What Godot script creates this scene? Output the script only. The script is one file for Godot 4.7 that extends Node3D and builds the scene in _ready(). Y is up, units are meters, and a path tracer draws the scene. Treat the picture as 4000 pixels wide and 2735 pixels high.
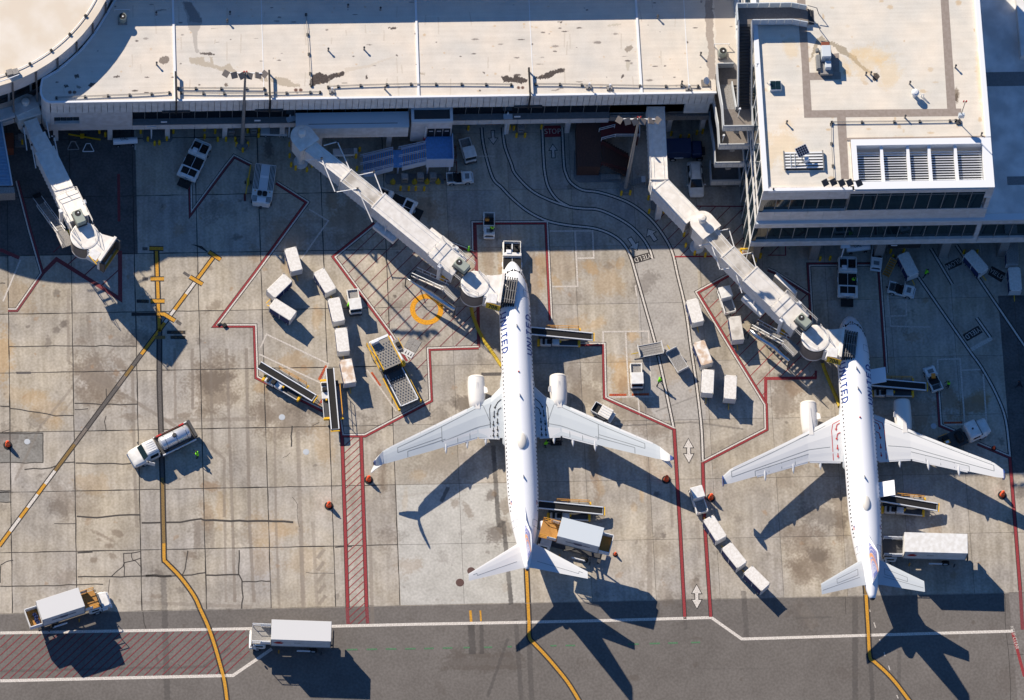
extends Node3D
# An airport apron with two parked airliners,seen from a helicopter.
# Axes: +x east (right),+z south (towards the taxilane),y up; metres.

var M := {}
var used := {}
var rng := RandomNumberGenerator.new()

func V(x: float,y: float,z: float) -> Vector3:
	return Vector3(x,y,z)

func setup_view() -> void:
	var cam := Camera3D.new()
	cam.name = "camera"
	cam.transform = Transform3D(Basis(Vector3(0.99722783,0.06032153,0.04356574),Vector3(0.01778282,0.37532057,-0.92672447),Vector3(-0.07225256,0.92493015,0.37320743)).orthonormalized(),Vector3(-51.444,658.55,265.724))
	cam.fov = 6.8055
	cam.near = 5.0
	cam.far = 4000.0
	add_child(cam)
	cam.current = true
	var we := WorldEnvironment.new()
	we.name = "environment"
	var e := Environment.new()
	e.background_mode = Environment.BG_SKY
	var sm := ProceduralSkyMaterial.new()
	sm.sky_top_color = Color(0.20,0.335,0.525)
	sm.sky_horizon_color = Color(0.42,0.53,0.655)
	sm.sky_curve = 0.12
	sm.ground_bottom_color = Color(0.30,0.29,0.27)
	sm.ground_horizon_color = Color(0.38,0.42,0.48)
	sm.sun_angle_max = 0.0
	var sky := Sky.new()
	sky.sky_material = sm
	e.sky = sky
	e.background_energy_multiplier = 1.0
	e.tonemap_mode = Environment.TONE_MAPPER_LINEAR
	e.tonemap_exposure = 1.5
	e.sdfgi_enabled = true
	e.ssao_enabled = true
	e.ssil_enabled = true
	we.environment = e
	add_child(we)
	var sun := DirectionalLight3D.new()
	sun.name = "sun"
	sun.light_color = Color(1.0,0.95,0.875)
	sun.light_energy = 1.5
	sun.light_angular_distance = 0.5
	sun.shadow_enabled = true
	sun.look_at_from_position(Vector3(-0.97,1.0,-1.2)*300.0,Vector3.ZERO,Vector3.UP)
	add_child(sun)

# ---------------------------------------------------------------- nodes
func numbered(called: String) -> String:
	if not used.has(called):
		used[called] = 0
		return called
	used[called] += 1
	return "%s_%03d" % [called,used[called]]

func thing(called: String,label: String,category: String,at := Vector3.ZERO,yaw := 0.0,group := "") -> Node3D:
	var o := Node3D.new()
	o.name = numbered(called)
	o.set_meta("label", label)
	o.set_meta("category", category)
	if group != "":
		o.set_meta("group", group)
	add_child(o)
	o.position = at
	o.rotation.y = yaw
	return o

func structure(called: String) -> Node3D:
	var o := Node3D.new()
	o.name = numbered(called)
	o.set_meta("kind", "structure")
	add_child(o)
	return o

func copy_of(src: Node3D,called: String,label: String,at: Vector3,yaw: float) -> Node3D:
	var c: Node3D = src.duplicate()
	c.name = numbered(called)
	add_child(c)
	c.position = at
	c.rotation.y = yaw
	c.set_meta("label", label)
	return c

func S() -> SurfaceTool:
	var s := SurfaceTool.new()
	s.begin(Mesh.PRIMITIVE_TRIANGLES)
	s.set_smooth_group(-1)
	return s

func part(parent: Node,called: String,s: SurfaceTool,m: Material,uv := false) -> MeshInstance3D:
	s.generate_normals()
	var o := MeshInstance3D.new()
	o.mesh = s.commit()
	o.material_override = m
	o.name = called
	parent.add_child(o,true)
	return o

func inst(parent: Node,called: String,mesh: Mesh,m: Material,at: Vector3,yaw := 0.0) -> MeshInstance3D:
	var o := MeshInstance3D.new()
	o.mesh = mesh
	o.material_override = m
	o.name = called
	parent.add_child(o,true)
	o.position = at
	o.rotation.y = yaw
	return o

# ---------------------------------------------------------------- shapes
func tri(s: SurfaceTool,a: Vector3,b: Vector3,c: Vector3) -> void:
	s.add_vertex(a)
	s.add_vertex(b)
	s.add_vertex(c)

func quad(s: SurfaceTool,a: Vector3,b: Vector3,c: Vector3,d: Vector3) -> void:
	tri(s,a,b,c)
	tri(s,a,c,d)

func hexa(s: SurfaceTool,p: Array) -> void:
	# p: 0-3 bottom ring,4-7 top ring,both counter-clockwise seen from above
	quad(s,p[4],p[7],p[6],p[5])
	quad(s,p[0],p[1],p[2],p[3])
	for i in 4:
		var j := (i+1) % 4
		quad(s,p[i],p[i+4],p[j+4],p[j])

func box(s: SurfaceTool,c: Vector3,size: Vector3,b := Basis.IDENTITY) -> void:
	var h := size*0.5
	var p := []
	for y in [-h.y,h.y]:
		for q in [[-1,1],[1,1],[1,-1],[-1,-1]]:
			p.append(c+b*Vector3(q[0]*h.x,y,q[1]*h.z))
	hexa(s,p)

func slab_box(s: SurfaceTool,x0: float,x1: float,y0: float,y1: float,z0: float,z1: float) -> void:
	box(s,Vector3((x0+x1)*0.5,(y0+y1)*0.5,(z0+z1)*0.5),Vector3(absf(x1 - x0),absf(y1 - y0),absf(z1 - z0)))

# box whose top edges are rounded off by a chamfer e
func cbox(s: SurfaceTool,c: Vector3,size: Vector3,e: float,b := Basis.IDENTITY) -> void:
	var h := size*0.5
	var rings := []
	for lv in [[-h.y,0.0],[h.y - e,0.0],[h.y,e]]:
		var x: float = h.x - lv[1]
		var z: float = h.z - lv[1]
		var r := []
		for q in [[-x+e,z],[x - e,z],[x,z - e],[x,-z+e],[x - e,-z],[-x+e,-z],[-x,-z+e],[-x,z - e]]:
			r.append(c+b*Vector3(q[0],lv[0],q[1]))
		rings.append(r)
	skin(s,rings,true,true)

func skin(s: SurfaceTool,rings: Array,cap0 := false,cap1 := false) -> void:
	# rings counter-clockwise seen from the end they advance to
	for k in rings.size() - 1:
		var a: Array = rings[k]
		var b: Array = rings[k+1]
		var n := a.size()
		for i in n:
			var j := (i+1) % n
			quad(s,a[i],b[i],b[j],a[j])
	if cap0:
		var a0: Array = rings[0]
		for i in range(1,a0.size() - 1):
			tri(s,a0[0],a0[i],a0[i+1])
	if cap1:
		var a1: Array = rings[-1]
		for i in range(1,a1.size() - 1):
			tri(s,a1[0],a1[i+1],a1[i])

func cyl(s: SurfaceTool,a: Vector3,b: Vector3,r0: float,r1: float,n := 10,capped := true) -> void:
	var d := (b - a).normalized()
	var u := d.cross(Vector3.UP if absf(d.y) < 0.9 else Vector3.RIGHT).normalized()
	var w := d.cross(u)
	var ra := []
	var rb := []
	for i in n:
		var t := TAU*i/n
		var o := u*cos(t)+w*sin(t)
		ra.append(a+o*r0)
		rb.append(b+o*r1)
	skin(s,[ra,rb],capped,capped)

func tube(s: SurfaceTool,pts: Array,r: float,n := 6) -> void:
	for i in pts.size() - 1:
		cyl(s,pts[i],pts[i+1],r,r,n)

func bar(s: SurfaceTool,a: Vector3,b: Vector3,w: float,h: float) -> void:
	var d := b - a
	var l := d.length()
	var z := d/l
	var x := Vector3.UP.cross(z)
	x = x.normalized() if x.length() > 0.01 else Vector3.RIGHT
	box(s,(a+b)*0.5,Vector3(w,h,l),Basis(x,z.cross(x),z))

func lathe(s: SurfaceTool,base: Vector3,prof: Array,n := 16) -> void:
	# prof: [radius,height] pairs from the bottom up
	var rings := []
	for p in prof:
		var r := []
		for i in n:
			var t := TAU*i/n
			r.append(base+Vector3(cos(t)*p[0],p[1],-sin(t)*p[0]))
		rings.append(r)
	skin(s,rings,true,true)

func poly(flat: Array) -> PackedVector2Array:
	var p := PackedVector2Array()
	for i in range(0,flat.size(),2):
		p.append(Vector2(flat[i],flat[i+1]))
	return p

func sheet(s: SurfaceTool,p: PackedVector2Array,y: float,box2 := Rect2()) -> void:
	var idx := Geometry2D.triangulate_polygon(p)
	for i in range(0,idx.size(),3):
		var a := p[idx[i]]
		var b := p[idx[i+1]]
		var c := p[idx[i+2]]
		if (b - a).cross(c - a) < 0.0:
			var t := b
			b = c
			c = t
		for q in [a,b,c]:
			if box2.size.x > 0.0:
				s.set_uv((q - box2.position)/box2.size)
			s.add_vertex(Vector3(q.x,y,q.y))

func prism(s: SurfaceTool,p: PackedVector2Array,y0: float,y1: float) -> void:
	sheet(s,p,y1)
	var area := 0.0
	for i in p.size():
		area += p[i].cross(p[(i+1) % p.size()])
	for i in p.size():
		var a := p[i]
		var b := p[(i+1) % p.size()]
		if area > 0.0:
			var t := a
			a = b
			b = t
		quad(s,Vector3(a.x,y0,a.y),Vector3(a.x,y1,a.y),Vector3(b.x,y1,b.y),Vector3(b.x,y0,b.y))

# flat painted stripe along a polyline,mitred at the corners
func stripe(s: SurfaceTool,p: PackedVector2Array,w: float,off: float,y: float) -> void:
	var l := PackedVector2Array()
	var r := PackedVector2Array()
	var n := p.size()
	for i in n:
		var d0 := (p[i] - p[maxi(i - 1,0)]).normalized()
		var d1 := (p[mini(i+1,n - 1)] - p[i]).normalized()
		if i == 0:
			d0 = d1
		if i == n - 1:
			d1 = d0
		var n0 := Vector2(-d0.y,d0.x)
		var n1 := Vector2(-d1.y,d1.x)
		var m := (n0+n1).normalized()
		var k := 1.0/maxf(m.dot(n0),0.35)
		l.append(p[i]+m*k*(off - w*0.5))
		r.append(p[i]+m*k*(off+w*0.5))
	for i in n - 1:
		quad(s,Vector3(l[i].x,y,l[i].y),Vector3(l[i+1].x,y,l[i+1].y),Vector3(r[i+1].x,y,r[i+1].y),Vector3(r[i].x,y,r[i].y))

func curve(flat: Array,steps := 5) -> PackedVector2Array:
	# Catmull-Rom through the points
	var p := poly(flat)
	var o := PackedVector2Array()
	var n := p.size()
	for i in n - 1:
		for k in steps:
			o.append(p[i].cubic_interpolate(p[i+1],p[maxi(i - 1,0)],p[mini(i+2,n - 1)],float(k)/steps))
	o.append(p[n - 1])
	return o

# ---------------------------------------------------------------- materials
func noise_bytes(w: int,h: int,freq: float,oct: int,sd: int) -> PackedByteArray:
	var f := FastNoiseLite.new()
	f.seed = sd
	f.frequency = freq
	f.fractal_octaves = oct
	var im := f.get_image(w,h,false,false,true)
	im.convert(Image.FORMAT_L8)
	return im.get_data()

func grime_texture(sd: int,lo: float,freq: float,tint: Color) -> ImageTexture:
	var n := 256
	var f := FastNoiseLite.new()
	f.seed = sd
	f.frequency = freq
	f.fractal_octaves = 5
	var im := f.get_seamless_image(n,n,false,false,0.1,true)
	im.convert(Image.FORMAT_L8)
	var d := im.get_data()
	var o := PackedByteArray()
	o.resize(n*n*3)
	for i in n*n:
		var t := clampf((d[i]/255.0 - 0.25)/0.5,0.0,1.0)
		var c := tint.lerp(Color.WHITE,lo+(1.0 - lo)*t)
		o[i*3] = int(c.r*255)
		o[i*3+1] = int(c.g*255)
		o[i*3+2] = int(c.b*255)
	var q := Image.create_from_data(n,n,false,Image.FORMAT_RGB8,o)
	q.generate_mipmaps()
	return ImageTexture.create_from_image(q)

func mat(called: String,c: Color,rough := 0.6,metal := 0.0,tex: Texture2D = null,scale := 0.25) -> StandardMaterial3D:
	var m := StandardMaterial3D.new()
	m.albedo_color = c
	m.roughness = rough
	m.metallic = metal
	if tex:
		m.albedo_texture = tex
		m.uv1_triplanar = true
		m.uv1_world_triplanar = true
		m.uv1_scale = Vector3.ONE*scale
	M[called] = m
	return m

func rgb(r: int,g: int,b: int) -> Color:
	return Color(r/255.0,g/255.0,b/255.0)

func make_materials() -> void:
	var g1 := grime_texture(11,0.8,0.03,Color(0.70,0.66,0.60))
	var g2 := grime_texture(12,0.7,0.045,Color(0.62,0.58,0.52))
	var g3 := grime_texture(13,0.0,0.03,Color(0.45,0.42,0.38))
	mat("white", rgb(226,226,224),0.45,0.0,g1,0.15)
	mat("aircraft", rgb(232,234,238),0.28)
	mat("wing", rgb(186,193,198),0.35)
	mat("wing_light", rgb(206,208,210),0.35)
	mat("seam", rgb(120,126,130),0.6)
	mat("nacelle", rgb(222,219,214),0.3)
	mat("chrome", rgb(200,202,204),0.22,1.0)
	mat("steel", rgb(150,153,155),0.4,0.8)
	mat("blue_paint", rgb(22,62,140),0.35)
	mat("tail_blue", rgb(28,66,170),0.35)
	mat("tail_light", rgb(178,186,222),0.35)
	mat("orange_paint", rgb(232,138,36),0.4)
	mat("bridge", rgb(232,228,222),0.5,0.0,g1,0.12)
	mat("bridge_dirty", rgb(212,207,199),0.6,0.0,grime_texture(16,0.45,0.01,Color(0.62,0.59,0.55)),0.16)
	mat("bridge_side", rgb(226,226,226),0.55,0.0,g1,0.2)
	mat("grey_unit", rgb(148,156,146),0.5)
	mat("grey", rgb(120,122,124),0.6,0.0,g1,0.4)
	mat("mid_grey", rgb(146,144,142),0.6,0.0,g2,0.4)
	mat("taupe", rgb(122,115,110),0.7,0.0,g1,0.3)
	mat("dark_grey", rgb(62,62,64),0.7)
	mat("black", rgb(24,24,26),0.75)
	mat("rubber", rgb(30,29,29),0.85,0.0,g2,0.6)
	mat("tyre", rgb(26,26,27),0.9)
	mat("hub", rgb(170,172,174),0.5)
	mat("glass_dark", rgb(16,22,28),0.08)
	mat("glass_teal", rgb(20,40,46),0.06)
	mat("facade", rgb(216,212,210),0.6,0.0,g1,0.1)
	mat("panel", rgb(228,226,223),0.55,0.0,g1,0.1)
	mat("coping", rgb(225,228,232),0.5)
	mat("cart_top", rgb(228,225,220),0.55,0.0,g1,0.3)
	mat("cart_rust", rgb(230,226,220),0.7,0.0,grime_texture(15,0.5,0.02,Color(0.72,0.52,0.34)),0.16)
	mat("cart_side", rgb(205,205,205),0.6)
	mat("curtain", rgb(24,44,92),0.85)
	mat("yellow", rgb(226,176,30),0.5)
	mat("bollard", rgb(222,178,20),0.6)
	mat("orange_cone", rgb(250,92,40),0.6)
	mat("vest", rgb(130,226,40),0.8)
	mat("clothes", rgb(28,32,44),0.9)
	mat("skin", rgb(150,104,80),0.7)
	mat("red", rgb(176,34,34),0.6)
	mat("blue_roof", rgb(124,156,186),0.5,0.0,g1,0.3)
	mat("ramp_blue", rgb(104,152,206),0.6,0.0,g1,0.3)
	mat("ramp_side", rgb(186,200,220),0.6)
	mat("dark_red", rgb(92,26,30),0.7,0.0,g1,0.3)
	mat("brown_dark", rgb(78,52,44),0.8,0.0,g2,0.3)
	mat("truck_blue", rgb(14,42,86),0.5)
	mat("rust", rgb(120,62,40),0.8)
	mat("wood", rgb(172,124,58),0.7,0.0,g1,0.5)
	mat("gold_rail", rgb(214,152,50),0.5)
	mat("sky_blue_panel", rgb(198,206,212),0.4)
	mat("hose", rgb(176,150,36),0.7)
	mat("roller", rgb(140,136,130),0.6,0.0,g1,0.4)
	mat("manhole", rgb(86,62,58),0.8)
	mat("manhole_light", rgb(178,184,190),0.6)
	mat("pad", rgb(150,139,131),0.8,0.0,g1,0.2)
	mat("solar", rgb(34,36,52),0.2)
	mat("slat", rgb(222,224,226),0.4)
	mat("tank_steel", rgb(214,217,221),0.3,0.55)
	mat("cabin_window", rgb(58,64,72),0.2)
	mat("stair_wall", rgb(182,186,190),0.5)
	# markings and ground; worn paint keeps the colour of what lies under it in patches
	var worn := grime_texture(14,0.68,0.06,Color(0.55,0.52,0.48))
	mat("p_white", rgb(216,210,203),0.8,0.0,worn,0.3)
	mat("p_faint", rgb(206,199,191),0.85,0.0,worn,0.3)
	mat("p_red", rgb(150,48,54),0.8,0.0,worn,0.3)
	mat("p_darkred", rgb(128,58,64),0.85,0.0,worn,0.3)
	mat("p_black", rgb(54,51,51),0.9,0.0,worn,0.3)
	mat("p_grey", rgb(96,92,90),0.9,0.0,worn,0.3)
	mat("p_faded", rgb(122,113,106),0.9,0.0,worn,0.3)
	mat("p_yellow", rgb(206,150,40),0.8,0.0,worn,0.3)
	mat("p_orange", rgb(226,158,22),0.8,0.0,worn,0.3)
	mat("p_dullyellow", rgb(134,108,62),0.85,0.0,worn,0.3)
	mat("p_green", rgb(84,124,92),0.9,0.0,worn,0.3)
	mat("p_orangetext", rgb(226,120,30),0.8)
	mat("sealant", rgb(72,68,65),0.9,0.0,worn,0.4)
	mat("sealant_thin", rgb(104,97,90),0.9,0.0,worn,0.4)
	mat("kerb", rgb(120,122,124),0.85,0.0,g1,0.3)
	mat("earth", rgb(120,114,104),0.95,0.0,g3,0.05)

# ---------------------------------------------------------------- ground texture
var GX0 := -68.0
var GZ0 := -52.0
var GW := 136.0
var GD := 104.0
var TW := 1632
var TH := 1248
var gimg: PackedByteArray
var n_fine: PackedByteArray
var n_med: PackedByteArray

func blot(x: float,z: float,rx: float,rz: float,rot: float,c: Color,a: float,rough := 0.6) -> void:
	var sx := TW/GW
	var sz := TH/GD
	var r := maxf(rx,rz)*1.5
	var x0 := clampi(int((x - r - GX0)*sx),0,TW - 1)
	var x1 := clampi(int((x+r - GX0)*sx),0,TW - 1)
	var z0 := clampi(int((z - r - GZ0)*sz),0,TH - 1)
	var z1 := clampi(int((z+r - GZ0)*sz),0,TH - 1)
	var ca := cos(rot)
	var sa := sin(rot)
	for j in range(z0,z1+1):
		for i in range(x0,x1+1):
			var dx := GX0+i/sx - x
			var dz := GZ0+j/sz - z
			var u := (dx*ca+dz*sa)/rx
			var w := (-dx*sa+dz*ca)/rz
			var k := j*TW+i
			var d := sqrt(u*u+w*w)+(n_med[k]/255.0 - 0.5)*1.6*rough+(n_fine[k]/255.0 - 0.5)*0.9*rough
			if d < 1.0:
				var t := a*clampf((1.0 - d)*2.2,0.0,1.0)
				k *= 3
				gimg[k] = int(lerpf(gimg[k],c.r*255.0,t))
				gimg[k+1] = int(lerpf(gimg[k+1],c.g*255.0,t))
				gimg[k+2] = int(lerpf(gimg[k+2],c.b*255.0,t))

# a worn band (tyre marks,removed paint): darkens what it lies on
func band(flat: Array,w: float,c: Color,a: float) -> void:
	var sx := TW/GW
	var sz := TH/GD
	for q in range(0,flat.size() - 2,2):
		var p0 := Vector2(flat[q],flat[q+1])
		var p1 := Vector2(flat[q+2],flat[q+3])
		var d := p1 - p0
		var l := d.length()
		d /= l
		var nn := Vector2(-d.y,d.x)
		var x0 := clampi(int((minf(p0.x,p1.x) - w - GX0)*sx),0,TW - 1)
		var x1 := clampi(int((maxf(p0.x,p1.x)+w - GX0)*sx),0,TW - 1)
		var z0 := clampi(int((minf(p0.y,p1.y) - w - GZ0)*sz),0,TH - 1)
		var z1 := clampi(int((maxf(p0.y,p1.y)+w - GZ0)*sz),0,TH - 1)
		for j in range(z0,z1+1):
			for i in range(x0,x1+1):
				var v := Vector2(GX0+i/sx,GZ0+j/sz) - p0
				var along := v.dot(d)
				var k := j*TW+i
				var e := absf(v.dot(nn))/(w*0.5)+(n_fine[k]/255.0 - 0.5)*0.35
				if e < 1.0 and along > 0.0 and along < l:
					var t := a*clampf((1.0 - e)*4.0,0.0,1.0)*(0.55+0.9*n_med[k]/255.0)
					k *= 3
					gimg[k] = int(lerpf(gimg[k],c.r*255.0,t))
					gimg[k+1] = int(lerpf(gimg[k+1],c.g*255.0,t))
					gimg[k+2] = int(lerpf(gimg[k+2],c.b*255.0,t))

# start a fresh canvas for a roof membrane
func canvas(x0: float,z0: float,w: float,d: float,tw: int,th: int,c: Color,sd: int) -> void:
	GX0 = x0
	GZ0 = z0
	GW = w
	GD = d
	TW = tw
	TH = th
	n_fine = noise_bytes(TW,TH,0.25,3,sd)
	n_med = noise_bytes(TW,TH,0.03,4,sd+1)
	var big := noise_bytes(TW,TH,0.008,3,sd+2)
	var st := FastNoiseLite.new()
	st.seed = sd+3
	st.frequency = 0.12
	var sim := st.get_image(maxi(TW/24,4),TH,false,false,true)
	sim.convert(Image.FORMAT_L8)
	sim.resize(TW,TH,Image.INTERPOLATE_BILINEAR)
	var lines := sim.get_data()
	gimg = PackedByteArray()
	gimg.resize(TW*TH*3)
	for k in TW*TH:
		var q := (n_fine[k] - 128)*0.035+(n_med[k] - 128)*0.04+(big[k] - 128)*0.05+(lines[k] - 128)*0.04
		var w2 := (big[k] - 128)*0.03
		gimg[k*3] = clampi(int(c.r*255.0+q+w2),0,255)
		gimg[k*3+1] = clampi(int(c.g*255.0+q),0,255)
		gimg[k*3+2] = clampi(int(c.b*255.0+q - w2),0,255)

func canvas_material(rough: float) -> StandardMaterial3D:
	var im := Image.create_from_data(TW,TH,false,Image.FORMAT_RGB8,gimg)
	im.generate_mipmaps()
	var m := StandardMaterial3D.new()
	m.albedo_texture = ImageTexture.create_from_image(im)
	m.roughness = rough
	return m

# dirt dried in a puddle: an outline of its own,ragged by noise
func puddle(flat: Array,c: Color,a: float) -> void:
	var pg := poly(flat)
	var r := Rect2(pg[0],Vector2.ZERO)
	for q in pg:
		r = r.expand(q)
	r = r.grow(0.3)
	for j in range(clampi(int((r.position.y - GZ0)*TH/GD),0,TH),clampi(int((r.end.y - GZ0)*TH/GD),0,TH)):
		for i in range(clampi(int((r.position.x - GX0)*TW/GW),0,TW),clampi(int((r.end.x - GX0)*TW/GW),0,TW)):
			var k := j*TW+i
			var p := Vector2(GX0+i*GW/TW+(n_med[k] - 128)*0.002,GZ0+j*GD/TH+(n_fine[k] - 128)*0.0012)
			if Geometry2D.is_point_in_polygon(p,pg):
				var t := a*(0.8+0.3*n_fine[k]/255.0)
				k *= 3
				gimg[k] = int(lerpf(gimg[k],c.r*255.0,minf(t,1.0)))
				gimg[k+1] = int(lerpf(gimg[k+1],c.g*255.0,minf(t,1.0)))
				gimg[k+2] = int(lerpf(gimg[k+2],c.b*255.0,minf(t,1.0)))

func slab_tone(ix: int,iz: int) -> float:
	return fmod(absf(sin(ix*12.9898+iz*78.233)*43758.5453),1.0)

func make_ground_texture() -> ImageTexture:
	n_fine = noise_bytes(TW,TH,0.21,3,1)
	n_med = noise_bytes(TW,TH,0.028,4,2)
	var n_big := noise_bytes(TW,TH,0.0045,3,3)
	var n_hue := noise_bytes(TW,TH,0.009,4,4)
	# streaks along the broom finish,north-south
	var st := FastNoiseLite.new()
	st.seed = 5
	st.frequency = 0.09
	st.fractal_octaves = 3
	var sim := st.get_image(TW,TH/12,false,false,true)
	sim.convert(Image.FORMAT_L8)
	sim.resize(TW,TH,Image.INTERPOLATE_BILINEAR)
	var n_str := sim.get_data()
	gimg = PackedByteArray()
	gimg.resize(TW*TH*3)
	var edge_j := int((32.42 - GZ0)*TH/GD)
	var col_of := PackedInt32Array()
	col_of.resize(TW)
	for i in TW:
		col_of[i] = int(floor((GX0+i*GW/TW+60.62)/7.645))
	var k := 0
	for j in TH:
		var zz := GZ0+j*GD/TH
		var row := int(floor((32.42 - zz)/7.65))
		var asphalt := j > edge_j
		for i in TW:
			var f := (n_fine[k] - 128)*0.13
			var m := (n_med[k] - 128)*0.10
			var b := (n_big[k] - 128)*0.10
			var h := (n_hue[k] - 128)/128.0
			var s := (n_str[k] - 128)*0.10
			var r := 0.0
			var g := 0.0
			var bl := 0.0
			if asphalt:
				var q := f*0.7+m*0.35+b*0.5
				r = 103.0+q
				g = 98.0+q
				bl = 94.0+q
			else:
				var t := slab_tone(col_of[i],row)
				var q := f+m+b+s+(t - 0.5)*9.0
				var warm := h*4.0+(fmod(t*7.3,1.0) - 0.5)*4.0
				r = 163.0+q+warm
				g = 155.0+q+warm*0.4
				bl = 143.0+q - warm
			gimg[k*3] = clampi(int(r),0,255)
			gimg[k*3+1] = clampi(int(g),0,255)
			gimg[k*3+2] = clampi(int(bl),0,255)
			k += 1
	# newer,paler slabs behind the left-hand airliner; other rectangles get a darker tone
	for p in TONED_AREAS:
		fill_tone(p[0],p[1],p[2],p[3],p[4])
	var oil := rgb(84,76,70)
	var rust := rgb(196,146,84)
	var pale := rgb(178,172,160)
	for b in STAINS:
		var c: Color = [oil,rust,pale,rgb(112,98,84),rgb(136,106,78)][int(b[5])]
		blot(b[0],b[1],b[2],b[3],b[4],c,b[6]*(0.46 if int(b[5]) == 1 else 0.75))
	var wear := rgb(122,112,102)
	for b in WEAR:
		band(b[1],b[0],wear if b.size() < 4 else rgb(60,57,56),b[2])
	rng.seed = 77
	for q in 420:
		var x := rng.randf_range(-62.0,62.0)
		var z := rng.randf_range(-24.0,44.0)
		var big := rng.randf() < 0.2
		var sz := rng.randf_range(0.5,1.6) if big else rng.randf_range(0.12,0.45)
		blot(x,z,sz,sz*rng.randf_range(0.5,1.6),rng.randf()*3.0,oil if z > 32.0 or rng.randf() < 0.6 else rgb(150,112,78),rng.randf_range(0.1,0.4)*(0.6 if big else 1.0),0.9)
	var im := Image.create_from_data(TW,TH,false,Image.FORMAT_RGB8,gimg)
	im.generate_mipmaps()
	return ImageTexture.create_from_image(im)

func fill_tone(x0: float,z0: float,x1: float,z1: float,c: Color) -> void:
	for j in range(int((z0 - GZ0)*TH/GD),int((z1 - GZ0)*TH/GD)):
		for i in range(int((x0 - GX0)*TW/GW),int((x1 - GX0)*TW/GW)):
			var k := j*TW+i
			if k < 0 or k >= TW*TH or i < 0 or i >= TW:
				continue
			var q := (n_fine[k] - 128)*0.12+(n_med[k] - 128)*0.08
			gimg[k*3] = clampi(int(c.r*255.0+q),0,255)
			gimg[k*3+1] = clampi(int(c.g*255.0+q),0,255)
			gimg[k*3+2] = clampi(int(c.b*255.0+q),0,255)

var TONED_AREAS := [
	[-14.6,17.2,0.5,32.42,Color(0.69,0.68,0.655)],
	[-14.6,9.6,-7.0,17.2,Color(0.62,0.595,0.555)],
	[-62.5,9.5,-56.6,13.4,Color(0.50,0.49,0.47)],
	[-62.5,16.9,-60.7,18.4,Color(0.50,0.49,0.47)],
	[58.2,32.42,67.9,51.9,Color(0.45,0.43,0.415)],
	[-67.9,-31.0,-44.9,-13.4,Color(0.34,0.33,0.325)],  # rectangle filled with a darker tone,as is the next
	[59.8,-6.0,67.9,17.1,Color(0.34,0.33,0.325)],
	[15.6,-13.4,23.1,9.6,Color(0.635,0.615,0.59)],
]
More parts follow.
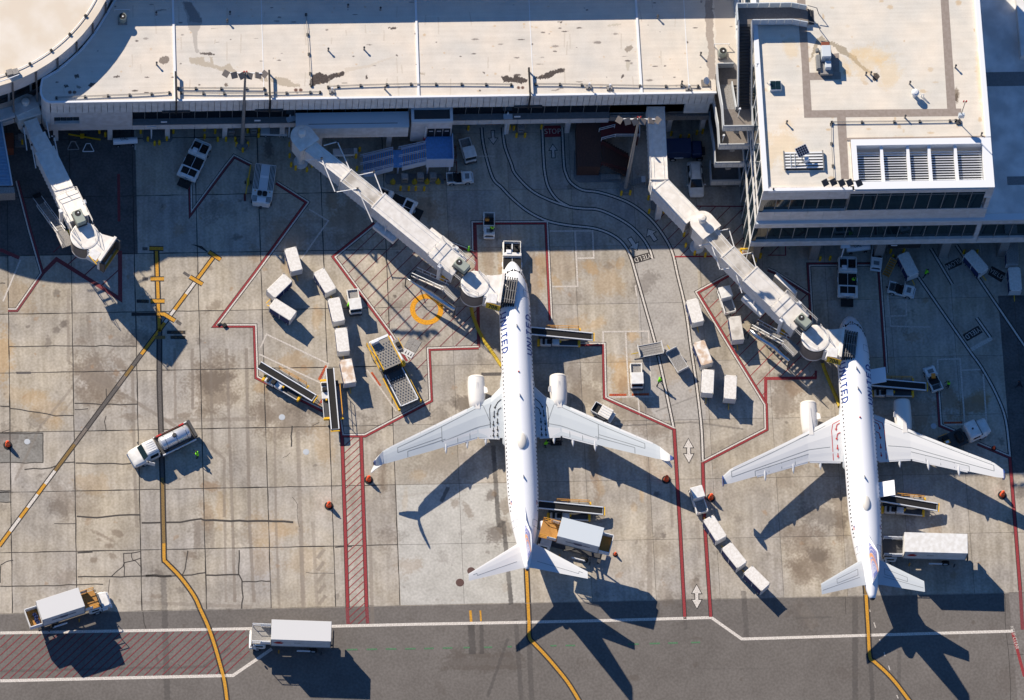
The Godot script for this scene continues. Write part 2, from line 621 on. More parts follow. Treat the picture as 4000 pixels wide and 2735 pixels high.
# x,z,radius x,radius z,turn,kind (0 oil,1 rust,2 pale,3 grey-brown,4 orange-brown),strength
var STAINS := [
	V2(V(-61.56,0,-0.55),1.6,4.0,0.0,1,0.75),V2(V(-56.65,0,6.25),3.2,2.0,0.5,1,0.38),V2(V(-59.32,0,4.74),3.5,1.4,0.3,1,0.28),
	V2(V(-50.75,0,16.2),3.0,1.6,0.2,1,0.32),V2(V(-55.47,0,8.3),2.2,1.0,0.0,1,0.3),
	V2(V(-49.85,0,3.18),2.6,4.6,-0.7,3,0.75),V2(V(-51.23,0,4.9),1.4,2.6,-0.7,3,0.6),V2(V(-47.37,0,0.74),0.8,2.2,-0.7,3,0.7),
	V2(V(-36.04,0,3.01),2.2,2.0,0.0,0,0.85),V2(V(-36.2,0,3.74),3.6,4.4,0.2,3,0.7),V2(V(-39.94,0,7.67),1.2,0.4,0.0,3,0.6),V2(V(-37.64,0,7.5),1.2,0.9,0.0,3,0.5),
	V2(V(-46.29,0,7.62),1.6,0.5,0.0,3,0.5),V2(V(-36.92,0,16.84),1.4,0.8,0.0,4,0.6),V2(V(-37.41,0,20.35),1.0,2.4,0.0,4,0.45),V2(V(-35.65,0,19.82),0.9,2.8,0.0,1,0.35),
	V2(V(-52.54,0,19.03),3.4,2.4,0.3,3,0.25),V2(V(-54.4,0,17.84),2.4,2.0,0.8,3,0.3),
	V2(V(-59.57,0,-8.06),3.0,2.4,0.6,1,0.3),V2(V(-54.81,0,-8.56),0.5,0.7,0.0,0,0.55),V2(V(-53.92,0,-4.49),0.6,0.6,0.0,0,0.8),V2(V(-54.95,0,-3.63),0.5,0.5,0.0,0,0.6),V2(V(-55.92,0,-2.11),0.4,0.9,0.0,0,0.5),
	V2(V(-52.2,0,-2.18),1.2,0.6,0.0,3,0.4),V2(V(-44.74,0,-2.48),2.0,1.6,0.0,0,0.45),
	V2(V(-49.79,0,22.84),1.6,0.35,0.5,3,0.7),V2(V(-48.18,0,22.59),0.9,0.5,0.4,3,0.7),V2(V(-49.15,0,24.07),0.6,0.4,0.4,3,0.7),V2(V(-50.92,0,25.88),0.5,0.4,0.0,3,0.7),V2(V(-48.64,0,25.44),0.8,0.4,0.6,3,0.55),V2(V(-50.2,0,23.33),0.5,0.3,0.4,3,0.6),
	V2(V(-38.28,0,22.8),1.6,3.0,0.0,0,0.3),V2(V(-39.54,0,25.49),0.8,0.6,0.0,3,0.7),V2(V(-43.67,0,30.59),1.2,0.35,0.0,3,0.5),V2(V(-54.55,0,28.01),2.4,1.2,0.0,3,0.35),V2(V(-36.85,0,35.48),2.0,0.4,0.0,0,0.3),
	V2(V(-27.77,0,7.84),4.2,3.6,0.2,3,0.55),V2(V(-25.42,0,6.29),2.2,2.0,0.0,0,0.45),V2(V(-30.35,0,7.93),1.6,2.2,0.0,3,0.5),V2(V(-26.37,0,1.44),2.4,2.0,0.6,1,0.45),V2(V(-30.52,0,4.22),1.0,0.8,0.0,1,0.6),
	V2(V(-23.16,0,11.71),1.6,3.0,-0.3,1,0.35),V2(V(-6.01,0,6.67),1.8,1.4,0.0,0,0.7),
	V2(V(-12.69,0,8.87),0.9,1.2,0.3,2,0.45),V2(V(-8.35,0,14.18),4.0,4.0,0.0,3,0.25),V2(V(-16.51,0,15.17),0.6,4.0,0.0,3,0.45),V2(V(-16.14,0,16.19),0.5,2.6,0.0,3,0.5),V2(V(-11.8,0,15.99),1.2,0.8,0.0,1,0.3),
	V2(V(-3.26,0,18.77),0.8,0.8,0.0,0,0.7),V2(V(-13.68,0,19.27),0.4,1.8,0.1,1,0.2),V2(V(-7.76,0,19.69),0.7,0.9,0.3,3,0.5),V2(V(-6.17,0,20.58),0.6,1.6,-0.4,3,0.5),V2(V(-1.83,0,20.1),0.9,1.4,0.0,3,0.5),
	V2(V(-2.93,0,23.84),1.2,1.3,0.0,0,0.7),V2(V(-1.94,0,22.86),1.0,2.0,0.0,3,0.5),V2(V(-30.49,0,22.54),2.6,2.8,0.0,1,0.3),V2(V(-28.33,0,22.3),3.0,1.2,0.0,1,0.4),V2(V(-26.04,0,26.49),2.8,2.2,0.0,1,0.22),V2(V(-30.86,0,26.39),1.6,3.2,0.0,1,0.25),V2(V(-15.74,0,23.86),1.4,1.8,0.0,3,0.3),
	V2(V(-5.34,0,39.58),5.4,1.6,0.0,0,0.4),V2(V(-5.31,0,38.87),5.0,0.4,0.0,0,0.5),V2(V(-5.38,0,40.42),5.4,0.35,0.0,0,0.5),
	V2(V(12.08,0,-8.81),2.4,2.6,0.0,1,0.4),V2(V(10.1,0,-10.63),0.8,1.2,-0.5,1,0.5),V2(V(6.54,0,-11.14),3.0,2.6,0.0,1,0.28),V2(V(5.74,0,-8.77),0.6,2.0,-0.6,1,0.5),V2(V(10.29,0,-3.21),1.6,0.8,-0.6,1,0.5),V2(V(8.37,0,-3.24),1.6,1.6,0.0,1,0.4),V2(V(7.86,0,-6.95),1.0,1.0,0.0,3,0.3),V2(V(14.74,0,-1.64),1.0,0.8,0.0,1,0.7),V2(V(13.71,0,-11.16),0.5,1.2,0.3,1,0.4),
	V2(V(3.11,0,-8.23),1.0,5.5,0.0,4,0.4),V2(V(4.03,0,-10.44),0.7,4.0,0.0,1,0.45),V2(V(1.86,0,-8.1),0.5,4.0,0.1,4,0.4),
	V2(V(12.97,0,3.38),1.6,3.4,0.3,1,0.75),V2(V(12.24,0,1.75),1.2,1.6,0.0,1,0.45),V2(V(13.45,0,4.71),1.2,1.4,0.0,4,0.5),V2(V(10.26,0,2.89),1.6,2.8,-0.5,3,0.4),V2(V(8.6,0,6.08),2.4,2.0,0.0,3,0.45),V2(V(14.61,0,8.83),4.5,2.4,0.4,3,0.45),V2(V(7.51,0,3.28),0.9,3.6,0.0,3,0.35),
	V2(V(14.77,0,18.86),0.35,1.0,0.0,1,0.6),V2(V(9.8,0,17.74),0.5,1.6,0.0,1,0.4),V2(V(13.66,0,20.71),0.5,0.9,0.0,1,0.35),V2(V(9.25,0,15.27),0.6,4.2,0.0,4,0.5),V2(V(16.53,0,18.9),0.6,0.5,0.0,0,0.8),V2(V(19.29,0,3.06),2.2,2.0,0.0,1,0.25),V2(V(7.45,0,21.45),2.0,2.4,0.0,3,0.25),V2(V(28.4,0,20.73),2.4,1.6,0.0,2,0.2),
	V2(V(17.06,0,24.27),0.4,0.4,0.0,0,0.6),V2(V(12.62,0,42.11),0.9,0.5,0.0,0,0.6),V2(V(16.17,0,25.83),2.2,1.4,0.5,3,0.25),V2(V(14.55,0,28.38),0.6,2.6,0.2,3,0.3),V2(V(16.81,0,31.57),1.2,2.0,0.0,3,0.3),V2(V(20.65,0,30.51),0.8,1.4,0.0,3,0.4),V2(V(20.4,0,37.33),0.8,0.3,0.0,0,0.5),
	V2(V(34.85,0,28.53),3.2,2.6,0.3,3,0.6),V2(V(34.32,0,26.22),3.0,3.4,0.0,3,0.5),V2(V(35.21,0,27.1),1.4,1.2,0.0,0,0.45),V2(V(33.41,0,29.93),2.4,1.2,0.6,3,0.4),V2(V(38.5,0,24.59),1.0,2.2,0.0,3,0.5),V2(V(33.08,0,24.18),3.0,1.6,0.0,3,0.45),
	V2(V(33.08,0,35.2),2.8,0.8,0.9,0,0.3),V2(V(56.84,0,43.55),1.6,1.8,0.0,0,0.3),V2(V(53.6,0,36.09),0.3,0.3,0.0,0,0.8),V2(V(51.04,0,37.74),1.0,0.4,0.0,0,0.5),
	V2(V(32.79,0,6.71),2.4,3.0,0.3,3,0.5),V2(V(34.24,0,5.56),1.4,1.6,0.3,4,0.45),V2(V(31.68,0,4.77),2.0,1.6,0.0,3,0.4),V2(V(36.35,0,22.06),3.6,1.6,0.2,0,0.45),V2(V(38.6,0,20.95),1.0,2.6,0.0,3,0.5),V2(V(33.2,0,15.62),2.0,0.8,0.3,3,0.4),V2(V(32.13,0,17.63),1.6,1.0,0.0,3,0.3),
	V2(V(55.37,0,8.18),2.6,1.6,-0.3,4,0.75),V2(V(52.66,0,7.68),2.0,2.2,0.0,4,0.6),V2(V(49.13,0,8.94),1.8,2.4,0.5,4,0.5),V2(V(60.57,0,19.53),1.0,1.0,0.0,0,0.5),V2(V(56.83,0,7.18),1.6,1.0,0.0,1,0.35),
	V2(V(-19.09,0,-16.82),3.0,4.0,0.0,4,0.35),V2(V(-26.55,0,-15.31),3.2,3.0,0.2,4,0.35),V2(V(-21.05,0,-20.15),1.0,2.2,0.0,4,0.5),V2(V(-9.8,0,-18.9),2.6,1.8,0.0,4,0.45),V2(V(-6.67,0,-14.36),1.0,2.0,0.0,4,0.4),V2(V(-26.81,0,-11.3),1.0,1.2,0.0,1,0.4),V2(V(-23.59,0,-4.58),0.7,2.2,0.0,1,0.4),V2(V(-13.94,0,-7.36),0.3,0.3,0.0,0,0.9),V2(V(-13.96,0,-14.19),0.7,0.5,0.0,0,0.7),V2(V(-13.45,0,-13.14),0.3,0.3,0.0,0,0.8),V2(V(-0.77,0,-10.68),0.6,5.0,0.0,1,0.4),V2(V(-2.37,0,-11.9),0.8,4.0,0.0,4,0.3),
	V2(V(-32.85,0,-15.43),0.8,0.5,0.0,0,0.6),V2(V(-36.23,0,-11.47),0.4,0.4,0.0,3,0.6),V2(V(-35.81,0,-6.58),1.6,0.8,-0.6,3,0.55),V2(V(-41.07,0,-14.98),2.0,3.0,0.2,2,0.25),V2(V(-34.13,0,-18.88),2.4,1.6,-0.4,2,0.3),
	V2(V(-28.68,0,-27.56),0.6,1.6,0.0,0,0.8),V2(V(-35.35,0,-24.96),2.0,1.2,0.6,2,0.35),
]
# width,path,strength (a fourth entry marks black rubber or seal-coat)
var WEAR := [
	[0.42,[-45.91,1.8,-45.89,14.86,-45.76,21.88],0.5],[0.36,[-40.76,-1.03,-40.9,8.3],0.55],[0.40,[-38.66,-0.99,-38.78,6.89],0.6],[0.40,[-36.49,-0.95,-36.54,12.16,-35.15,13.35,-35.34,20.83],0.5],
	[0.42,[-34.52,-0.91,-34.37,22.12,-34.35,31.57],0.6],[0.46,[-32.14,-0.87,-32.36,22.17,-32.08,31.62],0.6],[0.55,[-42.12,8.28,-31.17,8.28],0.4],[0.5,[-50.92,2.28,-46.11,5.44,-40.26,9.48,-35.48,12.76],0.5],
	[0.55,[-51.2,-5.54,-50.46,-0.63,-49.56,1.73],0.45],[0.4,[-53.45,-8.98,-53.59,0.48,-51.19,2.13],0.4],[0.36,[-49.92,-0.77,-52.97,3.56,-57.09,8.85,-60.13,15.57],0.4],[0.30,[-48.15,-1.17,-51.2,2.86,-54.64,7.45],0.35],
	[0.9,[-38.57,21.22,-38.66,24.79],0.45],[0.7,[-36.9,21.26,-36.85,24.83],0.4],[0.34,[-35.29,21.29,-35.41,31.55],0.4],[0.5,[-46.08,31.31,-32.36,32.19],0.35],[0.5,[-27.86,-17.43,-21.69,-17.32],0.3],
	[0.34,[-29.04,9.41,-29.2,22.23,-29.1,32.54],0.45],[0.6,[-26.22,10.05,-26.31,22.3,-26.22,32.61],0.4],[0.55,[-26.16,21.49,-26.36,32.6],0.3],[0.5,[-24.81,21.51,-24.62,32.64],0.35],
	[0.5,[-24.42,26.24,-23.58,25.12],0.5],[0.5,[-24.47,27.81,-23.63,26.69],0.5],[0.5,[-24.45,29.24,-23.61,28.12],0.5],[0.5,[-24.42,30.66,-23.59,29.54],0.5],[0.5,[-24.4,32.08,-23.56,30.96],0.5],
	[0.5,[-18.08,21.66,-18.13,34.63],0.4],[0.6,[-2.85,12.27,-2.62,22.8,-2.04,22,-1.56,32.58],0.55,1],[0.5,[-9.37,19.36,-8.48,17.51],0.6,1],
	[0.8,[-42.74,27.98,-42.61,43.62],0.35,1],[0.9,[-6.42,34.75,-6.44,38.71],0.55,1],[0.55,[-5.21,34.77,-5.31,38.73],0.55,1],[0.8,[39.6,32.64,38.76,45.51],0.35,1],[0.6,[40.91,40.49,40.84,45.56],0.45,1],[0.5,[44.43,39.3,44,45.64],0.25,1],
	[0.6,[-1.1,34.44,-0.88,44.59],0.35,1],[0.7,[0.39,37.17,0.32,44.62],0.35,1],[0.4,[19.07,34.61,19.12,36.17],0.3,1],[0.7,[26.27,31.49,26.32,37.47],0.3,1],[0.4,[-2.15,36.83,-4.86,44.09],0.35,1],[0.5,[15.94,32.69,15.9,34.68],0.3,1],
	[0.35,[18.28,16.76,18.2,23.24],0.35],[0.7,[15.87,13.52,15.43,23.18,15.01,32.38],0.35],[0.5,[21.23,22.49,21.24,27.23],0.35],[0.35,[-19.35,19.15,-0.74,16.95],0.15],[0.25,[11.82,10.09,21.39,9.77,27.48,10.77],0.3,1],[0.2,[16.96,8.29,22.13,6.35],0.2,1],
	[0.5,[5.45,9.23,3.74,8.03],0.3],[1.2,[22.53,13.8,30.1,10.46],0.2],[0.45,[58.91,25.17,58.49,32.49],0.2],[1.6,[32.55,32.77,34.63,36.24],0.2],
	[0.3,[-62.13,39.54,-37.48,39.55],0.3,1],[0.35,[-38.27,39.53,-35.03,37.21],0.35,1],[0.3,[-43.82,37.86,-43.58,38.99],0.3,1],[0.3,[36.61,35,32.28,35.04],0.2,1],[0.15,[20.33,41.15,28.65,41.34],0.15,1],
]

func V2(p: Vector3,rx: float,rz: float,rot: float,kind: int,a: float) -> Array:
	return [p.x,p.z,rx,rz,rot,kind,a]

# ---------------------------------------------------------------- ground
var apron: Node3D
var taxiway: Node3D

func build_ground() -> void:
	var g := structure("ground")
	var s := S()
	sheet(s,poly([-600,-600,600,-600,600,600,-600,600]),-0.34)
	part(g,"earth_sheet", s,M.earth)
	var tex := make_ground_texture()
	var gm := StandardMaterial3D.new()
	gm.albedo_texture = tex
	gm.roughness = 0.9
	var r := Rect2(GX0,GZ0,GW,GD)
	# the apron: a bed of joint sealant with one concrete slab per bay
	apron = structure("apron")
	s = S()
	sheet(s,poly([-68,-52,68,-52,68,32.42,-68,32.42]),-0.03)
	part(apron,"joint_sealant", s,M.sealant)
	for ix in range(-1,17):
		for iz in 11:
			var x0 := -60.62+7.645*ix
			var x1 := x0+7.645
			var z1 := 32.42 - 7.65*iz
			var z0 := z1 - 7.65
			var gx := 0.055 if ix < 6 else 0.018
			var gz := 0.05 if ix < 6 else 0.018
			var gl := 0.055 if ix <= 6 else 0.018
			var w := 0.035
			s = S()
			var a := Vector2(maxf(x0+gl*(0.8+0.4*slab_tone(ix,iz+40)),-68),z0+gz)
			var b := Vector2(minf(x1 - gx,68),z1 - gz*(0.3 if iz == 0 else 1.0))
			if ix < 6 and iz < 8:
				# old slabs: the cut edges wander a little
				var ring := PackedVector2Array()
				for e in 4:
					var c0: Vector2 = [a,Vector2(b.x,a.y),b,Vector2(a.x,b.y)][e]
					var c1: Vector2 = [Vector2(b.x,a.y),b,Vector2(a.x,b.y),a][e]
					for q in 6:
						var t := q/6.0
						var nn := Vector2((c1 - c0).y,-(c1 - c0).x).normalized()
						ring.append(c0.lerp(c1,t)+nn*(slab_tone(ix*31+q*7+e,iz*17+q) - 0.5)*w*(0.0 if q == 0 else 2.0))
				sheet(s,ring,0.0,r)
			else:
				sheet(s,PackedVector2Array([a,Vector2(b.x,a.y),b,Vector2(a.x,b.y)]),0.0,r)
			for e in 4:
				var c0: Vector2 = [a,Vector2(b.x,a.y),b,Vector2(a.x,b.y)][e]
				var c1: Vector2 = [Vector2(b.x,a.y),b,Vector2(a.x,b.y),a][e]
				quad(s,V(c1.x,-0.03,c1.y),V(c1.x,-0.001,c1.y),V(c0.x,-0.001,c0.y),V(c0.x,-0.03,c0.y))
			part(apron,"slab", s,gm)
	taxiway = structure("taxiway")
	s = S()
	sheet(s,poly([-68,32.44,68,32.44,68,52,-68,52]),-0.002,r)
	part(taxiway,"asphalt", s,gm)
	# cracks filled with tar
	for c in CRACKS:
		s = S()
		var p := PackedVector2Array()
		var base := poly(c[1])
		rng.seed = int(base[0].x*100.0)
		for i in base.size() - 1:
			var n := maxi(2,int((base[i+1] - base[i]).length()/0.9))
			for q in n:
				var jit := Vector2(rng.randf_range(-0.07,0.07),rng.randf_range(-0.07,0.07)) if q > 0 else Vector2.ZERO
				p.append(base[i].lerp(base[i+1],float(q)/n)+jit)
		p.append(base[-1])
		stripe(s,p,c[0],0.0,0.004)
		part(apron,"crack_seal", s,M.sealant)
	markings()

var CRACKS := [
	[0.14,[-60.56,6.39,-57.33,6.96,-55.18,7.47,-52.96,7.45]],[0.16,[-61.76,6.07,-60.62,6.13]],[0.15,[-52.87,5.89,-49.63,6.1,-45.31,6.14]],[0.1,[-52.88,6.69,-51.26,6.6]],[0.1,[-49.12,7.56,-49.34,8.28,-49.16,9.59]],[0.1,[-49.06,4.07,-49.01,5.24]],
	[0.15,[-58.97,14.26,-55.82,14.11,-54.2,13.49,-52.92,13.42]],[0.16,[-52.86,13.56,-50.57,13.72,-46.21,13.76]],[0.12,[-61.8,9.55,-56.7,9.68,-56.75,13.41,-61.84,13.35]],[0.08,[-61.6,9.48,-61.4,9.34,-60.66,9.14]],[0.12,[-61.88,16.88,-60.57,16.93]],[0.12,[-61.9,18.33,-60.56,18.36]],
	[0.2,[-52.83,20.34,-50.42,20.58,-47.74,20.31,-45.26,20.33]],[0.22,[-45.15,21.34,-43.2,21.35,-40.52,21.36,-38.1,20.98,-37.57,21.18]],[0.26,[-37.57,21.18,-31.53,21.38,-27.1,21.65]],[0.1,[-55.52,21.22,-52.98,21.28]],
	[0.12,[-60.6,-1.61,-57.22,-1.59,-53.02,-1.54]],[0.14,[-53.02,-1.54,-50.18,-1.44,-48.96,-1.53,-47.06,-1.4,-45.37,-1.36]],[0.12,[-61.59,-9.89,-60.98,-9.88]],
	[0.2,[-52.84,24.96,-51.03,24.88]],[0.16,[-52.82,28,-48.95,28.06,-45.42,28.07]],[0.16,[-45.35,28.07,-41.21,28.12,-39.34,28.06,-37.73,27.81]],[0.3,[-44.81,28.05,-41.74,28.12]],[0.2,[-37.6,28.12,-35.33,28.12,-33.72,28.15]],
	[0.12,[-48.88,28.06,-47.46,26.81,-47.25,26.32,-45.3,25.79]],[0.12,[-47.35,28.1,-47.36,25.18,-46.49,25.15,-45.29,24.94]],[0.1,[-46.43,25.16,-46.31,25.98,-45.98,26.13,-45.33,26.93]],[0.13,[-40.54,28.17,-40.12,27.33,-39.73,24.99]],[0.16,[-33.64,25.05,-33.79,28.04,-33.41,28.9,-33.33,31.03,-33.54,32.44]],[0.14,[-33.41,29.04,-31.74,29.08,-31.07,28.98,-30,29.04]],
	[0.13,[-62.02,28.98,-60.02,29,-56.7,29.03,-52.97,29.01,-49.84,29.01]],[0.12,[-61.99,26.36,-61.32,25.94,-60.45,25.75]],[0.14,[-61.92,26.43,-62.01,28.55]],[0.1,[-45.24,32.61,-45.13,33.88,-44.82,35.02]],[0.07,[-49.09,28.41,-49.26,30.11]],
	[0.16,[-26.87,9.31,-27.04,10.62,-27.04,11.99]],[0.05,[-27.24,12.78,-27.66,13.21,-28.14,13.42]],[0.05,[-27.14,18.42,-26.5,19.44,-26.6,20.73,-26.38,22.29]],[0.06,[-25.82,28,-24.75,28.16,-22.47,28.24]],[0.14,[-22.23,24.93,-20.21,24.88]],[0.07,[-24.44,9.36,-23.61,8.94]],[0.06,[38.46,32.47,38.4,33.47,38.41,34.75]],[0.06,[-41.26,39.18,-40.8,39.75]],
	[0.07,[-10.11,5.42,-10.27,7.75]],[0.07,[57.66,32.61,57.47,37.03,57.52,42.57,57.33,45.95]],[0.05,[57.69,40.31,59.39,40.28]],[0.05,[57.46,38.95,58.8,39.13]],
]

func mark(parent: Node,called: String,flat: Variant,w: float,m: String,layer := 1,off := 0.0) -> void:
	var s := S()
	stripe(s,flat if flat is PackedVector2Array else poly(flat),w,off,0.004+layer*0.004)
	part(parent,called,s,M[m])

# red and white boundary line in a dark border; side = +1 puts the white on the right of the path
func boundary(flat: Array,side := 1.0,dull := false) -> void:
	mark(apron,"line_border", flat,0.58,"p_black", 1)
	mark(apron,"red_line", flat,0.23,"p_darkred" if dull else "p_red", 2,-0.12*side)
	mark(apron,"white_line", flat,0.17,"p_white", 2,0.12*side)

func red_edge(flat: Array) -> void:
	mark(apron,"line_border", flat,0.5,"p_black", 1)
	mark(apron,"red_line", flat,0.34,"p_red", 2)

func road_line(flat: Array,smooth := true) -> void:
	var p := curve(flat) if smooth else poly(flat)
	mark(apron,"line_border", p,0.5,"p_black", 1)
	mark(apron,"white_line", p,0.22,"p_white", 2)

func lead_in(parent: Node,p: PackedVector2Array,m := "p_yellow") -> void:
	mark(parent,"line_border", p,0.72,"p_black", 1)
	mark(parent,"yellow_line", p,0.36,m,2)

func hatch(parent: Node,flat: Array,dx: float,dz: float,step: float,w: float,m: String,phase := 0.0) -> void:
	var pg := poly(flat)
	var d := Vector2(dx,dz).normalized()
	var n := Vector2(-d.y,d.x)
	var lo := 1e9
	var hi := -1e9
	for q in pg:
		lo = minf(lo,q.dot(n))
		hi = maxf(hi,q.dot(n))
	var k := ceilf((lo - phase)/step)*step+phase
	while k < hi:
		for seg in Geometry2D.intersect_polyline_with_polygon(PackedVector2Array([n*k - d*200.0,n*k+d*200.0]),pg):
			if seg.size() > 1 and (seg[1] - seg[0]).length() > 0.4:
				mark(parent,"hatch_line", seg,w,m,1)
		k += step

func flat_text(parent: Node,called: String,words: String,at: Vector3,yaw: float,height: float,stretch: float,m: String,layer := 3) -> void:
	var t := TextMesh.new()
	var f := SystemFont.new()
	f.font_names = PackedStringArray(["Droid Sans"])
	f.font_weight = 500
	t.font = f
	t.text = words
	t.font_size = 64
	t.pixel_size = height/46.0
	t.depth = 0.004
	var o := MeshInstance3D.new()
	o.mesh = t
	o.material_override = M[m]
	o.name = called
	parent.add_child(o,true)
	o.transform = Transform3D(Basis(Vector3.UP,yaw)*Basis(Vector3.RIGHT,-PI/2)*Basis.from_scale(Vector3(stretch,1,1)),Vector3(at.x,0.006+layer*0.004,at.z))

func patch(parent: Node,called: String,flat: Array,m: String,layer := 1) -> void:
	var s := S()
	sheet(s,poly(flat),0.004+layer*0.004)
	part(parent,called,s,M[m])

func arrow(parent: Node,at: Vector3,yaw: float,l: float,w: float,double := false) -> void:
	# points along local -z
	for pass_i in 2:
		var g := 0.1 if pass_i == 0 else 0.0
		var h := l*0.5
		var hw := w*0.5
		var sw := w*0.17
		var hd := l*(0.36 if double else 0.42)
		var pts := [0,-h - g*1.6,hw+g*1.5,-h+hd+g,sw+g,-h+hd+g]
		if double:
			pts += [sw+g,h - hd - g,hw+g*1.5,h - hd - g,0,h+g*1.6,-hw - g*1.5,h - hd - g,-sw - g,h - hd - g]
		else:
			pts += [sw+g,h+g,-sw - g,h+g]
		pts += [-sw - g,-h+hd+g,-hw - g*1.5,-h+hd+g]
		var p := poly(pts)
		for i in p.size():
			p[i] = p[i].rotated(-yaw)+Vector2(at.x,at.z)
		var s := S()
		sheet(s,p,0.008+pass_i*0.004)
		part(parent,"arrow_border" if pass_i == 0 else "arrow", s,M.p_black if pass_i == 0 else M.p_white)

func markings() -> void:
	var A := apron
	var TXW := taxiway
	# stand boundaries
	boundary([-59.39,-23.36,-57.97,-16.91,-56.52,-11.1,-59.66,-6.36,-60.68,-6.38],1.0,true)
	mark(A,"red_line", [-61.54,-14.3,-59.24,-13.15],0.45,"p_darkred", 1)
	mark(A,"red_line", [-56.48,-11.1,-54.75,-12.92,-47.15,-7.53,-47.07,-13.89],0.5,"p_darkred", 1)
	hatch(A,[-55.67,-15.24,-50.62,-15.74,-47.24,-13.9,-47.19,-7.83,-54.75,-12.85],1.0,-0.95,2.4,0.14,"p_darkred")
	mark(A,"red_line", [-47.05,-24.05,-47.1,-17.76],0.34,"p_darkred", 1)
	boundary([-38.36,-22.45,-38.38,-18.64,-33.94,-24.86,-32.91,-26.19,-30.84,-24.99],-1.0,true)
	boundary([-27.85,-22.59,-24.15,-19.9,-30.65,-10.78,-35.74,-3.85,-30.98,-3.76,-30.96,2.96,-22.49,7.73,-21.09,8.7,-20.89,10.67,-18.18,10.72,-10.08,6.37,-10.1,-0.33,-4.02,-0.41],-1.0)
	boundary([-16,-16.92,-21.15,-12.61,-14.66,-2.5,-12.67,1.12],-1.0)
	boundary([-7.22,-14.37,-3.84,-12.89],-1.0,true)
	mark(A,"red_line", [-3.81,-16.85,-3.87,-10.44],0.4,"p_darkred", 2)
	boundary([-4.11,-13.12,-4.02,-16.83,4.95,-16.7,4.89,-3.75],-1.0)
	mark(A,"red_line", [-3.88,-5.99,-4.02,-0.38],0.4,"p_darkred", 1)
	hatch(A,[-20.95,-12.61,-15.93,-16.77,-7.23,-14.22,-3.98,-12.97,-4.11,-0.38,-10.09,-0.5,-10.26,3.95,-13.14,0.82,-14.65,-2.64],1.0,-1.0,1.32,0.1,"p_darkred")
	boundary([5.09,-0.68,11.18,-0.53,10.98,6.42,19.12,10.6],-1.0)
	red_edge([19.12,10.6,19.15,23.26,19.1,34.64])
	boundary([27.01,-9.43,22.88,-7.15,26.96,0.94,30.4,7.68,30.28,10.9,22.35,14.99],1.0)
	red_edge([22.35,14.99,22.14,22.04,22.21,34.71])
	hatch(A,[23.01,-7.04,27.15,-9.42,32.8,-4.71,36.55,-2.86,36.85,3.4,36.64,4.43,30.88,4.39,30.74,4.39,30.48,7.54],1.0,-1.0,1.36,0.1,"p_red")
	mark(A,"red_line", [30.47,4.31,36.79,4.36],0.4,"p_red", 2)
	mark(A,"red_line", [36.78,3.4,36.71,4.43],0.3,"p_darkred", 1)
	mark(A,"red_line", [30.61,4.31,30.4,7.68],0.4,"p_red", 1)
	hatch(A,[18.02,-17.07,19.2,-18.4,23.51,-18.62,29.54,-18.44,29.57,-13.11,34.07,-13.03,34,-11.84,20.37,-11.86,19.67,-14.19],1.0,-1.0,1.3,0.1,"p_darkred")
	mark(A,"red_line", [20.38,-11.89,25.49,-11.84],0.2,"p_red", 2)
	mark(A,"red_line", [23.51,-18.55,29.54,-18.4],0.16,"p_darkred", 2)
	mark(A,"red_line", [31.85,-11.88,34.03,-11.84,34.07,-13.03],0.12,"p_red", 2)
	boundary([31.74,-10.01,32.55,-9.62,36.72,-6.57],-1.0,true)
	hatch(A,[31.73,-9.79,36.71,-6.49,36.62,-2.86,32.89,-6.19],1.0,-1.0,1.4,0.13,"p_darkred")
	boundary([36.69,-2.86,36.76,-10.55,45.42,-10.43],1.0,true)
	boundary([45.42,-10.43,45.39,1.29,45.35,3.86],-1.0,true)
	boundary([51.51,6.41,51.47,10.81,53.2,11.65],-1.0,true)
	boundary([55.83,13.24,59.61,15.07],-1.0,true)
	red_edge([59.61,15.07,59.6,24.12,59.57,32.22])
	mark(TXW,"red_line", [59.57,32.25,59.47,37.15],0.42,"p_darkred", 1)
	mark(TXW,"red_line", [58.25,37.48,59.24,43.04],0.36,"p_red", 1)
	flat_text(TXW,"lettering", "KEEP CLEAR", V(58.44,0,38.12),-1.4,0.4,1.0,"p_white", 2)
	mark(TXW,"red_line", [19.1,34.65,19.08,34.89],0.42,"p_darkred", 1)
	# red hatched strip running south to the taxilane
	red_edge([-20.93,10.81,-20.94,22.41,-20.98,32.58])
	red_edge([-18.64,10.93,-18.68,22.46,-18.73,32.56])
	hatch(A,[-20.77,11.03,-18.73,10.93,-18.79,22.46,-18.89,32.56,-20.84,32.58,-20.91,21.6],1.0,-0.93,0.66,0.1,"p_red")
	mark(TXW,"red_line", [-21.03,32.61,-20.99,34.63],0.4,"p_darkred", 1)
	mark(TXW,"red_line", [-18.73,32.6,-18.67,34.64],0.4,"p_darkred", 1)
	hatch(TXW,[-20.85,32.61,-18.84,32.6,-18.73,34.64,-20.91,34.64],1.0,-0.93,0.66,0.13,"p_darkred")
	# service road edges
	road_line([-2.46,-29.54,-2.29,-26.96,-1.42,-22.87,-0.31,-21.44,0.87,-19.99,2.73,-18.24,5.02,-16.92,7.61,-16.28,10.63,-15.85,12.66,-15.06,14.12,-13.84,15,-12.03,15.67,-9.04,16.55,-4.86,17.43,-0.56,18.15,3.92,19.06,10.38])
	road_line([0.14,-29.5,0.28,-27.07,0.97,-24.64,1.43,-23.22,3.27,-21.01,5.42,-19.69,7.73,-18.78,9.38,-18.49,11.3,-18.31,13.2,-17.45,15.2,-16.07,16.64,-14.39,17.39,-12.88,17.7,-11.65])
	road_line([5.01,-29.42,4.99,-25.33,5.07,-23.16,5.43,-21.34,6.39,-19.75,7.73,-18.82])
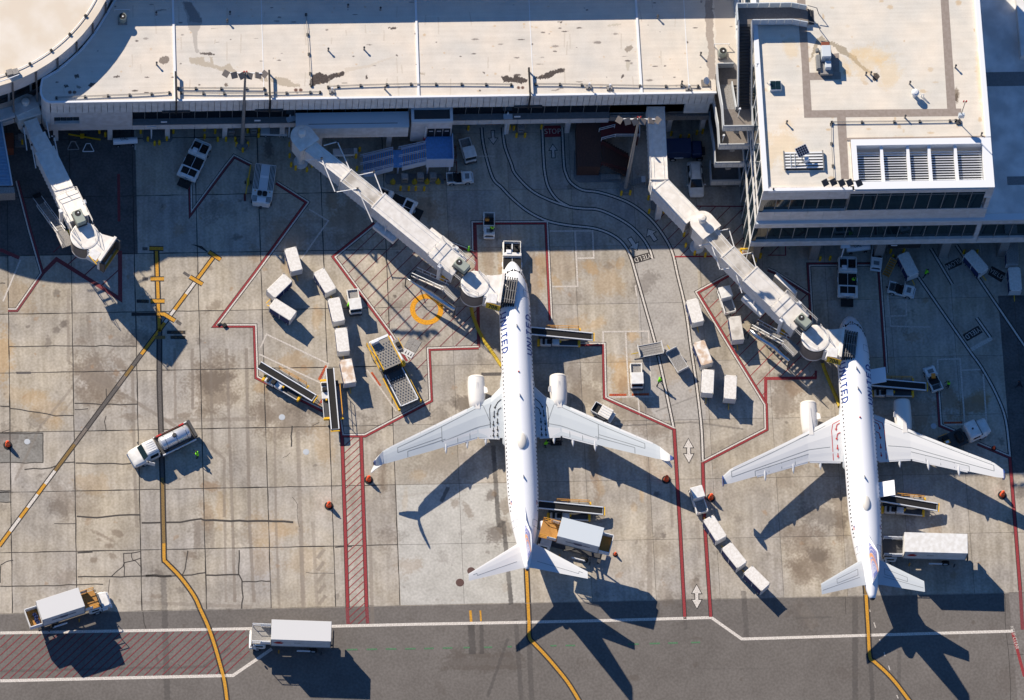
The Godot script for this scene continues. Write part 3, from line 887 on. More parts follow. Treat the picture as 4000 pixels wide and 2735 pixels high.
	road_line([7.47,-29.38,7.45,-24.53,7.66,-23.11,8.16,-21.98,9.5,-20.97,11.42,-20.64,13.73,-19.85,15.76,-18.76,17.74,-16.92,19.15,-14.8,20.13,-12.54,20.65,-9.39,21.37,-4.92,21.81,0.84,22.18,5.32,22.44,10.45,22.37,14.89])
	road_line([50.09,-8.71,52.92,-3.74,55.75,1.21,57.1,3.5,58.63,7.07,59.48,10.31,59.64,15])
	road_line([55.1,-12.81,58.66,-6.31,62.56,0.75],false)
	road_line([51.94,-12.41,54.24,-7.61],false)
	road_line([56.9,-3.14,58.43,-0.52],false)
	mark(A,"white_line", [58.57,-0.44,55.75,1.13],0.5,"p_faint", 1)
	mark(A,"white_line", [58.03,-12.83,58.05,-11.25],0.16,"p_faint", 1)
	# painted words and arrows on the service roads
	patch(A,"word_panel", [15.13,-11.91,17.54,-12.58,17.82,-11.71,15.5,-11.05],"p_black", 1)
	flat_text(A,"lettering", "YIELD", V(16.48,0,-11.8),PI+0.28,0.62,0.98,"p_white", 2)
	patch(A,"word_panel", [5.26,-29.64,7.3,-29.65,7.37,-28.12,5.28,-28.09],"p_red", 1)
	flat_text(A,"lettering", "STOP", V(6.26,0,-28.87),0.0,0.66,0.98,"p_white", 2)
	patch(A,"word_panel", [-2.01,-30.37,-0.06,-30.38,-0.06,-29.88,-2,-29.87],"p_red", 1)
	patch(A,"word_panel", [53.46,-10.29,55.33,-11.15,55.68,-10.25,53.89,-9.46],"p_black", 1)
	flat_text(A,"lettering", "SLOW", V(54.57,0,-10.3),PI+0.5,0.56,1.0,"p_white", 2)
	patch(A,"word_panel", [59.28,-9.96,60.94,-8.96,60.29,-7.74,58.71,-8.85],"p_black", 1)
	flat_text(A,"lettering", "YIELD", V(59.82,0,-8.86),-0.6,0.56,0.95,"p_white", 2)
	patch(A,"word_panel", [55.01,-0.95,57.03,-2.13,57.52,-1.2,55.49,-0.05],"p_black", 1)
	flat_text(A,"lettering", "YIELD", V(56.26,0,-1.11),PI+0.55,0.6,0.98,"p_white", 2)
	arrow(A,V(15.45,0,-13.67),PI+0.5,1.75,1.3)
	arrow(A,V(17.77,0,-14.82),0.5,1.7,1.3)
	arrow(A,V(-1.1,0,-28.18),PI,1.75,1.0)
	arrow(A,V(6.21,0,-26.22),0.0,1.75,0.9)
	arrow(A,V(20.73,0,13.49),-0.03,3.05,1.1,true)
	arrow(A,V(20.68,0,32.11),-0.04,2.95,1.1,true)
	# equipment parking boxes
	for l in [[5.3,-15.55,10.54,-15.49,10.51,-11.89,8.44,-11.9],[8.4,-15.51,8.37,-8.19,5.26,-8.22],[11.09,0.63,11.17,-2.18,16.69,-2.14,16.67,-0.57],[13.91,-2.13,13.88,0.68,13.92,6.26],[16.69,0.95,16.56,5.95,16.94,6.54],[11.43,6.36,16.92,6.39],
			[-23.97,-18.97,-21.68,-17.39,-25.13,-12.38],[-28.53,-13.19,-27.19,-12.17],[-30.38,-0.89,-29.62,-2.63,-24.89,-0.06,-22.28,1.38,-23.04,3.7],[-30.54,-0.03,-22.91,4.03],[-17.68,2.2,-15.69,5.31,-14.28,7.67],[-30.84,-3.98,-30.87,-0.18],
			[48.5,-8.81,48.34,-3.59,45.71,-3.55],[51.74,2.22,54.5,2.21,54.45,10.51],[51.74,2.22,51.54,6.34],[54.53,3.67,56.88,3.65],[57.18,4.24,57.1,11.8],[51.89,10.75,54.36,10.77],[46.17,-6.24,46.32,-2.23,51.14,-2.03],[-3.59,-25.65,-1.03,-25.66],[-61.27,-7.5,-59.11,-12.92],
			[-44.95,-29.86,-44.93,-27.22],[15.49,-8.22,15.41,-8,15.52,-6.74],[15.02,8.84,14.97,4.45]]:
		mark(A,"box_line", l,0.19,"p_faint", 1)
	for l in [[[11.51,5.93,13.6,5.95,13.58,6.24,11.49,6.23],V(12.56,0,6.09),0.0],[[14.24,5.94,16.35,5.94,16.33,6.23,14.22,6.24],V(15.3,0,6.08),0.0],[[-22.67,1.55,-22.43,1.64,-23.28,3.48,-23.6,3.33],V(-23,0,2.51),1.08],[[-22.86,5.24,-22.84,5.9,-23.13,6.48,-23.45,6.35],V(-23.11,0,5.86),1.08],[[-17.19,2.62,-16.98,2.52,-15.99,4.27,-16.2,4.41],V(-16.59,0,3.46),-1.02],[[51.91,10.38,54.18,10.38,54.16,10.62,51.9,10.63],V(53,0,10.51),0.0]]:
		patch(A,"red_panel", l[0],"p_red", 1)
		flat_text(A,"lettering", "BELT LOADER", l[1],l[2],0.24,1.05,"p_orangetext", 2)
	# lead-in lines
	lead_in(A,poly([-42.66,-14.11,-42.52,-3.17]))
	lead_in(A,poly([-42.52,-3.17,-42.66,3.32,-42.55,15.65]),"p_grey")
	lead_in(A,poly([-42.55,15.65,-42.57,21.14,-42.56,24]),"p_dullyellow")
	lead_in(A,curve([-42.56,24,-42.57,25.99,-42.31,26.43,-40.68,28.31,-39.13,30.69,-38.5,32.22]))
	lead_in(TXW,curve([-38.5,32.25,-37.68,34.26,-36.94,36.61,-36.28,39.29,-35.8,41.55,-35.54,44.22]))
	lead_in(A,poly([0.5,28.07,0.49,32.46]))
	lead_in(TXW,curve([0.49,32.52,0.49,34.9,0.47,36.81,0.97,37.53,2.18,38.97,3.45,40.63,4.83,42.63,6.18,45.19]))
	lead_in(A,poly([40.94,29.81,40.98,32.27]),"p_dullyellow")
	lead_in(TXW,curve([40.98,32.33,40.94,36.52,40.92,40.14,41.43,40.79,42.69,42.09,43.87,43.6,45.39,45.96]))
	for b in [[-43.52,-14.13,-41.8,-14.07],[-43.45,-10.12,-41.82,-10.09],[-43.51,-7.21,-41.81,-7.18],[-36.32,-13.55,-34.91,-12.49],[-38.68,-10.3,-37.17,-9.3],[-42.77,-5.5,-41.89,-5.47,-40.62,-4.58]]:
		mark(A,"line_border", b,0.66,"p_black", 3)
		mark(A,"yellow_bar", b,0.42,"p_yellow", 4)
	mark(A,"yellow_bar", [-43.04,-2.45,-41.82,-2.45],0.42,"p_dullyellow", 3)
	# the diagonal line of alternating yellow and white
	var dia := poly([-35.61,-13.06,-62.09,23.93])
	mark(A,"line_border", dia,0.62,"p_black", 1)
	var cuts := [0.0,0.09,0.135,0.19,0.235,0.345,0.385,0.42,0.455,0.60,0.655,0.715,0.745,0.79,0.825,0.87,0.905,0.95,0.98,1.0]
	var kinds := ["p_yellow", "p_white", "p_yellow", "p_white", "p_yellow", "p_grey", "p_dullyellow", "p_faded", "p_grey", "p_faded", "p_dullyellow", "p_dullyellow", "p_white", "p_yellow", "p_white", "p_yellow", "p_white", "p_yellow", "p_yellow"]
	for i in cuts.size() - 1:
		mark(A,"line_dash", PackedVector2Array([dia[0].lerp(dia[1],cuts[i]),dia[0].lerp(dia[1],cuts[i+1])]),0.36,kinds[i],2)
	for b in [[-44.34,-14.32,-43.71,-14.28,-43.72,-13.86,-44.34,-13.9],[-44.42,-10.35,-43.74,-10.32,-43.76,-9.91,-44.45,-9.93],[-39.32,-11.05,-38.64,-10.55,-38.88,-10.26,-39.55,-10.79],[-40.32,-4.75,-39.78,-4.27,-39.99,-3.93,-40.6,-4.39]]:
		patch(A,"grey_panel", b,"p_grey", 1)
	for b in [[-45.18,-7.46,-43.69,-7.39,-43.72,-6.95,-45.19,-7.02],[-45.83,-5.74,-42.8,-5.71,-42.81,-5.3,-45.84,-5.32],[-41.6,-3.33,-39.38,-3.29,-39.39,-2.82,-41.61,-2.89],[-41.2,-2.65,-39.4,-2.61,-39.41,-2.16,-41.19,-2.22],[-38.48,-14.63,-37.12,-14.31,-36.39,-13.55,-36.59,-13.56,-37.67,-14.25]]:
		patch(A,"dark_panel", b,"p_black", 1)
	flat_text(A,"lettering", "757 B", V(-44.17,0,-7.19),0.0,0.26,1.0,"p_dullyellow", 2)
	flat_text(A,"lettering", "A320 L-R", V(-40.38,0,-3.07),0.0,0.26,1.0,"p_dullyellow", 2)
	flat_text(A,"lettering", "TOW ONLY", V(-40.26,0,-2.41),0.0,0.26,1.0,"p_dullyellow", 2)
	# yellow ring where the bridge wheels park
	var ring := PackedVector2Array()
	var c := V(-10.13,0,-5.51)
	for i in 49:
		ring.append(Vector2(c.x,c.z)+Vector2.from_angle(TAU*i/48.0)*1.72)
	mark(A,"yellow_ring", ring,0.62,"p_orange", 3)
	# taxilane edge lines,red keep-clear hatching and green dashes
	mark(TXW,"white_line", [-62.08,34.84,-32.97,34.96,-23.15,34.88,-13.19,34.85,-1.52,34.89,8.96,34.88,20.54,34.81,22.27,34.79,25.75,37.57,28.88,37.55,42.4,37.43,58.29,37.31],0.36,"p_white", 1)
	mark(TXW,"white_line", [-62.15,40.8,-48.92,40.77,-34.78,40.76,-32.01,38.86,-30.11,37.54],0.38,"p_white", 1)
	hatch(TXW,[-62.08,35.08,-33.04,35.17,-32.73,38.39,-34.91,40.53,-62.15,40.55],1.0,-0.94,0.72,0.13,"p_darkred")
	mark(A,"dark_panel", [-3.86,3.08,-1.36,3.1],0.42,"p_grey", 1)
	for x in [[b_(V(-6.42,0,33.26)),b_(V(-6.37,0,34.68)),0.3],[b_(V(-5.23,0,33.28)),b_(V(-5.2,0,34.66)),0.2]]:
		mark(TXW,"yellow_bar", PackedVector2Array([x[0],x[1]]),x[2],"p_yellow", 1)
	for d in [[-21.25,37.85,-19.98,37.85],[-18.91,37.87,-17.64,37.86],[-16.64,37.87,-15.37,37.88],[-14.34,37.91,-13.1,37.89],[-12.1,37.92,-10.96,37.9],[-9.89,37.91,-8.73,37.91],[-7.42,37.91,-6.68,37.91],[-4.98,37.92,-4,37.93],[-2.19,37.91,-1.66,37.91],[2.9,37.9,3.64,37.9],[4.71,37.91,5.85,37.93],[12.17,37.94,13.44,37.93],[14.72,37.9,15.96,37.89],[16.94,37.89,18.09,37.88],[19.67,37.89,20.75,37.88]]:
		mark(TXW,"green_dash", d,0.2,"p_green", 1)
	for d in [[41.26,34.18,41.35,34.51],[41.69,35.85,41.85,36.51],[42.23,37.97,42.31,38.26],[42.66,39.61,42.73,40.11],[43.08,41.32,43.2,41.89],[43.81,45.01,43.95,45.44]]:
		mark(TXW,"faint_dash", d,0.12,"p_faint", 1)
	# manhole covers set flush in the slabs
	for m in [[V(-58.59,0,10.7),0.36,"manhole_light"],[V(-28.06,0,8.17),0.38,"manhole_light"],[V(-25.3,0,12.69),0.38,"manhole_light"],[V(-6.11,0,28.28),0.48,"manhole"],[V(-7.51,0,29.72),0.5,"manhole"],[V(50.64,0,10.9),0.36,"manhole_light"]]:
		var p: Vector3 = m[0]
		var s := S()
		lathe(s,p,[[m[1],0.0],[m[1],0.008],[m[1]*0.82,0.008],[m[1]*0.8,0.014],[m[1]*0.35,0.014]],20)
		part(apron,"manhole_cover", s,M[m[2]])
	patch(A,"trench_cover", [-59.83,1.67,-58.07,1.68,-58.03,1.97,-59.76,1.97],"p_grey", 1)

func b_(p: Vector3) -> Vector2:
	return Vector2(p.x,p.z)

# ---------------------------------------------------------------- buildings
const RH := 12.4
func roof_canvas() -> StandardMaterial3D:
	canvas(-58.0,-43.0,88.0,16.0,1408,256,rgb(210,202,191),31)
	var dark := rgb(58,50,48)
	var tan := rgb(168,156,138)
	puddle([-23.99,-29.98,-23.89,-30.73,-23.54,-31.32,-22.71,-31.64,-21.84,-31.18,-20.81,-31.43,-19.85,-31.74,-19.65,-31.56,-19.86,-31.19,-20.83,-30.83,-21.94,-30.18,-22.76,-30.04,-23.58,-29.8],dark,0.97)
	puddle([-0.85,-30.66,-0.09,-30.83,0.51,-30.49,0.87,-30.86,1.41,-30.63,2.56,-30.31,2.48,-30.01,1.64,-29.72,0.83,-29.96,-0.4,-29.98],dark,0.95)
	puddle([3.04,-30.45,4.01,-30.74,5,-31.32,5.97,-31.53,6.66,-31.75,7.09,-31.59,6.91,-31.22,6.08,-31,5.09,-30.34,3.99,-30.29],dark,0.95)
	puddle([-28.59,-30.8,-27.9,-31.09,-26.95,-30.93,-25.88,-30.24,-25.07,-30.08,-25.22,-29.73,-26.31,-29.72,-27.39,-29.96,-28.32,-30.43],tan,0.8)
	puddle([-30.08,-30.98,-29.12,-31.11,-28.87,-30.51,-29.54,-30.52],tan,0.8)
	puddle([-23.54,-31.32,-23.94,-31.4,-25.16,-31.5,-25.72,-31.21,-23.96,-30.73],rgb(205,196,182),0.6)
	puddle([-37.19,-34.41,-35.97,-34.54,-35.23,-34.2,-35.98,-34.09,-36.93,-34.26],rgb(80,72,68),0.9)
	puddle([-38.3,-33.8,-36.66,-33.85,-36.54,-33.25,-35.73,-33.16,-35.98,-33.92,-35.51,-33.83,-35.33,-32.86,-34.52,-32.54,-33.56,-33.05,-33.16,-32.52,-32.64,-31.77,-34,-31.64,-35.34,-32.41,-36.69,-32.58,-38.04,-33.05],tan,0.75)
	puddle([-39.08,-41.18,-38.12,-41.24,-37.07,-39.79,-36.68,-38.73,-37.12,-37.54,-37.42,-36.49,-37.19,-34.53,-37.67,-34.39,-37.89,-36.5,-38.46,-38.46],rgb(150,144,138),0.55)
	puddle([-38.94,-41.33,-37.99,-41.24,-37.34,-39.8,-36.68,-39.03,-36.83,-38.43,-38.18,-38.61],rgb(96,94,96),0.45)
	puddle([-41.97,-33.33,-41.76,-33.86,-41.14,-34.15,-40.77,-33.91,-40.89,-33.32,-41.44,-32.95],rgb(110,100,92),0.85)
	puddle([-52.31,-31.7,-51.76,-31.84,-51.43,-31.39,-52.04,-31.3],dark,0.8)
	puddle([-50.64,-30.33,-50.29,-30.63,-49.62,-30.69,-49.76,-30.32,-50.3,-30.11],dark,0.8)
	puddle([-53.48,-30.38,-53,-30.48,-52.94,-30.15,-53.41,-30.08],dark,0.85)
	puddle([-52.13,-30.21,-51.79,-30.35,-51.49,-30.13,-51.79,-29.91],rgb(120,112,104),0.8)
	puddle([-47.57,-31.48,-46.89,-31.54,-46.89,-31.36,-47.51,-31.31],dark,0.8)
	puddle([-34.3,-30.3,-33.9,-30.32,-33.91,-29.99,-34.25,-29.97],rgb(96,84,74),0.8)
	for q in [V(-52.79,12.4,-29.45),V(-52.25,12.4,-29.44),V(-25.64,12.4,-29.31),V(-25.03,12.4,-29.3),V(1.28,12.4,-29.21),V(1.78,12.4,-29.2)]:
		blot(q.x,q.z,0.26,0.26,0.0,rgb(92,66,58),0.95,0.2)
	puddle([-14.19,-37.41,-13.64,-37.51,-13.1,-37.4,-13.58,-37.15],dark,0.85)
	puddle([-13.53,-33.71,-13.29,-33.86,-13.03,-33.68],dark,0.8)
	puddle([-17.28,-31.07,-16.94,-31.1,-16.95,-30.69,-17.23,-30.62],dark,0.85)
	puddle([-3.07,-31.3,-2.66,-31.34,-2.74,-31.07],dark,0.7)
	puddle([-10.65,-31.42,-9.77,-31.28,-9.91,-31.08,-10.59,-31.19],tan,0.7)
	puddle([-19.7,-32.16,-16.68,-32.49,-13.37,-33.71,-16.56,-32.26,-18.75,-31.77,-19.58,-31.41],rgb(196,184,168),0.6)
	puddle([14.46,-34.03,14.75,-34.48,15.38,-34.7,15.57,-34.32,15,-33.87,14.57,-33.65],rgb(140,130,118),0.85)
	puddle([14.51,-32.37,14.92,-32.44,14.86,-31.24,14.52,-31.17],rgb(180,172,156),0.75)
	puddle([13.8,-30.66,14.09,-30.8,13.99,-30.28,13.85,-30.21],dark,0.8)
	puddle([12.56,-37.38,13.67,-37.59,14.22,-37.43,13.24,-37.22,12.55,-37.16],rgb(180,172,156),0.7)
	puddle([6.47,-37.93,7.02,-38,6.94,-37.77],dark,0.8)
	puddle([25.69,-40.52,28.1,-40.48,28.02,-30.81,25.69,-30.84,25.69,-34.46],rgb(196,182,166),0.55)
	puddle([24.51,-40.54,25.48,-40.52,25.36,-29.95,24.43,-29.93],rgb(158,147,138),1.0)
	rng.seed = 9
	for q in 220:
		var x := rng.randf_range(-56.0,28.0)
		var z := rng.randf_range(-41.5,-28.6)
		var f := rng.randf()
		blot(x,z,rng.randf_range(0.08,0.5 if f < 0.4 else 0.22),rng.randf_range(0.05,0.16),0.0,dark if f < 0.5 else rgb(196,170,138),rng.randf_range(0.3,0.8),0.7)
	for q in 46:
		var x := rng.randf_range(-56.0,28.0)
		var z := rng.randf_range(-41.0,-30.0)
		var l := rng.randf_range(0.6,3.0)
		band([x,z,x+rng.randf_range(-0.2,0.2),z+l],0.16,rgb(176,164,148),0.35)
	return canvas_material(0.85)

func build_concourse() -> void:
	var t := thing("concourse_building", "long low white roofed concourse with panelled parapet and dark ground floor", "building", V(-15.0,0,-28.1))
	var O := V(15.0,0,28.1)
	var west := [-46.6,-42.5,-47.68,-40.56,-49.08,-38.09,-50.2,-36.38,-51.37,-34.9,-52.82,-33.5,-54.33,-32.18,-56.03,-31.17,-56.23,-30.05,-56.24,-29.31,-56.05,-28.75,-55.7,-28.3,-55.2,-28.1]
	var outline := west + [25.3,-28.1,25.3,-30.6,28.35,-30.6,28.35,-42.5]
	var rm := roof_canvas()
	var s := S()
	var pg := poly(outline)
	sheet(s,pg,RH,Rect2(GX0,GZ0,GW,GD))
	o_at(part(t,"roof", s,rm),O)
	# walls under the roof,set back behind the facing
	s = S()
	var inner := poly([-46.6,-42.5,-47.9,-40.5,-49.3,-38.0,-50.4,-36.3,-51.6,-34.8,-53.0,-33.4,-54.5,-32.1,-55.6,-31.3,-55.6,-28.9,25.1,-28.9,25.1,-30.7,28.2,-30.7,28.2,-42.5])
	prism(s,inner,4.0,RH - 0.06)
	o_at(part(t,"upper_wall", s,M.facade),O)
	s = S()
	prism(s,poly([-46.6,-42.5,-52.0,-34.0,-53.5,-32.0,25.1,-32.0,28.2,-32.0,28.2,-42.5]),-0.02,4.0)
	o_at(part(t,"ground_floor_wall", s,M.dark_grey),O)
	# floor slab edge
	s = S()
	prism(s,poly([-55.9,-31.3,-55.9,-28.5,25.2,-28.5,25.2,-31.9,-53.5,-31.9]),3.75,4.05)
	o_at(part(t,"floor_slab", s,M.facade),O)
	# coping
	s = S()
	for i in range(1,pg.size() - 4):
		pass
	var cp := PackedVector2Array()
	for i in range(0,west.size(),2):
		cp.append(Vector2(west[i],west[i+1]))
	cp.append(Vector2(25.3,-28.1))
	for i in cp.size() - 1:
		bar(s,V(cp[i].x,RH+0.05,cp[i].y),V(cp[i+1].x,RH+0.05,cp[i+1].y),0.24,0.3)
	o_at(part(t,"coping", s,M.coping),O)
	# facing panels of the parapet,one by one
	var pw := 0.757
	var pmesh := box_mesh(Vector3(pw - 0.055,3.05,0.06))
	var n := int(80.4/pw)
	for i in n:
		inst(t,"panel", pmesh,M.panel,V(-55.1+pw*(i+0.5),RH - 1.62,-28.13)+O)
	# curved corner and the flank along the round building
	for i in range(8,12):
		var a := cp[i]
		var b := cp[i+1]
		s = S()
		quad(s,V(a.x,9.25,a.y),V(a.x,RH - 0.1,a.y),V(b.x,RH - 0.1,b.y),V(b.x,9.25,b.y))
		o_at(part(t,"corner_panel", s,M.panel),O)
		s = S()
		quad(s,V(a.x,4.0,a.y),V(a.x,9.25,a.y),V(b.x,9.25,b.y),V(b.x,4.0,b.y))
		o_at(part(t,"corner_wall", s,M.facade),O)
	for i in range(0,8):
		var a := cp[i]
		var b := cp[i+1]
		s = S()
		quad(s,V(a.x,4.0,a.y),V(a.x,RH - 0.1,a.y),V(b.x,RH - 0.1,b.y),V(b.x,4.0,b.y))
		o_at(part(t,"flank_wall", s,M.facade),O)
	s = S()
	slab_box(s,-55.2,25.2,9.18,9.3,-28.9,-28.2)
	o_at(part(t,"soffit", s,M.facade),O)
	# solid wall at the west end with one window
	for w in [[-55.2,-54.75,4.0,9.18],[-51.7,-45.3,4.0,9.18],[-54.75,-51.7,4.0,6.0],[-54.75,-51.7,7.85,9.18]]:
		s = S()
		slab_box(s,w[0],w[1],w[2],w[3],-28.9,-28.2)
		o_at(part(t,"end_wall", s,M.facade),O)
	for k in 4:
		s = S()
		slab_box(s,-54.75+k*0.7625+0.03,-54.75+(k+1)*0.7625 - 0.03,6.0,7.85,-28.62,-28.58)
		o_at(part(t,"pane", s,M.glass_dark),O)
	for k in 8:
		s = S()
		slab_box(s,-51.6+k*0.79,-51.6+k*0.79+0.76,4.02,9.14,-28.22,-28.16)
		o_at(part(t,"wall_panel", s,M.facade),O)
	# the long window: sill,spandrel panels,mullions and panes
	for seg in [[-45.3,-25.6],[-25.6,-11.8],[-6.4,12.8]]:
		s = S()
		slab_box(s,seg[0],seg[1],5.55,5.7,-28.85,-28.0)
		o_at(part(t,"sill", s,M.kerb),O)
		var np := int((seg[1] - seg[0])/1.5)
		var w: float = (seg[1] - seg[0])/np
		for k in np:
			s = S()
			slab_box(s,seg[0]+k*w+0.02,seg[0]+(k+1)*w - 0.02,4.06,5.54,-28.5,-28.12)
			o_at(part(t,"spandrel", s,M.facade),O)
			s = S()
			slab_box(s,seg[0]+k*w+0.04,seg[0]+(k+1)*w - 0.04,5.72,9.16,-28.85,-28.8)
			o_at(part(t,"pane", s,M.glass_dark),O)
			s = S()
			slab_box(s,seg[0]+k*w - 0.03,seg[0]+k*w+0.03,5.72,9.16,-28.86,-28.7)
			o_at(part(t,"mullion", s,M.grey),O)
	s = S()
	slab_box(s,12.8,25.2,5.2,9.16,-29.6,-28.9)
	o_at(part(t,"east_wall", s,M.dark_grey),O)
	for k in 9:
		s = S()
		slab_box(s,12.9+k*1.36,14.2+k*1.36,4.05,5.2,-28.6,-28.3)
		o_at(part(t,"spandrel", s,M.mid_grey),O)
	s = S()
	slab_box(s,21.8,24.8,6.4,9.2,-28.5,-28.15)
	o_at(part(t,"white_infill_panel", s,M.panel),O)
	for x in [-54.6,-48.0,-41.0,-34.0,-27.0,-20.0,-13.0,0.5,8.0,14.0,20.5,24.6]:
		s = S()
		slab_box(s,x - 0.3,x+0.3,-0.02,3.75,-29.2,-28.6)
		o_at(part(t,"column", s,M.facade),O)
	# welded seams of the membrane
	for q in [[V(-40.14,12.45,-41.48),V(-40.12,12.45,-28.13)],[V(-10.7,12.45,-41.04),V(-10.82,12.45,-28.18)],[V(16.14,12.45,-40.64),V(16.21,12.45,-28.15)]]:
		s = S()
		bar(s,q[0]+V(0,0.02,0),q[1]+V(0,0.02,0),0.26,0.14)
		o_at(part(t,"roof_seam", s,M.coping),O)
	for q in [V(31.76,12.45,-40.4).x,V(-29.45,12.45,-41.32).x,3.1,22.0]:
		s = S()
		slab_box(s,q - 0.04,q+0.04,RH,RH+0.02,-41.6,-28.3)
		o_at(part(t,"roof_seam", s,M.coping),O)
	# name boards hung under the soffit
	for q in [[V(-41.47,6.5,-28.79),"70B"],[V(-30.15,6.5,-28.7),"70B"],[V(1.48,6.5,-28.63),"70A"]]:
		s = S()
		box(s,V(q[0].x,6.6,-27.95)+O,V(0.75,0.3,0.08))
		part(t,"gate_board", s,M.coping)
	# storey above,north of the picture: it shades the back of the roof
	var u := thing("upper_storey", "upper storey wall rising behind the long concourse roof", "building", V(-10.0,RH,-47.0))
	s = S()
	slab_box(s,-38.5,37.2,-8.0,2.75,-5.0,5.35)
	part(u,"wall", s,M.facade)
	s = S()
	slab_box(s,-38.6,37.3,2.75,2.95,-5.1,5.43)
	part(u,"roof", s,M.coping)

func o_at(o: Node3D,off: Vector3) -> void:
	o.position += off

func box_mesh(size: Vector3) -> ArrayMesh:
	var s := S()
	box(s,Vector3.ZERO,size)
	s.generate_normals()
	return s.commit()

func build_roundhouse() -> void:
	# round satellite building at the corner
	var c := V(-67.3,0,-49.2)
	var R := 21.2
	var H := 15.4
	var t := thing("round_building", "white round building with posts and panels along its curved parapet", "building", c)
	var s := S()
	lathe(s,Vector3.ZERO,[[R - 1.7,-0.02],[R - 1.7,H - 0.1]],72)
	part(t,"wall", s,M.facade)
	s = S()
	s.set_smooth_group(-1)
	lathe(s,Vector3.ZERO,[[R - 0.1,H - 0.25],[R - 0.1,H],[R - 0.9,H],[R - 0.9,H - 0.06],[0.5,H - 0.05]],72)
	part(t,"roof", s,mat("round_roof", rgb(220,212,200),0.85,0.0,grime_texture(51,0.72,0.012,Color(0.86,0.80,0.70)),0.06))
	# each bay: panel,post,bracket and window below
	var step := 3.15/R
	for i in 12:
		var a := -0.37+i*step
		var d := V(sin(a),0,cos(a))
		var a2 := a+step
		var d2 := V(sin(a2),0,cos(a2))
		if a > 1.5:
			continue
		s = S()
		bar(s,d*R+V(0,H - 0.15,0),d*R+V(0,4.2,0),0.2,0.2)
		part(t,"post", s,M.taupe)
		s = S()
		for e in 4:
			var b0 := a+step*(0.03+0.94*e/4.0)
			var b1 := a+step*(0.03+0.94*(e+1)/4.0)
			quad(s,V(sin(b0),0,cos(b0))*(R - 0.12)+V(0,H - 2.9,0),V(sin(b0),0,cos(b0))*(R - 0.12)+V(0,H - 0.25,0),V(sin(b1),0,cos(b1))*(R - 0.12)+V(0,H - 0.25,0),V(sin(b1),0,cos(b1))*(R - 0.12)+V(0,H - 2.9,0))
		part(t,"panel", s,M.facade)
		s = S()
		for e in 4:
			var b0 := a+step*(0.05+0.9*e/4.0)
			var b1 := a+step*(0.05+0.9*(e+1)/4.0)
			quad(s,V(sin(b0),0,cos(b0))*(R - 1.5)+V(0,7.0,0),V(sin(b0),0,cos(b0))*(R - 1.5)+V(0,10.6,0),V(sin(b1),0,cos(b1))*(R - 1.5)+V(0,10.6,0),V(sin(b1),0,cos(b1))*(R - 1.5)+V(0,7.0,0))
		part(t,"pane", s,M.glass_dark)
		s = S()
		bar(s,d*(R - 0.1)+V(0,6.7,0),d2*(R - 0.1)+V(0,6.7,0),1.4,0.4)
		bar(s,d*(R - 0.5)+V(0,4.4,0),d2*(R - 0.5)+V(0,4.4,0),1.2,1.1)
		part(t,"ledge", s,M.facade)
	# rail and anchor blocks on the roof edge
	s = S()
	var pts := []
	for i in 26:
		var a := 0.15+i*0.045
		pts.append(V(sin(a),0,cos(a))*(R - 1.3)+V(0,H+0.08,0))
	tube(s,pts,0.05,5)
	part(t,"conduit", s,M.coping)
	for i in 5:
		var a := 0.36+i*0.155
		s = S()
		box(s,V(sin(a),0,cos(a))*(R - 1.25)+V(0,H+0.12,0),V(0.3,0.24,0.3),Basis(Vector3.UP,a))
		part(t,"pipe_support", s,M.black)
	s = S()
	pts = []
	for i in 9:
		var a := 0.02+i*0.05
		pts.append(V(sin(a),0,cos(a))*(R - 0.25)+V(0,H+0.9,0))
	tube(s,pts,0.07,6)
	for i in [1,4,7]:
		cyl(s,pts[i],pts[i] - V(0,0.9,0),0.05,0.05,6)
	part(t,"guard_rail", s,M.coping)
	for q in [V(-59.91,15.4,-30.59),V(-59.23,15.4,-30.66)]:
		s = S()
		box(s,q - c+V(0,0.3,0),V(0.7,0.6,0.7),Basis(Vector3.UP,0.3))
		part(t,"roof_hatch", s,M.mid_grey)

func glazing(t: Node3D,O: Vector3,x0: float,x1: float,y0: float,y1: float,z: float,step: float) -> void:
	var np := int(round((x1 - x0)/step))
	var w := (x1 - x0)/np
	for k in np:
		var s := S()
		slab_box(s,x0+k*w+0.04,x0+(k+1)*w - 0.04,y0,y1,z - 0.05,z)
		o_at(part(t,"pane", s,M.glass_teal),O)
		s = S()
		slab_box(s,x0+k*w - 0.04,x0+k*w+0.04,y0,y1,z - 0.06,z+0.1)
		o_at(part(t,"mullion", s,M.mid_grey),O)
	var s2 := S()
	slab_box(s2,x0,x1,y1 - 0.7,y1 - 0.62,z - 0.06,z+0.06)
	o_at(part(t,"transom", s2,M.mid_grey),O)

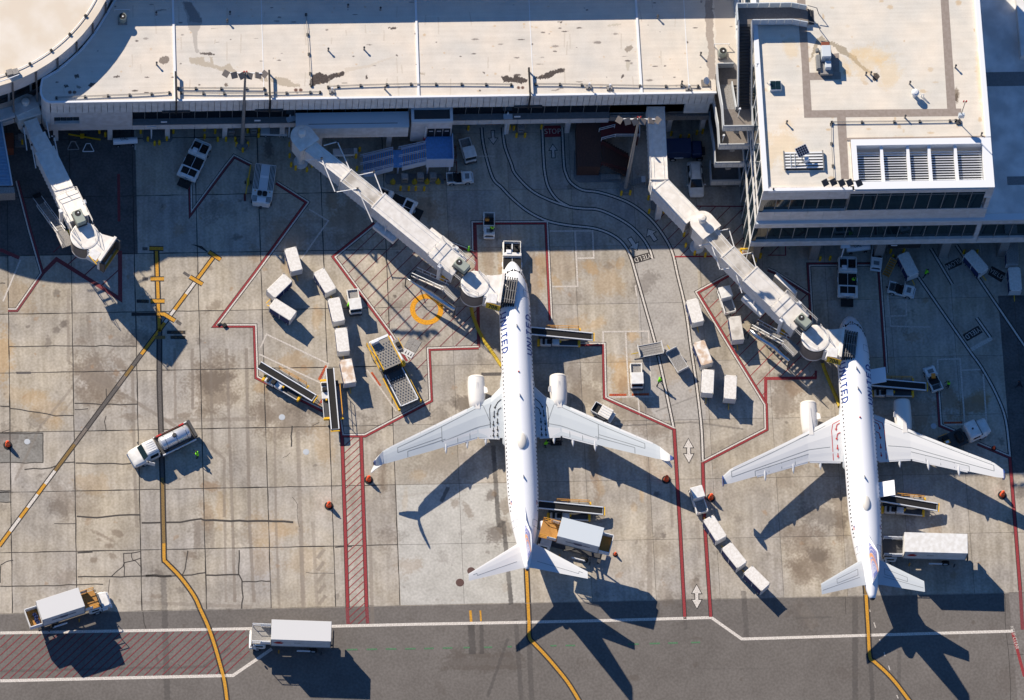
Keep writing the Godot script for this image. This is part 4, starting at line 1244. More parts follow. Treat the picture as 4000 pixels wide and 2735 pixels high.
func build_tower() -> void:
	var H := 23.0
	var X0 := 28.95
	var X1 := 56.5
	var Z1 := -10.4
	var t := thing("terminal_block", "tall white roofed terminal block with glazed storeys facing the aircraft", "building", V(42.0,0,-10.4))
	var O := V(-42.0,0,10.4)
	canvas(28.0,-39.0,30.0,30.0,480,480,rgb(212,205,193),61)
	var tan := rgb(150,138,118)
	puddle([37.08,-30.82,37.73,-30.21,38.78,-29.68,40.1,-29.14,40.33,-28.39,41.11,-27.93,41.59,-26.88,42.35,-26.13,42.87,-25.83,42.46,-25.68,41.81,-26.14,41.43,-26.59,40.8,-27.27,40.03,-28.1,39.24,-28.41,38.75,-29.16,37.82,-29.62,36.59,-29.49,35.82,-28.01,35.53,-27.72,36.02,-29.05,36.65,-30.38],tan,0.8)
	puddle([43,-25.68,43.55,-25.81,43.93,-25.36,43.76,-24.92,43.34,-24.63,43.02,-24.93],rgb(50,44,42),0.95)
	puddle([52.59,-22.56,52.79,-23,53.09,-22.4,52.91,-21.82,52.65,-21.89],rgb(70,60,54),0.9)
	blot(V(52.8,22.7,-22.48).x,V(52.8,22.7,-22.48).z,0.4,1.1,0.0,rgb(110,96,80),0.7)
	for q in [[V(42.77,22.7,-28.35),3.4,1.2],[V(42,22.7,-27.03),2.4,2.2],[V(38.57,22.7,-26.49),2.2,2.0],[V(46.06,22.7,-16.92),6.0,0.5],[V(55.84,22.7,-24.73),0.5,5.0],[V(33.32,22.7,-29.24),1.2,1.4],[V(44.76,22.7,-25.65),2.0,2.0],[V(34.73,22.7,-30.11),0.4,0.9],[V(31.44,22.7,-16.28),3.0,3.0]]:
		blot(q[0].x,q[0].z,q[1],q[2],0.0,rgb(222,186,130),0.28)
	rng.seed = 5
	for q in 60:
		blot(rng.randf_range(29.0,56.0),rng.randf_range(-36.0,-11.0),rng.randf_range(0.1,0.5),rng.randf_range(0.1,0.5),0.0,rgb(190,160,120),rng.randf_range(0.2,0.6))
	var rm := canvas_material(0.85)
	var s := S()
	sheet(s,poly([X0,-45.0,X1,-45.0,X1,-17.0,39.7,-17.0,39.7,Z1 - 0.3,X0,Z1 - 0.3]),H - 0.3,Rect2(GX0,GZ0,GW,GD))
	o_at(part(t,"roof", s,rm),O)
	# walls
	s = S()
	slab_box(s,X0+0.05,X1 - 0.05,6.4,H - 3.4,-45.0,Z1 - 0.6)
	o_at(part(t,"inner_wall", s,M.facade),O)
	s = S()
	slab_box(s,X0,X0+0.5,0.0,H - 0.02,-45.0,Z1 - 0.1)
	o_at(part(t,"west_wall", s,M.glass_teal),O)
	for q in [[22.2,23.0],[15.6,16.7],[12.8,14.0],[6.3,7.7]]:
		s = S()
		slab_box(s,X0 - 0.05,X0+0.4,q[0],q[1],-45.0,Z1 - 0.02)
		o_at(part(t,"west_band", s,M.panel),O)
	for k in 12:
		s = S()
		slab_box(s,X0 - 0.06,X0+0.1,0.0,22.2,Z1 - 0.3 - k*2.1,Z1 - 0.12 - k*2.1)
		o_at(part(t,"west_mullion", s,M.coping),O)
	s = S()
	slab_box(s,X1 - 0.5,X1,6.0,H - 0.02,-45.0,Z1 - 0.1)
	o_at(part(t,"east_wall", s,M.facade),O)
	# parapet copings
	for q in [[X0 - 0.03,X0+0.55,-45.0,Z1],[X1 - 0.55,X1+0.03,-45.0,-17.0],[X0+0.55,39.5,Z1 - 0.3,Z1+0.03]]:
		s = S()
		slab_box(s,q[0],q[1],H - 0.4,H+0.12,q[2],q[3])
		o_at(part(t,"coping", s,M.coping),O)
	# front: fascia,bands of panels and glass
	var bands := [[20.4,23.0],[11.9,16.75],[6.3,7.7]]
	for b in bands:
		var np := 14
		for k in np:
			var w := (X1 - X0)/np
			s = S()
			slab_box(s,X0+k*w+0.012,X0+(k+1)*w - 0.012,b[0],b[1] - 0.05,Z1 - 0.55,Z1)
			o_at(part(t,"facing_panel", s,M.facade),O)
	s = S()
	slab_box(s,X0,X1+12.0,13.7,14.0,Z1 - 0.5,Z1+0.35)
	o_at(part(t,"string_course", s,M.sky_blue_panel),O)
	glazing(t,O,X0+0.2,39.3,16.75,20.4,Z1 - 0.35,1.62)
	glazing(t,O,X0+0.2,X1 - 0.3,7.7,11.9,Z1 - 0.35,1.62)
	# the projecting glazed corner on the right
	for q in [[39.4,55.6,17.1,22.1]]:
		glazing(t,O,q[0],q[1],q[2],q[3],Z1+0.04,1.64)
	s = S()
	slab_box(s,39.3,55.8,22.1,22.95,Z1 - 0.5,Z1+0.12)
	slab_box(s,39.3,55.8,16.75,17.1,Z1 - 0.5,Z1+0.12)
	o_at(part(t,"glazing_frame", s,M.facade),O)
	# undercroft
	s = S()
	slab_box(s,X0+1.0,68.0,-0.02,6.3,-40.0,-14.5)
	o_at(part(t,"undercroft_wall", s,M.dark_grey),O)
	s = S()
	slab_box(s,X0+0.5,68.0,6.0,6.3,-16.0,Z1 - 0.1)
	o_at(part(t,"undercroft_ceiling", s,M.facade),O)
	for x in [30.0,37.3,45.3,53.3,60.5]:
		s = S()
		slab_box(s,x - 0.55,x+0.55,-0.02,6.0,-12.2,-11.1)
		o_at(part(t,"pier", s,M.mid_grey),O)
	# sunk louvre well: raised frame,dark pit and sloping slats in five bays
	s = S()
	slab_box(s,39.75,40.35,H - 3.0,H+0.1,-16.9,Z1 - 0.02)
	slab_box(s,55.45,X1+0.02,H - 3.0,H+0.1,-16.9,Z1 - 0.02)
	slab_box(s,40.35,55.45,H - 3.0,H+0.1,-16.9,-16.1)
	slab_box(s,40.35,55.45,H - 0.9,H+0.1,-11.4,Z1 - 0.02)
	o_at(part(t,"louvre_frame", s,M.coping),O)
	s = S()
	slab_box(s,39.8,55.9,H - 3.3,H - 3.0,-16.9,-10.6)
	o_at(part(t,"well_floor", s,M.black),O)
	var bays := [[40.45,43.15],[43.6,46.3],[46.75,48.85],[49.3,52.0],[52.45,55.35]]
	var slat := {}
	for b in bays:
		var w: float = b[1] - b[0]
		var m := box_mesh(V(w,0.04,0.13))
		for k in 13:
			var o := inst(t,"louvre_slat", m,M.slat,V((b[0]+b[1])*0.5,H - 0.85,-15.5+k*0.325)+O)
			o.rotation.x = 0.35
	for x in [43.37,46.52,49.07,52.22]:
		s = S()
		slab_box(s,x - 0.17,x+0.17,H - 1.1,H - 0.25,-16.1,-11.4)
		o_at(part(t,"louvre_beam", s,M.coping),O)
	# grey walk pads
	for q in [[34.48,-35.94,35.5,-35.92,35.35,-20.95,51.62,-20.88,51.86,-35.68,52.82,-35.66,52.68,-20.89,53.32,-20.88,53.21,-19.89,39.37,-19.97,39.25,-11.92,38.31,-11.94,38.31,-19.96,34.4,-19.98,34.43,-22.71,34.53,-26.85],[35.41,-25.87,39.14,-25.88,39.12,-24.92,35.38,-24.91],[39.1,-28.41,39.01,-25.89,37.99,-25.9,38.14,-28.27]]:
		s = S()
		sheet(s,poly(q),H - 0.294)
		o_at(part(t,"walk_pad", s,M.pad),O)
	s = S()
	slab_box(s,39.3,56.1,H - 0.3,H - 0.2,-17.25,-16.9)
	o_at(part(t,"flashing", s,M.pad),O)
	# lower wing to the right
	var w2 := thing("side_wing", "lower flat roofed wing in shade beside the tall terminal block", "building", V(62.5,0,-10.5))
	O = V(-62.5,0,10.5)
	s = S()
	slab_box(s,56.52,72.0,6.4,13.45,-28.2,-10.75)
	o_at(part(w2,"wall", s,M.facade),O)
	s = S()
	slab_box(s,56.52,72.0,13.45,13.6,-28.0,-10.8)
	o_at(part(w2,"roof", s,mat("shade_roof", rgb(224,224,222),0.85,0.0,grime_texture(71,0.6,0.02,Color(0.66,0.66,0.66)),0.05)),O)
	s = S()
	slab_box(s,56.52,72.0,6.4,14.2,-45.0,-29.5)
	o_at(part(w2,"upper_roof_block", s,M.shade_roof),O)
	s = S()
	hexa(s,[V(56.52,13.5,-27.9),V(72,13.5,-27.9),V(72,13.5,-29.5),V(56.52,13.5,-29.5),V(56.52,13.65,-27.9),V(72,13.65,-27.9),V(72,14.18,-29.5),V(56.52,14.18,-29.5)])
	o_at(part(w2,"sloped_curb", s,M.kerb),O)
	s = S()
	slab_box(s,62.3,72.0,14.2,15.6,-45.0,-31.0)
	o_at(part(w2,"plant_block", s,M.shade_roof),O)
	s = S()
	slab_box(s,59.7,63.0,13.6,13.64,-15.9,-14.8)
	o_at(part(w2,"roof_pad", s,M.grey),O)
	for k in 8:
		s = S()
		slab_box(s,56.55+k*1.9,56.55+k*1.9+1.87,11.95,13.66,-10.75,-10.42)
		o_at(part(w2,"facing_panel", s,M.facade),O)
		s = S()
		slab_box(s,56.55+k*1.9,56.55+k*1.9+1.87,6.35,7.65,-10.75,-10.42)
		o_at(part(w2,"facing_panel", s,M.facade),O)
	glazing(w2,O,56.6,71.8,7.7,11.9,-10.7,1.9)
	s = S()
	slab_box(s,56.55,72.0,13.45,13.85,-10.8,-10.45)
	o_at(part(w2,"coping", s,M.sky_blue_panel),O)
	# covered gap between the two buildings
	var g := thing("gap_cover", "pale curved metal cover with pipes over the gap between the roofs", "canopy", V(28.6,RH,-37.0))
	s = S()
	var rings := []
	for zz in [-6.0,0.0,5.4]:
		var r := []
		for i in 9:
			var a := PI*i/8.0
			r.append(V(cos(a)*0.45,sin(a)*0.5+0.1,zz))
		r.append(V(-0.45,0.0,zz))
		r.append(V(0.45,0.0,zz))
		rings.append(r)
	skin(s,rings,true,true)
	part(g,"metal_cover", s,M.sky_blue_panel)
	for k in 6:
		s = S()
		slab_box(s,-0.47,0.47,0.0,0.64,-5.5+k*2.0,-5.4+k*2.0)
		part(g,"rib", s,M.coping)
	s = S()
	cyl(s,V(-0.05,0.75,-6.0),V(0.0,0.75,4.0),0.09,0.09,8)
	part(g,"pipe", s,M.coping)
	s = S()
	cyl(s,V(0.3,0.6,-4.0),V(0.25,0.6,3.6),0.05,0.05,8)
	part(g,"pipe", s,M.steel)

func build_stairs() -> void:
	# switchback fire stair: four south landings joined by flights
	var t := thing("outside_staircase", "white walled switchback staircase climbing beside the terminal block", "staircase", V(27.0,0,-22.0))
	var O := V(-27.0,0,22.0)
	var F := 17.5
	var wall: Material = M.stair_wall
	for lv in 4:
		var y := F - 5.4*lv
		var s := S()
		slab_box(s,25.3,28.75,y - 0.25,y,-23.6,-20.95)
		o_at(part(t,"landing", s,M.taupe),O)
		s = S()
		slab_box(s,25.2,28.85,y - 0.3,y+1.25,-20.95,-20.83)
		o_at(part(t,"front_wall", s,wall),O)
		for x in [25.2,28.75]:
			s = S()
			slab_box(s,x - 0.06,x+0.06,y - 0.3,y+1.25,-23.6,-20.95)
			o_at(part(t,"side_wall", s,wall),O)
		s = S()
		slab_box(s,26.6,27.2,y - 0.9,y - 0.25,-22.0,-20.8)
		o_at(part(t,"bracket", s,M.mid_grey),O)
		for k in 5:
			s = S()
			slab_box(s,25.25+k*0.72,25.25+k*0.72+0.66,y - 0.05,y+0.9,-20.83,-20.80)
			o_at(part(t,"wall_panel", s,M.panel),O)
		# west flight down towards the north landing,and the rail wall beside it
		var yn := y - 2.7
		if lv < 3:
			for k in 14:
				s = S()
				slab_box(s,25.35,26.75,yn+(k+0.0)*0.193 - 0.1,yn+(k+1)*0.193,-28.0+k*0.314,-28.0+(k+1)*0.314+0.02)
				o_at(part(t,"step", s,M.mid_grey if lv == 0 else M.taupe),O)
			s = S()
			slab_box(s,25.3,28.3,yn - 0.25,yn,-30.3,-28.0)
			o_at(part(t,"north_landing", s,M.taupe),O)
			s = S()
			hexa(s,[V(25.14,y - 0.3,-23.6),V(25.26,y - 0.3,-23.6),V(25.26,yn - 0.3,-28.0),V(25.14,yn - 0.3,-28.0),V(25.14,y+1.25,-23.6),V(25.26,y+1.25,-23.6),V(25.26,yn+1.25,-28.0),V(25.14,yn+1.25,-28.0)])
			slab_box(s,25.14,25.26,yn - 0.3,yn+1.25,-30.3,-28.0)
			slab_box(s,25.26,27.2,yn - 0.3,yn+1.25,-30.42,-30.3)
			o_at(part(t,"west_wall", s,wall),O)
			s = S()
			hexa(s,[V(26.8,y - 0.3,-23.4),V(26.92,y - 0.3,-23.4),V(26.92,yn - 0.3,-28.0),V(26.8,yn - 0.3,-28.0),V(26.8,y+1.15,-23.4),V(26.92,y+1.15,-23.4),V(26.92,yn+1.15,-28.0),V(26.8,yn+1.15,-28.0)])
			o_at(part(t,"middle_wall", s,wall),O)
			# east flight from the north landing down to the next south landing
			for k in 14:
				s = S()
				slab_box(s,27.0,28.65,yn - (k+1)*0.193 - 0.1,yn - k*0.193 - 0.193,-28.0+k*0.314,-28.0+(k+1)*0.314+0.02)
				o_at(part(t,"step", s,M.taupe),O)
	# top flight up to the roof bridge
	var y1 := 23.3
	for k in 27:
		var s := S()
		slab_box(s,27.25,28.6,F+k*0.215 - 0.1,F+(k+1)*0.215,-23.6 - (k+1)*0.315,-23.6 - k*0.315+0.02)
		o_at(part(t,"step", s,M.dark_grey),O)
	for x in [27.1,28.7]:
		var s := S()
		hexa(s,[V(x - 0.06,F - 0.3,-23.4),V(x+0.06,F - 0.3,-23.4),V(x+0.06,y1 - 0.3,-32.1),V(x - 0.06,y1 - 0.3,-32.1),V(x - 0.06,F+1.25,-23.4),V(x+0.06,F+1.25,-23.4),V(x+0.06,y1+1.25,-32.1),V(x - 0.06,y1+1.25,-32.1)])
		o_at(part(t,"flight_wall", s,wall),O)
	var pw := [26.9,-26.9,32.13,-26.82,33.15,-26.52,33.11,-25.81,31.88,-26.14,28.22,-26.08,26.85,-26.11]
	var s3 := S()
	slab_box(s3,26.95,35.6,y1 - 0.25,y1,-34.3,-32.1)
	hexa(s3,[V(33.8,y1 - 0.25,-32.1),V(35.6,y1 - 0.25,-32.1),V(35.6,y1 - 0.25,-34.3),V(33.8,y1 - 0.25,-34.3),V(33.8,y1,-32.1),V(35.6,y1 - 0.01,-32.1),V(35.6,y1 - 0.01,-34.3),V(33.8,y1,-34.3)])
	o_at(part(t,"bridge_deck", s3,M.taupe),O)
	for q in [[26.95,-34.3,33.6,-34.3],[33.6,-34.3,35.4,-33.9],[28.75,-32.1,33.6,-32.1],[33.6,-32.1,35.4,-31.7],[27.0,-34.3,27.0,-32.1]]:
		var n := 5 if q[2] - q[0] > 3.0 else 2
		for k in n:
			s3 = S()
			var a := Vector2(q[0],q[1]).lerp(Vector2(q[2],q[3]),(k+0.02)/n)
			var b := Vector2(q[0],q[1]).lerp(Vector2(q[2],q[3]),(k+0.98)/n)
			bar(s3,V(a.x,y1+0.55,a.y),V(b.x,y1+0.55,b.y),0.1,1.4)
			o_at(part(t,"bridge_wall", s3,M.sky_blue_panel),O)
	for q in [[35.5,-31.9],[35.5,-34.0]]:
		s3 = S()
		tube(s3,[V(q[0],y1+1.0,q[1]),V(q[0]+1.1,y1+0.9,q[1]+0.3),V(q[0]+1.5,y1 - 0.6,q[1]+0.4)],0.05,6)
		o_at(part(t,"hand_rail", s3,M.grey),O)
	for k in 4:
		s3 = S()
		slab_box(s3,35.5+k*0.28,35.5+k*0.28+0.3,y1 - 0.25 - (k+1)*0.2,y1 - (k+1)*0.18,-34.1,-32.2)
		o_at(part(t,"step", s3,M.dark_grey),O)
	# lamps standing on the landings
	for q in [[V(28.97,24.9,-26.17),24.0],[V(27.12,19.8,-22.55),17.4],[V(25.64,14.4,-21.52),12.0]]:
		s3 = S()
		var p: Vector3 = q[0]
		cyl(s3,V(p.x,q[1],p.z),p,0.05,0.05,6)
		cyl(s3,p,p+V(0,0.22,0),0.16,0.12,8)
		o_at(part(t,"lamp", s3,M.coping),O)

# ---------------------------------------------------------------- airliners
# fuselage stations: z from the nose,centre height,half width,half height
var fus: Array

func fus_at(z: float) -> Array:
	for i in fus.size() - 1:
		if z <= fus[i+1][0]:
			var t: float = (z - fus[i][0])/(fus[i+1][0] - fus[i][0])
			return [z,lerpf(fus[i][1],fus[i+1][1],t),lerpf(fus[i][2],fus[i+1][2],t),lerpf(fus[i][3],fus[i+1][3],t)]
	return fus[-1]

# point on the skin; th from the crown,positive to the right wing
func skin_pt(z: float,th: float,off: float) -> Vector3:
	var f := fus_at(z)
	return V(sin(th)*(f[2]+off),f[1]+cos(th)*(f[3]+off),z)

func skin_patch(s: SurfaceTool,pts: Array,off: float) -> void:
	# pts: [z,theta] corners of a convex patch
	var c := Vector2.ZERO
	for p in pts:
		c += Vector2(p[0],p[1])
	c /= pts.size()
	for i in pts.size():
		var a: Array = pts[i]
		var b: Array = pts[(i+1) % pts.size()]
		var v0 := skin_pt(c.x,c.y,off)
		var v1 := skin_pt(a[0],a[1],off)
		var v2 := skin_pt(b[0],b[1],off)
		if (v1 - v0).cross(v2 - v0).dot(v0 - V(0,fus_at(c.x)[1],c.x)) > 0.0:
			tri(s,v0,v2,v1)
		else:
			tri(s,v0,v1,v2)

func skin_stroke(s: SurfaceTool,z0: float,t0: float,z1: float,t1: float,w: float,off: float) -> void:
	# a painted stroke between two points of the skin,cut into short pieces
	var r: float = fus_at((z0+z1)*0.5)[2]
	var d := Vector2(z1 - z0,(t1 - t0)*r)
	var l := d.length()
	var nn := Vector2(-d.y,d.x)/l*w*0.5
	var n := maxi(1,int(l/0.16))
	for i in n:
		var a := float(i)/n
		var b := float(i+1)/n
		var za := lerpf(z0,z1,a)
		var zb := lerpf(z0,z1,b)
		var ta := lerpf(t0,t1,a)
		var tb := lerpf(t0,t1,b)
		var q := [skin_pt(za+nn.x,ta+nn.y/r,off),skin_pt(zb+nn.x,tb+nn.y/r,off),skin_pt(zb - nn.x,tb - nn.y/r,off),skin_pt(za - nn.x,ta - nn.y/r,off)]
		quad(s,q[0],q[1],q[2],q[3])

func skin_word(parent: Node3D,zs: float,ze: float,side: float,th_top: float,th_bot: float,w: float) -> void:
	# U N I T E D,letter tops towards the crown; strokes in letter units 0..1
	var L := {
		"U": [[0,1,0,0.25],[0,0.25,0.25,0.02],[0.25,0.02,0.75,0.02],[0.75,0.02,1,0.25],[1,0.25,1,1]],
		"N": [[0,0,0,1],[0,1,1,0],[1,0,1,1]],
		"I": [[0.5,0,0.5,1]],
		"T": [[0.5,0,0.5,1],[0,0.95,1,0.95]],
		"E": [[0,0,0,1],[0,0.95,1,0.95],[0,0.5,0.85,0.5],[0,0.05,1,0.05]],
		"D": [[0,0,0,1],[0,0.95,0.6,0.95],[0.6,0.95,1,0.65],[1,0.65,1,0.35],[1,0.35,0.6,0.05],[0.6,0.05,0,0.05]],
	}
	var step := (ze - zs)/5.6
	var k := 0.0
	for ch in "UNITED":
		var lw := 0.2 if ch == "I" else 0.62
		var s := S()
		for q in L[ch]:
			var z0: float = zs+(k+(q[0] if ch != "I" else 0.5)*lw)*step
			var z1: float = zs+(k+(q[2] if ch != "I" else 0.5)*lw)*step
			skin_stroke(s,z0,side*lerpf(th_bot,th_top,q[1]),z1,side*lerpf(th_bot,th_top,q[3]),w,0.014)
		part(parent,"letter", s,M.blue_paint)
		k += lw+0.4

func foil_ring(x: float,zl: float,zt: float,y: float,th: float,vertical := false) -> Array:
	# closed airfoil section; th is thickness over chord
	var c := zt - zl
	var r := []
	var f := [[1.0,0.0],[0.7,0.32],[0.4,0.5],[0.15,0.42],[0.03,0.2],[0.0,0.0],[0.03,-0.16],[0.15,-0.34],[0.4,-0.4],[0.7,-0.24]]
	for p in f:
		if vertical:
			r.append(V(p[1]*c*th,y,zl+p[0]*c))
		else:
			r.append(V(x,y+p[1]*c*th,zl+p[0]*c))
	return r

func foil(s: SurfaceTool,st: Array,vertical := false) -> void:
	var rings := []
	for q in st:
		rings.append(foil_ring(q[0],q[1],q[2],q[3],q[4],vertical))
	if (not vertical and st[-1][0] < st[0][0]) or (vertical and st[-1][3] > st[0][3]):
		for r in rings:
			r.reverse()
	# vertical surfaces and left wings are wound the other way round
	skin(s,rings,true,true)

func wing_top(st: Array,x: float,c: float) -> Vector3:
	var ax := absf(x)
	for i in st.size() - 1:
		var a := absf(st[i][0])
		var b := absf(st[i+1][0])
		if ax <= b or i == st.size() - 2:
			var t := (ax - a)/(b - a)
			var zl := lerpf(st[i][1],st[i+1][1],t)
			var zt := lerpf(st[i][2],st[i+1][2],t)
			var y := lerpf(st[i][3],st[i+1][3],t)
			var th := lerpf(st[i][4],st[i+1][4],t)
			var prof := [[0.0,0.0],[0.03,0.2],[0.15,0.42],[0.4,0.5],[0.7,0.32],[1.0,0.0]]
			var h := 0.0
			for k in 5:
				if c <= prof[k+1][0]:
					h = lerpf(prof[k][1],prof[k+1][1],(c - prof[k][0])/(prof[k+1][0] - prof[k][0]))
					break
			return V(x,y+h*(zt - zl)*th,zl+c*(zt - zl))
	return Vector3.ZERO

func wing_line(s: SurfaceTool,st: Array,pts: Array,w: float) -> void:
	# a joint between panels: pts are [x,chord fraction]
	for i in pts.size() - 1:
		var n := 8
		for k in n:
			var a := wing_top(st,lerpf(pts[i][0],pts[i+1][0],float(k)/n),lerpf(pts[i][1],pts[i+1][1],float(k)/n))
			var b := wing_top(st,lerpf(pts[i][0],pts[i+1][0],float(k+1)/n),lerpf(pts[i][1],pts[i+1][1],float(k+1)/n))
			bar(s,a,b,w,0.024)

func wheel_pair(parent: Node3D,at: Vector3,r: float,gap: float) -> void:
	var s := S()
	cyl(s,at+V(0,r,0),at+V(0,r+1.6,0),0.13,0.13,8)
	part(parent,"gear_leg", s,M.steel)
	for k in [-1,1]:
		s = S()
		s.set_smooth_group(-1)
		cyl(s,at+V(k*gap - 0.18,r,0),at+V(k*gap+0.18,r,0),r,r,16)
		var w := part(parent,"wheel", s,M.tyre)
		s = S()
		cyl(s,at+V(k*gap - 0.19,r,0),at+V(k*gap+0.19,r,0),r*0.5,r*0.5,12)
		part(w,"hub", s,M.hub)

func nacelle(parent: Node3D,at: Vector3,r: float,l: float,inboard: float) -> void:
	var s := S()
	s.set_smooth_group(1)
	var rings := []
	var prof := [[0.10,0.80],[0.02,0.87],[0.0,0.92],[0.03,0.96],[0.12,1.0],[0.25,1.03],[0.5,1.03],[0.75,0.95],[1.0,0.78],[1.0,0.7]]
	for p in prof:
		var ring := []
		for i in 28:
			var a := TAU*i/28.0
			var squash := 0.95 if sin(a) < 0.0 else 1.0
			ring.append(at+V(cos(a)*r*p[1],sin(a)*r*p[1]*squash,p[0]*l))
		rings.append(ring)
	skin(s,rings)
	var e := part(parent,"engine", s,M.nacelle)
	s = S()
	s.set_smooth_group(1)
	rings = []
	for p in [[0.30,0.78],[0.10,0.80],[0.02,0.87],[-0.004,0.92],[0.03,0.975],[0.06,0.988]]:
		var ring := []
		for i in 28:
			var a := TAU*i/28.0
			ring.append(at+V(cos(a)*r*p[1],sin(a)*r*p[1]*(0.95 if sin(a) < 0.0 else 1.0),p[0]*l))
		rings.append(ring)
	skin(s,rings)
	part(e,"intake_lip", s,M.nacelle)
	s = S()
	cyl(s,at+V(0,0,l*0.3),at+V(0,0,l*0.34),r*0.8,r*0.8,20)
	part(e,"fan", s,M.dark_grey)
	s = S()
	lathe_z(s,at,[[0.01,l*0.16],[0.16,l*0.2],[0.3,l*0.3]])
	part(e,"spinner", s,M.grey)
	s = S()
	lathe_z(s,at,[[r*0.7,l*0.9],[r*0.5,l*1.1],[r*0.2,l*1.3],[0.02,l*1.4]])
	part(e,"exhaust", s,M.steel)
	s = S()
	# strake on the inboard flank
	var q := at+V(inboard*r*0.86,r*0.6,l*0.32)
	hexa(s,[q+V(-0.03,0,0.9),q+V(0.03,0,0.9),q+V(0.03,0,0),q+V(-0.03,0,0),q+V(inboard*0.4 - 0.02,0.3,0.9),q+V(inboard*0.4+0.02,0.3,0.9),q+V(inboard*0.34+0.02,0.26,0.3),q+V(inboard*0.34 - 0.02,0.26,0.3)])
	part(e,"strake", s,M.nacelle)

func lathe_z(s: SurfaceTool,at: Vector3,prof: Array) -> void:
	var rings := []
	for p in prof:
		var ring := []
		for i in 16:
			var a := TAU*i/16.0
			ring.append(at+V(cos(a)*p[0],sin(a)*p[0],p[1]))
		rings.append(ring)
	skin(s,rings,true,true)

func fin_texture() -> ImageTexture:
	# globe of pale meridians on blue with a gold band
	var n := 192
	var im := Image.create(n,n,false,Image.FORMAT_RGB8)
	var blue := rgb(26,62,168)
	var lav := rgb(170,178,220)
	var gold := rgb(232,140,44)
	for j in n:
		for i in n:
			var u := float(i)/n
			var v := float(j)/n
			var c := blue.lerp(lav,clampf((u*0.8+v*0.5 - 0.35)*1.6,0.0,1.0))
			var r := Vector2(u - 0.95,(v - 0.55)*1.1).length()
			if absf(fmod(r*9.0,1.0) - 0.5) < 0.09 and r > 0.12:
				c = rgb(226,218,226)
			var ang := atan2(v - 0.55,u - 0.95)
			if absf(fmod(absf(ang)*5.0,1.0) - 0.5) < 0.06:
				c = c.lerp(rgb(222,196,196),0.7)
			var band := absf(r - 0.62 - 0.2*(v - 0.4))
			if band < 0.05 or absf(r - 0.46 - 0.1*v) < 0.022:
				c = gold
			if u > 0.86 and v > 0.15 and v < 0.75:
				c = blue
			im.set_pixel(i,j,c)
	im.generate_mipmaps()
	return ImageTexture.create_from_image(im)

